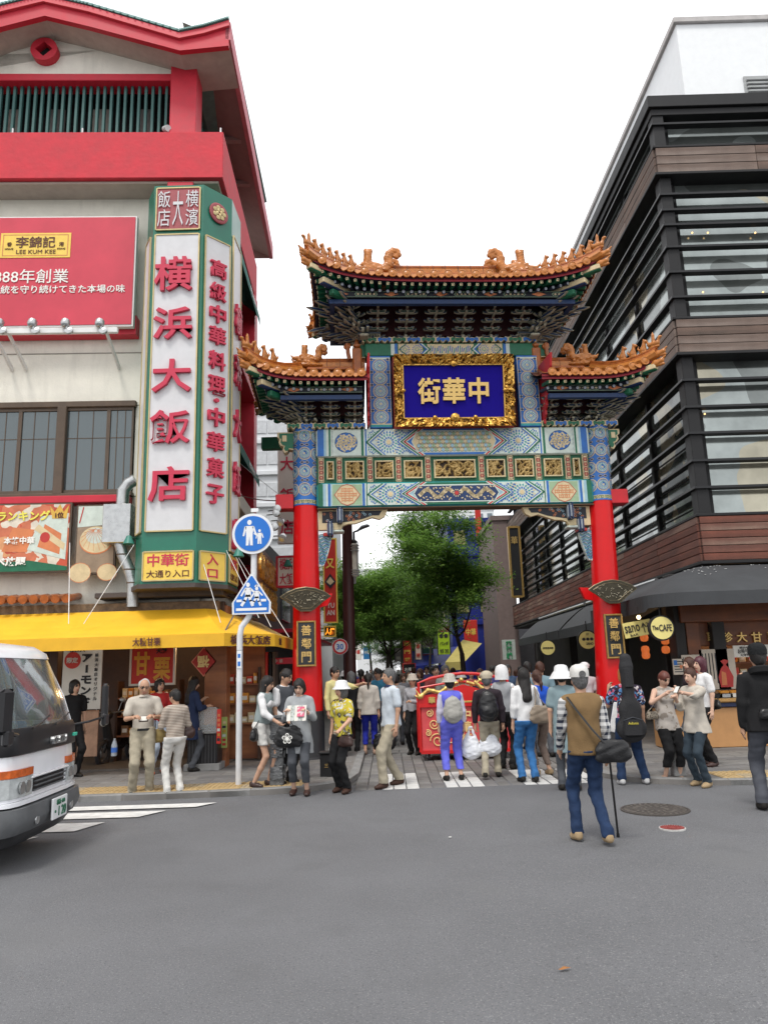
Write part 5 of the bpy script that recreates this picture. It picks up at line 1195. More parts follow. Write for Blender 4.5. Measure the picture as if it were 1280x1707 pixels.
# stay rods
st_m = MATS['white_metal']; b = MB()
for (px0, py0, y0, px1, py1, y1) in ((224, 908, 13.2, 140, 1040, 12.8), (330, 907, 13.2, 368, 1038, 12.8), (376, 914, 13.5, 432, 1030, 13.0), (117, 905, 13.6, 115, 1040, 12.8), (385, 912, 13.9, 452, 1045, 13.3), (395, 925, 14.2, 482, 1062, 14.0)):
    a, c = A(px0, py0, y0), A(px1, py1, y1); b.cyl(a-Vector((-2.7, 12.5, 0)), c-Vector((-2.7, 12.5, 0)), .007, n=6)
b.build('stay_rods', st_m, AW)
# under-awning lamps
for i, px in enumerate((250, 365, 385, 425)):
    p = A(px, 1081, 12.9 if i < 2 else 13.2); MB().lathe([(.02, .06), (.07, .03), (.06, -.03), (.02, -.04)], n=12).build('awning_lamp', mat('lamp_warm', (.6, .55, .45), .5), AW, True, loc=(p.x+2.7, p.y-12.5, 2.2))
# shop room: floor, back wall, side wall, ceiling (part of the building)
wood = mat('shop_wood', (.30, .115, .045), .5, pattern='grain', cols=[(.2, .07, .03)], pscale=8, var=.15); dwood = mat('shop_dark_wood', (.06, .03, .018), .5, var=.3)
def wb(x0, x1, y0, y1, z0, z1, m, name, par=None, **k):   # world-aligned box as a part of the left building
    o = MB().bbox(((x0+x1)/2, (y0+y1)/2, (z0+z1)/2), (abs(x1-x0), abs(y1-y0), abs(z1-z0)), 0, .008).build(name, m, par or LB, **k)
    if par is None or par is LB: o.matrix_basis = LB_INV
    return o
LB_INV = (Matrix.Translation(LB.location) @ RZ(LB.rotation_euler[2])).inverted()
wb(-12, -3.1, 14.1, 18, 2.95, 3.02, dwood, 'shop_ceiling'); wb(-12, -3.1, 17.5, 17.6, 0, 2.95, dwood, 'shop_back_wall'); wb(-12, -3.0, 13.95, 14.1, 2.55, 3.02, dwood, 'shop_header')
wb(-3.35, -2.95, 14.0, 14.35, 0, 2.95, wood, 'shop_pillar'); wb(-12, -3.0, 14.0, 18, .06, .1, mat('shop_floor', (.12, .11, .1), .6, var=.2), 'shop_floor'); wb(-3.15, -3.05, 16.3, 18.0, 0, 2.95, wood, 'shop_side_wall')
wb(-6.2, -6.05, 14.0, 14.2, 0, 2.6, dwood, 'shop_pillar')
# brown wall panel to the right of the counter, with slim red posters beside it
p0, p1 = A(371, 1085, 14.9), A(440, 1160, 14.9); wb(p0.x, p1.x, 15.0, 15.1, .1, 2.5, wood, 'wood_panel')
red_s = mat('poster_red', (.55, .03, .02), .5, var=.1); pap = mat('paper', (.68, .66, .6), .7, var=.06); orange_s = mat('goods_orange', (.6, .25, .03), .6, var=.3, scale=8)
# white vertical banner
def flatsign(name, px0, px1, py0, py1, Y, m, label, cat, fm=None, group=None, th=.03):
    a, c = A(px0, py1, Y), A(px1, py0, Y); t = thing(name, label, cat, ((a.x+c.x)/2, Y, (a.z+c.z)/2), 0, group); w, h = c.x-a.x, c.z-a.z
    MB().bbox((0, th/2, 0), (w, th, h), 0, .004).build('board', m, t)
    if fm:
        f = MB()
        for s_ in (-1, 1): f.bx(s_*w/2-.02, s_*w/2+.02, -.015, th+.01, -h/2-.02, h/2+.02); f.bx(-w/2+.02, w/2-.02, -.015, th+.01, s_*h/2-.02, s_*h/2+.02)
        f.build('board_frame', fm, t)
    return t, w, h
ink = mat('ink_black', (.03, .028, .03), .7); redink = mat('ink_red', (.55, .05, .04), .6)
t, w, h = flatsign('white_banner', 101, 172, 1075, 1184, 13.9, pap, 'tall white banner with black brush lettering and red seal in the shop', 'banner')
for i, ch in enumerate('アーモンド'): text(ch, ink, t, (w*.12, -.01, h*.30-i*h*.17), h=h*.13 if ch != 'ー' else w*.06, w=w*.26 if ch != 'ー' else h*.12, bold=.05, M=RY(0 if ch != 'ー' else PI/2))
for i, ch in enumerate('横浜大飯店オリジナル'): text(ch, ink, t, (w*.36, -.01, h*.34-i*h*.075), h=h*.055, bold=.01)
b = MB(); b.lathe([(.002, 0), (.15, 0), (.15, .006), (.002, .008)], n=24, M=RX(PI/2)); b.build('red_seal', redink, t, loc=(-w*.25, -.004, h*.27)); text('限定', pap, t, (-w*.25, -.02, h*.27), w=.2, bold=.02); text('横浜', ink, t, (-w*.15, -.01, h*.46), w=.3)
t, w, h = flatsign('cloth_banner', 128, 165, 1184, 1262, 14.0, mat('banner_faded', (.5, .3, .2), .7, var=.4, scale=3), 'faded orange and white cloth banner under the white banner', 'banner')
t, w, h = flatsign('chestnut_poster', 217, 292, 1076, 1142, 14.6, red_s, 'red poster with large orange chestnut characters behind the counter', 'poster', fm=pap)
oy = mat('ink_orange', (.7, .33, .03), .5); text('甘', oy, t, (-w*.24, -.01, h*.05), h=h*.62, w=w*.36, bold=.04); text('栗', oy, t, (w*.22, -.01, -h*.1), h=h*.6, w=w*.4, bold=.03); text('大粒', ink, t, (w*.2, -.01, h*.37), w=w*.25, bold=.04)
p = A(340, 1103, 14.0); t = thing('fortune_diamond', 'red diamond fortune sign with gold character hung in the shop', 'sign', tuple(p)); s_ = .235
MB().prism([(-s_, 0), (0, -s_*1.15), (s_, 0), (0, s_*1.15)], 0, .02).build('diamond_board', mat('coral', (.62, .2, .12), .5), t); MB().prism([(-s_*.9, 0), (0, -s_*1.03), (s_*.9, 0), (0, s_*1.03)], -.006, -.001).build('diamond_face', mat('deep_red', (.4, .02, .015), .5), t)
text('福', mat('gold_light', (.78, .6, .25), .5), t, (0, -.015, 0), w=.22, bold=.03, M=RY(PI)); MB().cyl((0, .01, .27), (0, .01, .75), .004, n=5).build('string', ink, t)
# shelves of goods at the back
def shelf(px0, px1, pys, Y, name, label, cols):
    a, c = A(px0, 1150, Y), A(px1, 1150, Y); t = thing(name, label, 'shelf', ((a.x+c.x)/2, Y, 0)); w = c.x-a.x
    for s_ in (-1, 1): MB().bx(s_*w/2-.02, s_*w/2+.02, 0, .35, .1, max(A(px0, py, Y).z for py in pys)+.3).build('upright', dwood, t)
    for py in pys:
        z = A((px0+px1)/2, py, Y).z; MB().bx(-w/2+.02, w/2-.02, 0, .35, z-.03, z).build('shelf_board', wood, t); x = -w/2+.08
        while x < w/2-.1:
            hh = random.uniform(.1, .2); ww = random.uniform(.09, .16); m_ = random.choice(cols); MB().bbox((x+ww/2, .12, z+hh/2+.001), (ww-.015, .16, hh), 0, .006).bbox((x+ww/2, .038, z+hh*.5), (ww*.6, .004, hh*.4), 1, .001).build('goods_pack', [m_, pap], t); x += ww
    return t
gm = [orange_s, mat('goods_red', (.5, .06, .03), .5), mat('goods_cream', (.6, .5, .3), .6), mat('goods_brown', (.2, .1, .04), .6)]
shelf(196, 298, (1162, 1192, 1225), 15.2, 'goods_shelf', 'shelf of orange snack packs behind the white haired man', gm)
shelf(372, 432, (1140, 1172, 1205), 14.85, 'gift_shelf', 'shelf of gift boxes against the brown wood panel', gm)
for (px, py, Y, m_, nm, w_, h_, lb) in ((374, 1147, 14.3, 'goods_cream', 'tea_tin', .12, .2, 'green and cream tea tin on the gift shelf'),):
    p = A(px, py, Y); MB().lathe([(.06, 0), (.06, .19), (.05, .2), (.002, .2)], n=16).build('tea_tin', MATS[m_], None, True, loc=(p.x, p.y, p.z-.1)); tag(bpy.data.objects['tea_tin'], lb, 'tin')
# glass topped roaster counter
a, c = A(320, 1180, 13.6), A(358, 1180, 13.6); t = thing('chestnut_counter', 'black chestnut counter with glass top case and dark chestnuts', 'counter', ((a.x+c.x)/2, 13.6, SWZ)); w = c.x-a.x+.12; zt_ = a.z-SWZ
MB().bbox((0, .35, .06), (w+.1, .8, .12), 0, .01).build('plinth', kerb_m, t); MB().bbox((0, .35, .36), (w, .7, .5), 0, .01).build('cabinet', mat('counter_black', (.02, .02, .022), .35), t)
for i in range(9): MB().bbox((-w/2+.04+i*(w-.08)/8, -.008, .36), (.012, .012, .46), 0, .002).build('cabinet_rib', mat('rib_grey', (.07, .07, .075), .4), t)
f = MB()
for sx in (-1, 1):
    for sy in (0, 1): f.bx(sx*(w/2-.012)-.012, sx*(w/2-.012)+.012, .0+sy*.66, .024+sy*.66, .62, zt_)
for zz in (.62, zt_-.02): f.bx(-w/2, w/2, 0, .024, zz, zz+.02); f.bx(-w/2, w/2, .66, .684, zz, zz+.02)
f.build('case_frame', dm, t); MB().bx(-w/2+.02, w/2-.02, .008, .014, .64, zt_-.02).build('case_glass', mat('case_glass', (.9, .95, .95), .03, alpha=.22, var=0, spec=.8), t)
nuts = MB(); r0 = random.Random(3)
for i in range(340): x, y = r0.uniform(-w/2+.04, w/2-.04), r0.uniform(.05, .6); nuts.ball((x, y, .64+.05*math.cos(x*8)+r0.uniform(0, .05)), (.022, .02, .016), n=6, k=4)
nuts.build('chestnuts', mat('chestnut', (.03, .018, .012), .3), t, True, kind='stuff')
def bannerstrip(px0, px1, py0, py1, Y, cols, label, nm='price_banner'):
    t, w, h = flatsign(nm, px0, px1, py0, py1, Y, cols[0], label, 'sign'); P = Paint(lambda u, v, l: (u*w, -l, v*h)); r1 = random.Random(px0)
    for i in range(6): P.rect(-.35+.1*(i % 2), .3, -.42+i*.14, -.34+i*.14, ('cream', 'gold', 'red', 'orange', 'dark', 'white')[r1.randrange(6)], 1+.2*i)
    P.build('banner_print', t); return t
bannerstrip(361, 369, 1182, 1240, 13.5, [red_s], 'narrow red and yellow price strip on the chestnut counter'); bannerstrip(369, 379, 1195, 1247, 13.9, [mat('strip_green', (.35, .42, .12), .6)], 'green and red price strip standing right of the counter')
# scooter in shadow, bottle, stand in the shop
p = G(190, 1278); t = thing('parked_scooter', 'dark scooter parked in the shade under the awning', 'scooter', (p.x, p.y+.2, SWZ), R(80)); bk = MATS['counter_black']
for x in (-.55, .55):
    wv = MB(); wv.tube([(x+.2*math.cos(q), 0, .22+.2*math.sin(q)) for q in [2*PI*i/20 for i in range(21)]], .05, 8, 0, False); wv.cyl((x, -.03, .22), (x, .03, .22), .1, n=16, m=1); wv.build('wheel', [ink, dm], t, True)
me = sdf_mesh('scooter_body', [E_((.3, 0, .5), (.36, .15, .2)), C_((.1, 0, .33), (-.3, 0, .3), .1, .1), C_((-.35, 0, .35), (-.5, 0, .85), .1, .07), E_((-.48, 0, .92), (.14, .12, .1)), E_((.32, 0, .72), (.32, .13, .07)), C_((-.5, 0, .4), (-.55, 0, .25), .06, .05)], .018, bk); inst('body', me, t)
MB().tube([(-.42, -.32, .98), (-.46, 0, .96), (-.42, .32, .98)], .015, 6).build('handlebar', dm, t); MB().ball((-.58, 0, .78), (.05, .07, .07)).build('headlight', pap, t, True)
for s_ in (-1, 1): MB().cyl((-.44, s_*.22, .98), (-.46, s_*.3, 1.16), .007, n=5).ball((-.46, s_*.32, 1.2), (.015, .07, .05)).build('mirror', dm, t, True)
p = A(191, 1248, 13.3); b = MB(); b.lathe([(.045, 0), (.05, .02), (.05, .17), (.03, .24), (.018, .26), (.018, .29), (.002, .29)], n=14); b.lathe([(.0515, .06), (.0515, .14)], n=14, m=1); tag(b.build('drink_bottle', [mat('bottle_clear', (.5, .55, .6), .1, alpha=.6), mat('label_blue', (.05, .15, .5), .5)], None, True, loc=(p.x, p.y, p.z-.12)), 'clear drink bottle with blue label in the shaded shop', 'bottle')
# signs along the side of the building
def sidesign(name, px, Y, w, z0, z1, m, chars, cm, label, fm=None, vertical=True, th=.12, size=None, rz=0.0, bold=.02):
    """a sign standing out from the wall, facing the viewer"""
    c = A(px, 1000, Y); t = thing(name, label, 'sign', (c.x, Y, 0), rz); MB().bbox((0, 0, (z0+z1)/2), (w, th, z1-z0), 0, .008).build('board', m, t)
    if fm:
        f = MB()
        for s_ in (-1, 1): f.bx(s_*w/2-.025, s_*w/2+.025, -th/2-.02, th/2+.01, z0-.02, z1+.02); 
        f.bx(-w/2+.026, w/2-.026, -th/2-.02, th/2+.01, z0-.03, z0+.02); f.bx(-w/2+.026, w/2-.026, -th/2-.02, th/2+.01, z1-.02, z1+.03); f.build('board_frame', fm, t)
    n = len(chars); H3 = (z1-z0)
    for i, ch in enumerate(chars): text(ch, cm, t, (0, -th/2-.012, z1-H3*(i+.5)/n), w=w*.72 if size is None else size[0], h=min(H3/n*.78, w*.8) if size is None else size[1], bold=bold)
    return t
gold_n = mat('neon_gold', (.75, .42, .12), .3, .7); brn = mat('sign_brown', (.16, .07, .035), .5, var=.25)
# gold brush characters on the brown side board, set on the building's street face
t = thing('gold_character_board', 'brown side board crowded with raised gold characters behind the blue signs', 'sign', (-2.55, 15.0, 0), PI/2+R(2)); 
MB().bbox((1.2, 0, 3.55), (3.4, .1, 1.35), 0, .01).build('board', brn, t)
for i, ch in enumerate('中国料理横浜'): text(ch, gold_n, t, (-.15+.5*i, -.08, 3.8), w=.42, h=.5, depth=.03, bold=.02)
for i, ch in enumerate('大飯店中華街'): text(ch, gold_n, t, (-.15+.5*i, -.08, 3.2), w=.42, h=.5, depth=.03, bold=.02)
t = sidesign('lightbox_sign', 478, 17.2, .42, 3.62, 4.3, pap, ['横浜', '大飯'], chr_, 'small white lightbox with red frame and red characters left of the gate', fm=rpaint)
t = sidesign('tall_white_sign', 480, 19.5, .5, 5.0, 7.6, pap, '大飯店', chr_, 'tall white vertical sign with red characters behind the left column', th=.15)
def wirelamps(): 
    for i, (px, py) in enumerate(((462, 857), (469, 867), (459, 880), (472, 893), (464, 850))):
        p = A(px, py, 14.9); l = MB(); l.lathe([(.03, 0), (.07, .04), (.075, .16), (.03, .17)], n=12, M=RX(PI/2+.5*(i % 2)) @ RZ(.4)); l.cyl((0, 0, 0), (-.25, .3, .05), .012, n=6); tag(l.build('gate_spotlight', dm, None, True, loc=tuple(p)), ('topmost', 'second highest', 'middle', 'lowest, nearest the column', 'highest small')[i]+' grey spotlight in the cluster beside the left column', 'lamp', 'spotlights clustered beside the gate')
wirelamps()
p = A(455, 740, 16.5); tag(MB().bbox((0, 0, 0), (.5, .2, .28), 0, .01).build('green_tie_beam', PAL['green'], None, loc=tuple(p)), 'short green beam between the restaurant and the gate', 'beam')
p = A(462, 1096, 15.5); t, w, h = flatsign('red_shop_band', 440, 489, 1096, 1108, 15.2, rpaint, 'dark red shop band sign just left of the gate column', 'sign'); text('中 華', pap, t, (0, -.01, 0), h=h*.6)
for i, (px, m_) in enumerate(((447, red_s), (453, dkin), (459, brownf))): MB().bbox((0, 0, 0), (.05, .4, 1.7), 0, .004).build('poster_strip', m_, LB)
for o in [o for o in LB.children if o.name.startswith('poster_strip')]:
    i = ('poster_strip', 'poster_strip.001', 'poster_strip.002').index(o.name); p = A((447, 453, 459)[i], 1130, 15.3); o.matrix_basis = LB_INV @ Matrix.Translation((p.x, 15.3, 1.25))
# ================================================================ RIGHT DARK TIMBER BUILDING
RBX, RBY = 6.4, 15.0
RB = thing('louvred_building', 'dark building with black louvers and reddish timber bands on the right corner', 'building', (RBX, RBY, 0))
lou = mat('louver_black', (.010, .0105, .012), .42, var=.25, scale=6); frm = mat('frame_black', (.008, .008, .009), .6, var=.2)
timb = [mat('timber_%d' % i, c, .75, pattern='grain', cols=[d], pscale=5+i, var=.35, scale=1.3, bump=.3, bscale=30) for i, (c, d) in enumerate([((.19, .062, .04), (.11, .042, .028)), ((.15, .06, .043), (.22, .14, .105)), ((.12, .048, .036), (.17, .07, .048))])]
timg = [mat('timber_grey_%d' % i, c, .8, pattern='grain', cols=[d], pscale=5+i, var=.3, scale=1.3, bump=.3) for i, (c, d) in enumerate([((.13, .088, .07), (.21, .165, .14)), ((.16, .105, .082), (.09, .065, .052))])]
rglass = mat('curtain_glass', (.36, .40, .385), .06, .6, var=.45, scale=.55, spec=1.0, pattern='floral', cols=[(.44, .41, .31), (.20, .22, .21)], pscale=.45); rglass2 = mat('curtain_glass_dim', (.15, .17, .16), .06, .5, var=.5, scale=.8, spec=1.0, pattern='floral', cols=[(.30, .27, .19), (.07, .08, .075)], pscale=.7)  # beige and dark blotches paint reflections and glimpses inside into the pane colour
LX, LY_ = 9.0, 23.0                      # extent along x and back along y
def rz_(py): return A(1150, py, 15).z
def at(py, Y=14.65): return A(1160, py, Y).z
def wr(x0, x1, y0, y1, z0, z1, m, name, par=None, **k): return MB().bbox(((x0+x1)/2, (y0+y1)/2, (z0+z1)/2), (abs(x1-x0), abs(y1-y0), abs(z1-z0)), 0, .01).build(name, m, par or RB, **k)
bands = [(3.63, 4.54, timb, 6), (8.10, 8.86, timg, 4), (12.42, 13.05, timg, 3)]
for z0, z1, ms, n in bands:
    h = (z1-z0)/n
    for i in range(n):
        zc = z0+h*(i+.5)
        for x in range(4): MB().bbox((0, 0, 0), (2.24, .05, h-.012), 0, .006).build('board', random.choice(ms), RB, loc=(1.12+x*2.25+(.0 if x == 0 else 0), -.025+random.uniform(-.003, .003), zc))
        y = .0
        while y < LY_: l = min(2.2+random.uniform(-.3, .3), LY_-y); l = l if l > .3 else .3; MB().bbox((0, 0, 0), (.05, l-.012, h-.012), 0, .006).build('board', random.choice(ms), RB, loc=(-.025+random.uniform(-.003, .003), y+l/2, zc)); y += l
    wr(.0, LX, .0, LY_, z0+.01, z1-.01, frm, 'band_core'); wr(-.06, LX, -.06, LY_, z1, z1+.06, frm, 'band_cap'); wr(-.08, LX, -.08, LY_, z0-.07, z0-.002, frm, 'band_edge')
# glazing with dark posts
def glazing(z0, z1, dim):
    y = .35; wr(.3, LX, LY_-.1, LY_, z0, z1, frm, 'end_wall')
    for (x0, x1) in ((.05, .30), ): wr(x0, x1, .05, .35, z0, z1, frm, 'corner_column')
    xs = [.38, 3.2, 6.1, 9.0]
    for a, c in zip(xs, xs[1:]): 
        f = wr(a, a+.1, .3, .42, z0, z1, frm, 'mullion'); MB().bx(a+.1, c, .36, .37, z0, z1).build('pane', rglass if not dim else rglass, RB)
        MB().bx(a+.1, c, .7+.1, .81, z0, z1).build('blind', mat('blind_grey', (.35, .38, .36), .9, var=.2), RB)
    ys = [.38+2.55*i for i in range(9)]
    for i, (a, c) in enumerate(zip(ys, ys[1:])):
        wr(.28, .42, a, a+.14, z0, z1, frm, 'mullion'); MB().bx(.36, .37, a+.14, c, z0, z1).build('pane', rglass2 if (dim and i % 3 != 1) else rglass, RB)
glazing(4.6, 8.03, True); glazing(8.92, 12.35, False); glazing(13.1, 14.25, False)
# louvers: long blades mitred at the corner
def louver(z, dep=.30, th=.09, par=RB):
    b = MB(); o = dep
    prof = [(.2, 0), (-.03, -.005), (-.03, -th*.6), (.12, -th*.8)]
    def ring(sx, sy):  # outline offset out along front or side
        return sx, sy
    V = []; 
    for (q, dz) in prof: V.append((LX, q+.02, z+dz))
    for (q, dz) in prof: V.append((q+.02, q+.02, z+dz))
    for (q, dz) in prof: V.append((q+.02, LY_, z+dz))
    F = [(0, 3, 2, 1), (8, 9, 10, 11)]
    for s0 in (0, 4):
        for i in range(4): j = (i+1) % 4; F.append((s0+i, s0+j, s0+4+j, s0+4+i))
    b.add(V, F); b.build('louver', lou, par)
for py in (322, 348, 373, 410, 452, 494): louver(A(1110, py, 14.97).z+.03)
for py in (632, 677, 721, 767, 812): louver(A(1150, py, 14.97).z+.03)
louver(A(1090, 205, 14.97).z+.03)
for z in (4.9, 5.6, 6.3, 7.0, 7.7): wr(.345, .355, .45, LY_-1, z-.015, z+.015, frm, 'transom')
wr(-.05, LX, -.05, LY_, 14.12, 14.42, frm, 'roof_edge'); wr(.02, LX, .02, LY_, 13.95, 14.11, frm, 'roof_soffit')
wr(-.1, LX, -.1, LY_, 12.1, 12.36, frm, 'soffit_box') if False else None
# white rooftop storey
wht = mat('white_cladding', (.78, .80, .81), .6, var=.04); wr(1.33, LX+6, 1.0, LY_+6, 14.42, 17.35, wht, 'rooftop_storey'); wr(1.25, LX+6, .92, LY_+6, 17.35, 17.5, mat('pale_coping', (.45, .43, .42), .7), 'coping')
gq = A(1240, 128, 16.0); 
for i in range(10): wr(gq.x-RBX, gq.x-RBX+2.5, .9, .98, 14.6+i*.11, 14.66+i*.11, mat('grille_grey', (.35, .36, .36), .6), 'grille_slat')
wr(gq.x-RBX-.05, gq.x-RBX+2.5, .96, .99, 14.5, 15.75, MATS['grille_grey'], 'grille')
# small downlights seen behind the glass
gm_ = mat('lamp_glow', (1, .7, .35), .5, emit=(1, .6, .25), estr=1.3)
for px, py in ((1153, 388), (1179, 388), (1258, 388), (1171, 487), (1271, 487), (1174, 690), (1137, 650)): p = A(px, py, 15.25); b = MB(); b.ball((0, 0, 0), .022, n=8); b.build('downlight', gm_, RB, True, loc=(p.x-RBX, .25, p.z))
# ground floor: dark wall, brown shop front, side arcade
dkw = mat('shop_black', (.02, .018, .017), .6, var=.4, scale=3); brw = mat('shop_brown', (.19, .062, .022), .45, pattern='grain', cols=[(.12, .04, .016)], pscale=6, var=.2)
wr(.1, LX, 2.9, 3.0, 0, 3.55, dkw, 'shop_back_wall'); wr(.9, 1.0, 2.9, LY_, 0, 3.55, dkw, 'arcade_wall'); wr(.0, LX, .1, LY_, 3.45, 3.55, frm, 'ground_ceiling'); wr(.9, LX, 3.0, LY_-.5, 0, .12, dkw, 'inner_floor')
for y in (.1, 6.2, 12.0, 18): wr(.05, .3, y, y+.25, 0, 3.45, dkw, 'arcade_post')
hx0 = A(1133, 1020, 15.0).x-RBX; wr(hx0, LX, .0, .22, 2.42, 3.05, brw, 'shop_header'); wr(hx0+.18, LX, .3, .4, 1.95, 2.45, brw, 'shop_sign_board'); wr(hx0+.12, hx0+.38, .1, .35, SWZ, 2.42, brw, 'shop_post'); wr(hx0-.1, hx0+.1, .1, .5, SWZ, 3.4, dkw, 'shop_pier')
tx = [A(px, 1062, 15.28) for px in (1184, 1203, 1231, 1262, 1292)]
for ch, px in zip('聘珍大甘栗', (1187, 1212, 1236, 1261, 1288)): p = A(px, 1062, 15.25); text(ch, gold_txt, RB, (p.x-RBX, .27, p.z), w=.21, h=.2, depth=.02, bold=.015)
wr(hx0+.38, LX, 1.6, 1.7, SWZ, 2.4, mat('shop_inner', (.10, .045, .022), .6, var=.5, scale=2), 'inner_wall')
# right awning, dark canvas with a round shoulder
RA = thing('charcoal_awning', 'charcoal canvas awning curving round the dark corner shop', 'awning', (5.6, 13.6, 0))
ca = mat('canvas_charcoal', (.045, .048, .052), .75, var=.15, scale=3, bump=.15, bscale=10); inn = [(9.4, 0)]; 
def arc(r, n=10): return [(r*math.cos(PI/2*i/n), r*math.sin(PI/2*i/n)) for i in range(n+1)]
pin = [(9.8, 1.35)]+[(.95-.1*0-.0, 1.35)]*0; path = []
for t in range(11): a_ = PI/2*t/10; path.append(((.75-.75*math.sin(a_)), (.0+.75*(1-math.cos(a_)))))
outer = [(9.8, 0), (5, 0), (2.5, 0)]+[(p[0]+.0, p[1]) for p in path]+[(0, 2.2), (0, 4.4)]
outer = [(x-.75 if x > 2 else x-.75, y) for x, y in outer]
innr = [(9.05, 1.36), (4.25, 1.36), (1.75, 1.36)]+[(.82, 1.36)]*11+[(.8, 2.2), (.8, 4.4)]
b = MB(); nv = 6
def az(s): return 3.52-.62*(s**1.6)
for i in range(len(outer)-1):
    for j in range(nv):
        s0, s1 = j/nv, (j+1)/nv; m2 = lambda p, q, s: (p[0]+(q[0]-p[0])*s, p[1]+(q[1]-p[1])*s)
        b.add([(*m2(innr[i], outer[i], s0), az(s0)), (*m2(innr[i+1], outer[i+1], s0), az(s0)), (*m2(innr[i+1], outer[i+1], s1), az(s1)), (*m2(innr[i], outer[i], s1), az(s1))], [(0, 1, 2, 3)])
b.build('canopy', ca, RA, True); b = MB()
for i in range(len(outer)-1):
    a, c = outer[i], outer[i+1]; zj = lambda k: 2.66 if k < 12 else 2.6; b.add([(*a, zj(i)), (*c, zj(i+1)), (*c, 2.9), (*a, 2.9)], [(0, 1, 2, 3)])
b.build('valance', ca, RA, True)
dr = mat('paint_drip', (.62, .63, .62), .6); r2 = random.Random(9)
for i in range(34):
    px, py = r2.choice([(r2.gauss(1165, 12), r2.gauss(957, 5)), (r2.gauss(1190, 22), r2.gauss(953, 5)), (r2.gauss(1250, 20), r2.gauss(962, 7)), (r2.gauss(1130, 20), r2.gauss(975, 5))])
    s = r2.uniform(.15, .6); p = A(px, py, 13.6+1.36*(1-s)); q = Vector((p.x-5.6, 1.36*(1-s), az(s)+.012))
    if q.x > 0: MB().ball((0, 0, 0), (r2.uniform(.006, .03), .02, .006), n=6, k=3).build('splash', dr, RA, loc=tuple(q))
# retractable awnings along the street side
for i, (y0, y1, lb) in enumerate(((17.3, 23.5, 'nearer black retractable awning along the street face'), (23.8, 31, 'farther black retractable awning along the street face'))):
    t = thing('black_awning', lb, 'awning', (6.3, y0, 0), group='black awnings on the street side'); L_ = y1-y0
    b = MB(); b.grid(lambda u, v: (-.95*u, L_*v, 3.45-.75*u**1.3-.0*v), 6, 6); b.build('canopy', ca, t, True); b = MB(); b.bx(-.97, -.94, 0, L_, 2.45, 2.72); b.add([(0, 0, 3.45), (-.95, 0, 2.7), (-.95, 0, 2.45), (0, 0, 2.9)], [(3, 2, 1, 0)]); b.build('valance', ca, t)
    MB().cyl((-.05, 0, 3.52), (-.05, L_, 3.52), .05, n=8).build('roller', dm, t)
# ---- hanging signs of the arcade
def round_sign(px, py, Y, r, lines, label, arm_=True, dark=False):
    p = A(px, py, Y); t = thing('round_sign', label, 'sign', tuple(p)); ym = mat('sign_yellow', (.72, .62, .22), .5, var=.06)
    MB().lathe([(.002, -.05), (r*1.14, -.05), (r*1.14, .05), (.002, .05)], n=32, M=RX(PI/2)).build('sign_drum', frm, t, True); MB().lathe([(.002, -.012), (r, -.012), (r, .012), (.002, .012)], n=32, M=RX(PI/2)).build('sign_face', ym, t, True, loc=(0, -.052, 0))
    for s, x, z, w, h in lines: text(s, ink, t, (x*r, -.072, z*r), w=w*r, h=h*r, bold=.015)
    MB().cyl((0, 0, r), (0, 0, r+.25), .012, n=6).build('hanger', frm, t); return t
round_sign(1101, 1047, 14.0, .205, [('CAFE', .28, 0, 1.15, .62), ('The', -.62, .02, .55, .4)], 'round yellow The CAFE sign on a dark drum')
round_sign(978, 1067, 18.5, .21, [('SANO', .2, -.42, .8, .3), ('●●●', 0, .1, 1.3, .35), ('27', 0, .65, .3, .2)], 'round yellow sign half behind the right red column')
round_sign(912, 1080, 22.0, .2, [('馬車道本館', 0, 0, 1.5, .25)], 'small round yellow sign hanging deep in the arcade')
p = A(1062, 1048, 15.0); t = thing('cafe_banner', 'slanting yellow banner sign with arrow left of the round cafe sign', 'sign', tuple(p)); Mb = RY(R(-9))
MB().bbox((0, 0, 0), (.56, .03, .3), 0, .004, Mb).build('banner_board', MATS['sign_yellow'], t); text('sano', ink, t, (-.11, -.025, .0), w=.3, h=.14, M=Mb, bold=.01); text('BAR', ink, t, (-.08, -.025, -.12), w=.16, h=.045, M=Mb); text('↑', ink, t, (.12, -.025, .02), h=.2, w=.1, M=Mb, bold=.01); text('25', ink, t, (.22, -.025, .08), h=.09, M=Mb)
p = A(1064, 1029, 14.6); b = MB().ball((0, 0, 0), .04, n=10); b.cyl((0, 0, .03), (0, 0, .2), .008, n=6, m=1); tag(b.build('bare_bulb', [mat('bulb_glow', (1, .8, .5), .5, emit=(1, .7, .35), estr=6), frm], None, True, loc=tuple(p)), 'lit bare bulb hanging above the slanting yellow banner', 'lamp')
lan = mat('lantern_red', (.55, .10, .03), .5, emit=(1, .25, .05), estr=.25)
for i, (px, py, wd) in enumerate(((1073, 1063, 'upper lantern of the left row beside the cafe sign'), (1075, 1083, 'middle lantern of the left row under the yellow banner'), (1076, 1092, 'lowest lantern of the left row in the doorway'), (1108, 1068, 'upper lantern right below the round cafe sign'), (1109, 1083, 'lower lantern right below the round cafe sign'))):
    p = A(px, py, 15.6); b = MB(); b.lathe([(.03, -.08), (.07, -.06), (.085, 0), (.07, .06), (.03, .08)], n=14); b.cyl((0, 0, -.09), (0, 0, -.08), .03, m=1); b.cyl((0, 0, .08), (0, 0, .095), .03, m=1); tag(b.build('paper_lantern', [lan, ink], None, True, loc=tuple(p)), 'small red glowing lantern, '+wd, 'lantern', 'red lanterns by the cafe entrance')
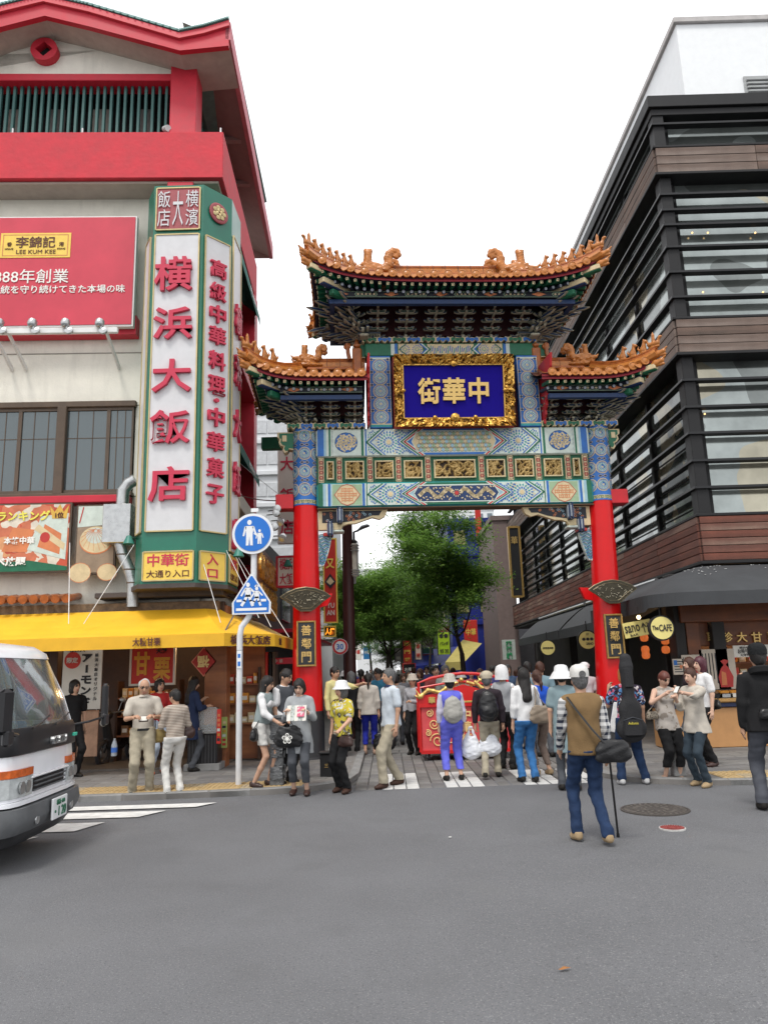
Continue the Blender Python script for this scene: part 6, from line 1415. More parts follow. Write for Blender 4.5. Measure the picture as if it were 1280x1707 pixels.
# posters, shelf, counters of the right shop
def poster(px0, px1, py0, py1, Y, label, kind, tilt=0):
    t, w, h = flatsign('shop_poster', px0, px1, py0, py1, Y, mat('poster_cream', (.50, .44, .36), .6, var=.1), label, 'poster'); P = Paint(lambda u, v, l: (u*w, -l, v*h)); P.lay = 0
    if kind == 'sack':
        P.poly([(.02, -.45), (.36, -.45), (.40, -.2), (.3, .02), (.22, .1), (.32, .2), (.2, .24), (.08, .2), (.16, .1), (.06, .0), (-.02, -.2)], 'red', 1); P.poly([(.05, -.4), (.2, -.4), (.2, -.1), (.08, -.05)], 'orange', 2)
        for i in range(5): P.rect(-.42+.09*i, -.39+.09*i, -.35+.1*(i % 2), .4, 'dark', 1)
    else:
        for i in range(5): P.rect(-.4, .38-.1*(i % 2), .3-.16*i, .36-.16*i, 'dark', 1)
        P.rect(-.42, -.1, .1, .42, 'blue', 1.5).rect(.1, .35, -.1, .1, 'orange', 1.6)
    P.build('poster_print', t); t.rotation_euler = (tilt, 0, 0); return t
poster(1171, 1222, 1081, 1150, 15.1, 'large cream poster with a red paper sack leaning in the shop', 'sack'); poster(1139, 1165, 1091, 1128, 14.95, 'small cream poster with red sack left of the large one', 'sack'); poster(1123, 1138, 1098, 1125, 14.95, 'narrow notice sheet on the dark pier', 'text')
t, w, h = flatsign('notice_board', 1223, 1290, 1074, 1096, 15.1, pap, 'white notice strip with black Japanese lettering above the shelf', 'sign'); text('お持ち帰り販売', ink, t, (-w*.1, -.01, 0), w=w*.6, h=h*.4, bold=.01); text('横浜中華街名物', ink, t, (-w*.1, -.01, h*.3), w=w*.5, h=h*.18); text('天津甘栗専門店', ink, t, (-w*.1, -.01, -h*.32), w=w*.5, h=h*.2)
shelf_z = (1103, 1127); t = thing('product_shelf', 'dark shelf of red and cream boxes behind the right counter', 'shelf', (A(1250, 1120, 15.6).x, 15.6, 0))
for py in shelf_z:
    z = A(1250, py, 15.6).z; MB().bx(-.55, .9, 0, .3, z-.03, z).build('shelf_board', brw, t)
    for k in range(8): hh = random.uniform(.12, .2); MB().bbox((-.45+.17*k, .1, z+hh/2), (.14, .12, hh), 0, .006).bbox((-.45+.17*k, .036, z+hh*.55), (.09, .004, hh*.5), 1, .001).build('goods_pack', [random.choice(gm), red_s if k % 2 else pap], t)
for s_ in (-.58, .93): MB().bx(s_-.02, s_+.02, 0, .3, .2, 2.0).build('upright', dkw, t)
a, c = A(1129, 1205, 14.6), A(1262, 1205, 14.6); t = thing('shop_counter', 'long orange-brown shop counter with goods trays on top', 'counter', ((a.x+c.x)/2, 14.9, SWZ)); w = c.x-a.x+.5
MB().bbox((0, 0, .37), (w, .6, .72), 0, .01).build('counter_front', mat('counter_tan', (.48, .25, .10), .5, var=.1), t); MB().bbox((0, -.02, .78), (w+.06, .68, .08), 0, .01).build('counter_band', mat('band_navy', (.02, .03, .09), .5), t); MB().bbox((0, -.05, .86), (w+.08, .74, .07), 0, .02).build('counter_top', mat('top_ochre', (.42, .24, .08), .4), t)
for k in range(9): MB().bbox((-w/2+.25+k*(w-.4)/8, -.05, .94), (.26, .4, .08), 0, .01).bbox((-w/2+.25+k*(w-.4)/8, -.05, 1.0), (.18, .3, .06), 1, .02).build('goods_tray', [random.choice([dm, pap, frm]), random.choice(gm)], t)
# framed dark sign at the far end of the louvers
p0, p1 = A(849, 994, 37.5), A(868, 878, 37.5); t = thing('framed_sign', 'tall dark sign with thin gold frame at the far end of the louvers', 'sign', (6.0, 34.5, 0)); 
b = MB(); z0, z1 = A(855, 994, 34.5).z, A(855, 880, 34.5).z
MB().bx(-.2, .26, -.06, .06, z0, z1).build('sign_box', frm, t); f = MB()
for x in (-.22, .28): f.bx(x-.04, x+.05, -.1, .1, z0-.05, z1+.05)
for z in (z0-.03, z1+.03): f.bx(-.18, .24, -.1, .1, z-.05, z+.05)
f.build('sign_frame', brass, t); text('華', gold_txt, t, (.03, -.1, z1-.6), h=.36, w=.3)
# ================================================================ STREET BEYOND THE GATE
def block(name, label, x0, x1, y0, y1, h, m, z0=0): return None
def far_building(label, px0, px1, pytop, Y, depth, wallm, floors, cols, winm, side=0, trim=None, cat='building', balcony=False, wf=.55, name='far_building'):
    a, c = A(px0, pytop, Y), A(px1, pytop, Y); w = c.x-a.x; h = a.z; t = thing(name, label, cat, (a.x, Y, 0)); MB().bx(0, w, 0, depth, -.3, h).build('wall', wallm, t)
    fh = h/floors if floors else 3; cw = w/cols
    pm = MB().bbox((0, 0, 0), (cw*wf, .06, fh*.42), 0, .01).mesh('window', winm); rl = MB().bbox((0, 0, 0), (w+.1, .25, fh*.14), 0, .02).mesh('floor_band', trim or wallm)
    for f in range(1, floors):
        if f*fh < 3: continue
        inst('floor_band', rl, t, (w/2, -.12 if balcony else -.02, f*fh+.1))
        if balcony: inst('balcony_rail', rl, t, (w/2, -.6, f*fh+.8)); MB().bx(0, w, -.6, 0, f*fh-.08, f*fh+.02).build('balcony_floor', trim or wallm, t)
        for k in range(cols): inst('window', pm, t, (cw*(k+.5), -.012, f*fh+fh*.55))
    sx = 0 if side < 0 else w
    if side:
        nd = max(1, int(depth/3.5)); sm = MB().bbox((0, 0, 0), (.06, 1.6, fh*.42), 0, .01).mesh('window', winm)
        for f in range(1, floors):
            if f*fh < 3: continue
            for k in range(nd): inst('window', sm, t, (sx, depth*(k+.5)/nd, f*fh+fh*.55))
    MB().bx(-.1, w+.1, -.1, depth, h, h+.25).build('parapet', trim or wallm, t); return t, w, h
cw_ = mat('wall_pale', (.60, .62, .63), .8, var=.08); cw2 = mat('wall_white', (.66, .67, .68), .8, var=.06); wgl = mat('far_window', (.14, .17, .19), .1, .4, var=.1); bwall = mat('wall_brownish', (.20, .15, .14), .8, var=.15, dirt=.2); bl = mat('wall_blue', (.008, .02, .20), .55, var=.1); dgrey = mat('wall_dark', (.06, .06, .065), .8, var=.2)
far_building('pale apartment tower with balconies above the tree, far behind the gate', 668, 792, 857, 120, 14, cw_, 11, 9, wgl, trim=cw2, balcony=True)
t_, w_1, h_1 = far_building('pale rooftop block behind the apartment tower', 700, 822, 832, 140, 10, cw_, 13, 8, wgl, trim=cw2)
far_building('low white office block left of the trees far down the street', 592, 655, 952, 105, 12, cw2, 8, 5, wgl, trim=cw_)
far_building('white panelled building behind the restaurant and left red column', 395, 548, 690, 34, 8, mat('wall_panel', (.62, .64, .66), .6, var=.05), 9, 3, mat('panel_joint', (.52, .54, .56), .7), wf=.96)
# left row of shops along the street
t = thing('shop_row_building', 'dark multi-storey shop building left of the street behind the gate column', 'building', (-3.1, 20.5, 0)); 
MB().bx(-7, -.4, 0, 13, 0, 5.5).build('wall', dgrey, t); MB().bx(-6.9, -.3, 13, 40, 0, 5).build('wall', dgrey, t)
for k in range(9):
    for f in range(1): MB().bbox((-.37 if k < 4 else -.27, 1.5+k*4, 4), (.06, 2, 1.2), 0, .01).build('window', wgl, t)
ab = MB(); ab.bx(-.4, .7, 0, 12.5, 2.75, 2.85); ab.build('shop_canopy', rpaint, t)
t, w, h = flatsign('street_sign_yuan', 541, 560, 898, 1038, 23, red_s, 'tall red vertical sign edged yellow beside the left column, reading YUAN', 'sign', fm=yel); t.name = 'vertical_sign'
text('又', yel, t, (0, -.02, h*.2), w=w*.7, h=w*.8, bold=.03); text('YU', pap, t, (0, -.02, -h*.3), w=w*.6, h=h*.06, bold=.02); text('AN', pap, t, (0, -.02, -h*.385), w=w*.6, h=h*.06, bold=.02); P = Paint(lambda u, v, l: (u, -l-.02, v)); P.poly([(-w*.45, -.05), (0, h*.08), (w*.45, -.05), (0, -h*.1)], 'dark', 1).poly([(-w*.3, -.05), (0, h*.04), (w*.3, -.05), (0, -h*.06)], 'cream', 2); P.build('sign_emblem', t)
t, w, h = flatsign('shop_sign', 541, 559, 1044, 1061, 22.5, dkin, 'black shop sign with glowing orange characters by the left column', 'sign', fm=yel); text('人樓', mat('neon_orange', (.9, .3, .02), .5, emit=(1, .3, .02), estr=1.2), t, (0, -.02, 0), w=w*.85, h=h*.7, bold=.02)
# right row
far_building('bright blue building with yellow windows on the right of the street', 745, 822, 872, 46, 12, bl, 5, 2, mat('window_yellow', (.30, .29, .12), .5, var=.4), side=-1, wf=.5)
far_building('greyish brown slab building beyond the louvred one', 820, 852, 868, 38.5, 6, bwall, 1, 1, wgl)
t, w, h = flatsign('red_stripe_sign', 794, 800, 838, 902, 45.5, red_s, 'slim red and white roof sign above the blue building', 'sign')
def stack_sign(px0, px1, rows, Y, label):
    """a projecting sign of stacked boxes: rows of (py0, py1, material, text, ink)"""
    a = A(px0, rows[0][0], Y); c = A(px1, rows[-1][1], Y); t = thing('stacked_sign', label, 'sign', ((a.x+c.x)/2, Y, c.z)); w = c.x-a.x
    MB().bx(-w/2-.05, -w/2, -.1, .1, 0, a.z-c.z).bx(w/2, w/2+.05, -.1, .1, 0, a.z-c.z).build('sign_post', dgrey, t)
    for py0, py1, m_, s, im in rows:
        z1, z0 = A(px0, py0, Y).z-c.z, A(px0, py1, Y).z-c.z; MB().bbox((0, 0, (z0+z1)/2), (w-.01, .2, z1-z0-.03), 0, .01).build('sign_box', m_, t)
        for i, q in enumerate(s.split('|')):
            if q: n = len(s.split('|')); text(q, im, t, (0, -.12, z1-(z1-z0)*(i+.5)/n), w=w*.75, h=(z1-z0)/n*.5, bold=.02)
    return t
sb_ = mat('sign_blue', (.03, .22, .5), .5); sgrn = mat('sign_teal', (.05, .2, .16), .5); slime = mat('sign_lime', (.42, .62, .03), .5); sw = pap
stack_sign(703, 721, [(1041, 1058, sb_, '', ink), (1058, 1079, sw, 'カラオケ|スタジオ|カラオケ館', inkb), (1080, 1090, sgrn, '', ink), (1090, 1100, mat('sign_maroon', (.25, .03, .06), .5), '', ink)], 44, 'stack of blue, white and teal box signs behind the tree trunk')
stack_sign(728, 750, [(1031, 1044, sw, '', ink), (1044, 1054, red_s, 'OPEN', pap), (1054, 1092, slime, '●●|パンダ|95 30', ink)], 40, 'lime green sign with red and white boxes stacked above')
stack_sign(670, 686, [(1030, 1041, red_s, '珍', yel), (1068, 1106, red_s, '珍|門|楼', yel)], 42, 'red vertical banner sign with yellow characters under the branches')
stack_sign(682, 692, [(1032, 1052, sw, '', ink)], 42.3, 'small white vertical sign right of the red banner')
stack_sign(692, 702, [(1070, 1100, mat('sign_pink', (.55, .42, .36), .6), '珍|味', red_s)], 41, 'pale pink picture sign between red and blue ones')
stack_sign(658, 669, [(1080, 1103, mat('sign_grey', (.3, .28, .27), .6), '中|華', pap)], 43, 'grey photo sign left of the red vertical banner')
t, w, h = flatsign('red_gateway_sign', 672, 692, 1106, 1121, 36, dkin, 'small red framed sign with white characters over the crowd', 'sign', fm=redink); text('大通り', pap, t, (0, -.02, -h*.15), w=w*.8, h=h*.4, bold=.02)
t, w, h = flatsign('green_sign', 838, 858, 1066, 1100, 30.5, mat('sign_mint', (.45, .5, .46), .6), 'pale sign with green characters left of the arcade', 'sign'); text('薬', mat('ink_green', (.02, .28, .1), .5), t, (0, -.02, h*.28), h=h*.3, bold=.04); text('業', MATS['ink_green'], t, (0, -.02, -h*.02), h=h*.3, bold=.04); text('種', MATS['ink_green'], t, (0, -.02, -h*.32), h=h*.3, bold=.04)
t = thing('yellow_shop_awning', 'small sloping yellow shop awning at the foot of the blue building', 'awning', (A(770, 1085, 33).x, 33, 0)); a = A(737, 1100, 33); c = A(795, 1078, 33)
b = MB(); b.add([(-.75, 0, a.z-.1), (.1, 0, a.z-.1), (1.3, 3.5, a.z+.75), (.4, 3.5, a.z+.95)], [(0, 1, 2, 3)]); b.add([(-.75, 0, a.z-.45), (.1, 0, a.z-.45), (.1, 0, a.z-.1), (-.75, 0, a.z-.1)], [(0, 1, 2, 3)]); b.build('canvas', mat('awn_yellow', (.5, .42, .13), .7), t)
t = thing('blue_canopy', 'dark blue shop canopy left of the cream awning', 'awning', (A(726, 1098, 42).x, 42, 0)); b = MB(); z = A(726, 1098, 42).z; b.add([(-1.2, 0, z-.4), (1.5, 0, z-.1), (1.5, 3, z+.7), (-1.2, 3, z+.5)], [(0, 1, 2, 3)]); b.bx(-1.2, 1.5, 0, .05, z-.75, z-.35); b.build('canvas', bl, t)
t = thing('right_shop_row', 'row of dark shop fronts on the right beyond the louvred building', 'building', (6.6, 38.2, 0)); MB().bx(.2, 5, 6.3, 20, 0, 3.2).build('wall', dgrey, t); MB().bx(-.2, 5, 20, 60, 0, 6).build('wall', dgrey, t)
for k in range(10): MB().bbox((-.3, 22+k*3.5, 2.2+(k % 3)), (.2, .8, 1.2), 0, .02).build('box_sign', [red_s, sw, yel, sb_][k % 4], t)
for k in range(9): p = (random.uniform(-2.9, -2.0) if k % 2 else random.uniform(4.6, 5.8), 45+k*5, random.uniform(3, 5)); t = thing('hanging_sign', 'small %s shop sign down the street, %s of the %s row' % (('red', 'white', 'yellow', 'blue')[k % 4], ('nearest', 'near part', 'middle', 'far part', 'farthest')[k//2], 'left' if k % 2 else 'right'), 'sign', p, group='small signs far down the street'); MB().bbox((0, 0, 0), (.8, .12, 1.4), 0, .02).build('board', [red_s, sw, yel, sb_][k % 4], t); text('中華', [yel, red_s, red_s, pap][k % 4], t, (0, -.07, 0), w=.6, h=.4, bold=.02)
# lamp post with a lantern arm, and the speed limit sign
maroon = mat('pole_maroon', (.05, .012, .012), .45, var=.2)
p = G(583, 1262); t = thing('lamp_post', 'maroon lamp post with white cylindrical lantern just beyond the gate', 'lamp post', (A(583, 1100, 19).x, 19.0, 0)); ztop = A(573, 866, 19).z
MB().cyl((0, 0, 0), (0, 0, ztop), .17, .13, 16).build('pole', maroon, t, True); b = MB(); q = A(590, 905, 19); dx = q.x-t.location.x; zl = q.z
b.tube([(0, 0, zl), (dx, 0, zl)], .02, 6); b.lathe([(.08, .0), (.10, .03), (.02, .1)], c=(dx, 0, zl)); b.tube([(dx, 0, zl+.05), (dx, 0, zl+.28), (dx+.12, 0, zl+.32)], .03, 6); b.build('lamp_arm', frm, t)
b = MB(); b.tube([(dx+.08, 0, zl+.3), (dx+.22, 0, zl+.40), (dx+.36, 0, zl+.44), (dx+.42, 0, zl+.43)], [.03, .085, .075, .02], 10, flat=.6); b.build('lamp_head', mat('lamp_grey', (.12, .14, .17), .4), t, True)
b = MB(); b.lathe([(.085, 0), (.085, -.85)], c=(dx, 0, zl-.02), n=14, m=0)
for k in range(3): b.lathe([(.13, 0), (.13, .02)], c=(dx, 0, zl-.08-k*.07), n=14, m=1); b.lathe([(.13, 0), (.13, .02)], c=(dx, 0, zl-.72-k*.06), n=14, m=1)
for s_ in (-1, 1): b.bx(dx+s_*.1-.01, dx+s_*.1+.01, -.09, -.07, zl-.85, zl, 1)
b.cyl((dx, 0, zl-.87), (dx, 0, zl-1.05), .04, .03, 8, 1); b.build('lantern', [mat('lantern_glass', (.7, .68, .6), .4), MATS['grille_grey']], t, True)
def roadsign_face(t, r, y): pass
p = A(567, 1078, 18.7); t = thing('speed_limit_sign', 'round red and white speed limit sign reading 30 on the maroon post', 'road sign', tuple(p)); signw = mat('sign_white', (.72, .73, .74), .45, var=.04); sred = mat('sign_red', (.52, .02, .02), .4); sblue = mat('sign_deepblue', (.008, .14, .52), .35, var=.05)
MB().lathe([(.002, -.01), (.195, -.01), (.195, .01), (.002, .01)], n=36, M=RX(PI/2)).build('sign_plate', signw, t); MB().lathe([(.002, 0), (.185, 0), (.185, .004), (.002, .004)], n=36, M=RX(PI/2)).build('red_ring', sred, t, loc=(0, -.015, 0)); MB().lathe([(.002, 0), (.135, 0), (.135, .004), (.002, .004)], n=36, M=RX(PI/2)).build('white_disc', signw, t, loc=(0, -.02, 0)); text('30', sblue, t, (0, -.028, 0), w=.17, h=.14, bold=.02)
MB().cyl((.0, .02, 0), (.25, .25, 0), .015, n=6).build('bracket', dm, t)
# ================================================================ TREES
leafm = [mat('leaf_%d' % i, c, .55, var=.35, scale=3, spec=.25) for i, c in enumerate([(.17, .32, .055), (.25, .42, .09), (.11, .22, .044)])]
bark = mat('bark', (.045, .035, .028), .9, var=.4, scale=12, bump=.6, bscale=30)
for m_ in leafm:
    nt_ = m_.node_tree; b_ = nt_.nodes['Principled BSDF']; tr_ = nt_.nodes.new('ShaderNodeBsdfTranslucent'); ms_ = nt_.nodes.new('ShaderNodeMixShader'); ms_.inputs[0].default_value = .5
    nt_.links.new(b_.inputs['Base Color'].links[0].from_socket, tr_.inputs['Color']); nt_.links.new(b_.outputs[0], ms_.inputs[1]); nt_.links.new(tr_.outputs[0], ms_.inputs[2]); nt_.links.new(ms_.outputs[0], nt_.nodes['Material Output'].inputs['Surface'])
def make_tree(seed, h, cr, trunk_h, n_br=9, leaves=42000, ls=.075, sh=0):
    r = np.random.default_rng(seed); T_ = MB(); tips = []
    def branch(p, d, L_, rad, dep):
        k = 5; pts = [p]; rr = [rad]
        for i in range(k):
            d = d+Vector(r.normal(0, .13, 3)); d.z += .04*(1 if dep < 2 else -.3); d.normalize(); p = p+d*(L_/k); pts.append(p); rr.append(rad*(1-.7*(i+1)/k)); 
            if dep >= 1: tips.append((p, dep))
        T_.tube(pts, rr, 7 if dep == 0 else 5, 0, False)
        if dep < 3:
            for i in range(5 if dep else n_br):
                t = r.uniform(.35, 1) if dep else r.uniform(.0, 1); q = pts[min(k, 1+int(t*k))]; a = r.uniform(0, 2*PI)
                nd = Vector((math.cos(a), math.sin(a), r.uniform(.0, .55) if dep else r.uniform(.15, 1.1))).normalized(); nd = (nd+d*.45).normalized()
                branch(q, nd, L_*r.uniform(.5, .72) if dep else cr*r.uniform(.55, .95), rr[min(k, 1+int(t*k))]*.55, dep+1)
    T_.tube([(0, 0, 0), (.05, .02, trunk_h*.5), (0, .05, trunk_h)], [h*.024, h*.017, h*.014], 10); branch(Vector((0, .05, trunk_h)), Vector((.08, 0, 1)), (h-trunk_h)*.62, h*.013, 0)
    tp = np.array([list(q) for q, d in tips if d >= 2 or r.random() < .5]); n = leaves; ci = r.integers(0, len(tp), n); spr = r.normal(0, 1, (n, 3))*np.array([.26, .26, .09])*cr/2.6
    c = tp[ci]+spr; c[:, 2] -= .22*(spr[:, 0]**2+spr[:, 1]**2); 
    a = r.uniform(0, 2*PI, n); til = r.normal(0, .4, n); s = ls*r.uniform(.6, 1.35, n)
    u = np.stack([np.cos(a), np.sin(a), -.25+til*.4], 1)*s[:, None]; v = np.stack([-np.sin(a)*.42, np.cos(a)*.42, til*.3], 1)*s[:, None]
    V = np.stack([c-u, c+v*.9-u*.1, c+u, c-v*.9-u*.1], 1).reshape(-1, 3); V[:, 0] -= sh*np.maximum(V[:, 2]-trunk_h, 0); T_.v = [(x-sh*max(0, z-trunk_h), y, z) for x, y, z in T_.v]; me = bpy.data.meshes.new('crown'); me.vertices.add(4*n); me.vertices.foreach_set('co', V.astype(np.float32).ravel())
    me.loops.add(4*n); me.loops.foreach_set('vertex_index', np.arange(4*n, dtype=np.int32)); me.polygons.add(n); me.polygons.foreach_set('loop_start', np.arange(0, 4*n, 4, dtype=np.int32)); cl = r.integers(0, 3, len(tp)); mi = np.where(r.random(n) < .6, cl[ci], r.integers(0, 3, n)); me.polygons.foreach_set('material_index', mi.astype(np.int32))
    for m_ in leafm: me.materials.append(m_)
    me.update(calc_edges=True); return T_.mesh('trunk', bark, True), me
TR = [make_tree(4, 7.0, 2.9, 2.3, 11, 46000, sh=.27), make_tree(12, 6.2, 2.4, 2.2, 9, 34000)]
def tree(k, x, y, s, rz, label, group='street trees beyond the gate', sz=None):
    t = thing('street_tree', label, 'tree', (x, y, 0), rz, group); t.scale = (s, s, sz or s); inst('trunk', TR[k][0], t); inst('crown', TR[k][1], t, kind='stuff'); return t
tree(0, A(772, 1130, 26).x, 26, .82, 0, 'tall leafy street tree standing right of centre under the gate', sz=.93)
tree(1, A(655, 1130, 31).x, 31, .85, 2.2, 'leafy street tree left of centre behind the lamp post', sz=.80)
tree(0, 1.9, 35, .6, 4.0, 'street tree just left behind the tallest one, partly hidden', sz=.9)
tree(1, A(588, 1130, 27).x, 27, .7, .3, 'leafy street tree at the left edge right behind the lamp post', sz=.75)
for i, (x, y, s_, q, lb, *z_) in enumerate(((.0, 42, 1.0, 3.1, 'dark tree deep in the middle of the street'), (-2.0, 38, .9, 5.1, 'third tree of the left row close to the shops'), (3.8, 56, .9, 2.6, 'farther tree of the right row'), (-1.4, 64, 1.1, 1.0, 'farther tree of the left row'), (-.2, 47, .85, 2.2, 'low leafy tree in the middle distance on the left', .55), (2.2, 50, .85, .4, 'low leafy tree in the middle distance on the right', .5), (1.4, 76, 1.3, 1.6, 'farthest tree closing the view down the street'), (-3.5, 80, 1.3, 2.9, 'farthest tree at the left end of the view'))): tree(i % 2, x, y, s_, q, lb, sz=z_[0] if z_ else None)
# blue two-figure signs on the white pole
WP = G(398, 1314, SWZ); YP = 11.75; wp = A(398, 1314, YP); t = thing('white_sign_pole', 'white bent pole on the kerb carrying two blue road signs', 'pole', (wp.x, YP, 0)); x0 = wp.x; wpm = mat('pole_white', (.62, .63, .64), .4, var=.1, dirt=.15)
P_ = [(398, 1314), (399, 1180), (400, 1060), (403, 1045), (414, 1030), (421, 1012), (423, 990), (424, 860)]; P_ = [A(px, py, YP) for px, py in P_]
MB().tube([(q.x-x0, 0, max(SWZ, q.z)) for q in P_], .047, 14).build('pole_tube', wpm, t, True)
z = A(399, 1100, YP).z; MB().bbox((0, -.05, z), (.07, .01, .26), 0, .003).build('sticker', signw, t); MB().bbox((0, -.057, z+.06), (.04, .004, .06), 0, .001).build('sticker_mark', sblue, t); MB().bbox((0, -.057, z-.06), (.04, .004, .07), 0, .001).build('sticker_mark', sblue, t); MB().cyl((0, 0, z+.14), (0, 0, z+.15), .05, n=12).build('clamp', dm, t)
z = A(424, 852, YP).z; MB().bbox((.29-.06, -.06, z), (.12, .02, .06), 0, .004).build('top_plate', signw, t)
# figures drawn as flat marks
def figure(P, u, v, s, c, l, kid=False, walk=False, flip=1):
    f = flip; P.disc(u, v+s*.88, s*.085, c, l, 12, rv=s*.1)
    if not walk:
        P.poly([(u-s*.16, v+s*.74), (u+s*.16, v+s*.74), (u+s*.12, v+s*.40), (u+s*.13, v), (u+s*.03, v), (u, v+s*.36), (u-s*.03, v), (u-s*.13, v), (u-s*.12, v+s*.40)], c, l)
        P.line([(u-s*.15, v+s*.7), (u-s*.22, v+s*.38)], s*.07, c, l).line([(u+s*.15, v+s*.7), (u+s*.24, v+s*.42)], s*.07, c, l)
    else:
        P.poly([(u-s*.13, v+s*.76), (u+s*.12, v+s*.76), (u+s*.14, v+s*.36), (u-s*.12, v+s*.36)], c, l)
        P.line([(u+s*.04, v+s*.42), (u+s*.12, v+s*.2), (u+s*.2, v)], s*.12, c, l).line([(u-s*.04, v+s*.42), (u-s*.14, v+s*.2), (u-s*.26, v+s*.01)], s*.12, c, l)
        P.line([(u-s*.12, v+s*.7), (u-s*.28, v+s*.42)], s*.08, c, l).line([(u+s*.12, v+s*.7), (u+s*.3, v+s*.52)], s*.08, c, l)
c = A(423, 891, YP); t1 = thing('pedestrian_zone_sign', 'round blue sign with white adult and child figures', 'road sign', (c.x, YP-.07, c.z)); r = A(457, 891, YP).x-c.x
MB().lathe([(.002, -.012), (r, -.012), (r, .012), (.002, .012)], n=48, M=RX(PI/2)).build('sign_plate', signw, t1, True); MB().lathe([(.002, 0), (r*.87, 0), (r*.87, .004), (.002, .004)], n=48, M=RX(PI/2)).build('blue_disc', sblue, t1, loc=(0, -.017, 0))
P = Paint(lambda u, v, l: (u, -.022-l, v)); figure(P, -.05*1, -.19, .42, 'white', 1); figure(P, .11, -.17, .24, 'white', 1); P.line([(.03, .0), (.07, -.03)], .025, 'white', 1.2); o = P.build('figures', t1); 
for i in range(len(o.data.materials)): o.data.materials[i] = signw
c = A(421, 992, YP); t2 = thing('crossing_sign', 'blue pentagon crossing sign with two white walking figures', 'road sign', (c.x, YP-.07, c.z)); K = (A(453, 992, YP).x-A(390, 992, YP).x)/2
pt = [(-1, -1.02), (1, -1.02), (1.02, -.42), (.05, 1.1), (-.05, 1.1), (-1.02, -.42)]
MB().prism([(a*K, b_*K) for a, b_ in pt], -.012, .012).build('sign_plate', signw, t2); MB().prism([(a*K*.9, b_*K*.9-.005) for a, b_ in pt], -.018, -.013).build('blue_face', sblue, t2)
P = Paint(lambda u, v, l: (u, -.02-l, v)); P.rect(-K*.8, K*.8, -K*.84, -K*.70, 'white', 1).rect(-K*.78, -K*.5, -K*.38, -K*.25, 'white', 1).rect(K*.5, K*.78, -K*.38, -K*.25, 'white', 1); figure(P, -K*.18, -K*.56, K*1.22, 'white', 1, walk=True); figure(P, K*.28, -K*.56, K*.98, 'white', 1.2, walk=True); P.line([(K*.2, K*.42), (K*.28, K*.5), (K*.36, K*.42)], K*.07, 'white', 1.4); o = P.build('figures', t2)
for i in range(len(o.data.materials)): o.data.materials[i] = signw
# ================================================================ PEOPLE
SKIN = [mat('skin_%d' % i, c, .5, var=.06, spec=.35) for i, c in enumerate([(.52, .31, .21), (.45, .26, .17), (.58, .37, .27)])]
eye_m = mat('eye_dark', (.02, .015, .012), .3, var=0); lip_m = mat('lips', (.38, .13, .10), .5, var=0)
HAIRB = mat('hair_black', (.012, .010, .009), .45, var=.3, scale=40, bump=.5, bscale=120); HAIRBR = mat('hair_brown', (.06, .022, .012), .45, var=.3, scale=40, bump=.5, bscale=120); HAIRW = mat('hair_white', (.42, .42, .41), .6, var=.2, scale=40, bump=.5, bscale=100); HAIRG = mat('hair_grey', (.10, .10, .10), .5, var=.5, scale=50, bump=.5, bscale=100); HAIRP = mat('hair_plum', (.07, .015, .025), .45, var=.3, scale=40)
CM = {}
def cloth(n, c, **k):
    if n not in CM: CM[n] = mat('cloth_'+n, c, k.pop('rough', .85), var=k.pop('var', .14), scale=k.pop('scale', 9), bump=k.pop('bump', .25), bscale=k.pop('bscale', 90), spec=.2, **k)
    return CM[n]
V3 = lambda *a: np.array(a, float)
def unit(v): v = np.array(v, float); return v/np.linalg.norm(v)
ARM = dict(down=((.14, .02, -1), (.04, -.18, -1)), hold=((.22, -.22, -1), (-.5, -.9, .12)), phone=((.16, -.28, -1), (-.32, -.75, .55)), strap=((.35, -.35, -1), (-.25, -.3, 1)), fwd=((.1, -.75, -.6), (-.1, -1, .05)),
    back=((.1, .35, -1), (.05, .1, -1)), swing=((.08, -.28, -1), (.0, -.6, -1)), cross=((.25, -.15, -1), (-.9, -.55, -.05)), map=((.2, -.2, -1), (-.28, -.85, .42)), reach=((.2, -.9, -.25), (-.1, -1, .2)), face=((.25, -.45, -1), (-.35, -.35, 1)), rest=((.2, -.3, -1), (-.1, -.8, -.5)), carry=((.16, .0, -1), (.02, -.06, -1)), lift=((.55, -.5, -.55), (-.6, -.5, .45)))
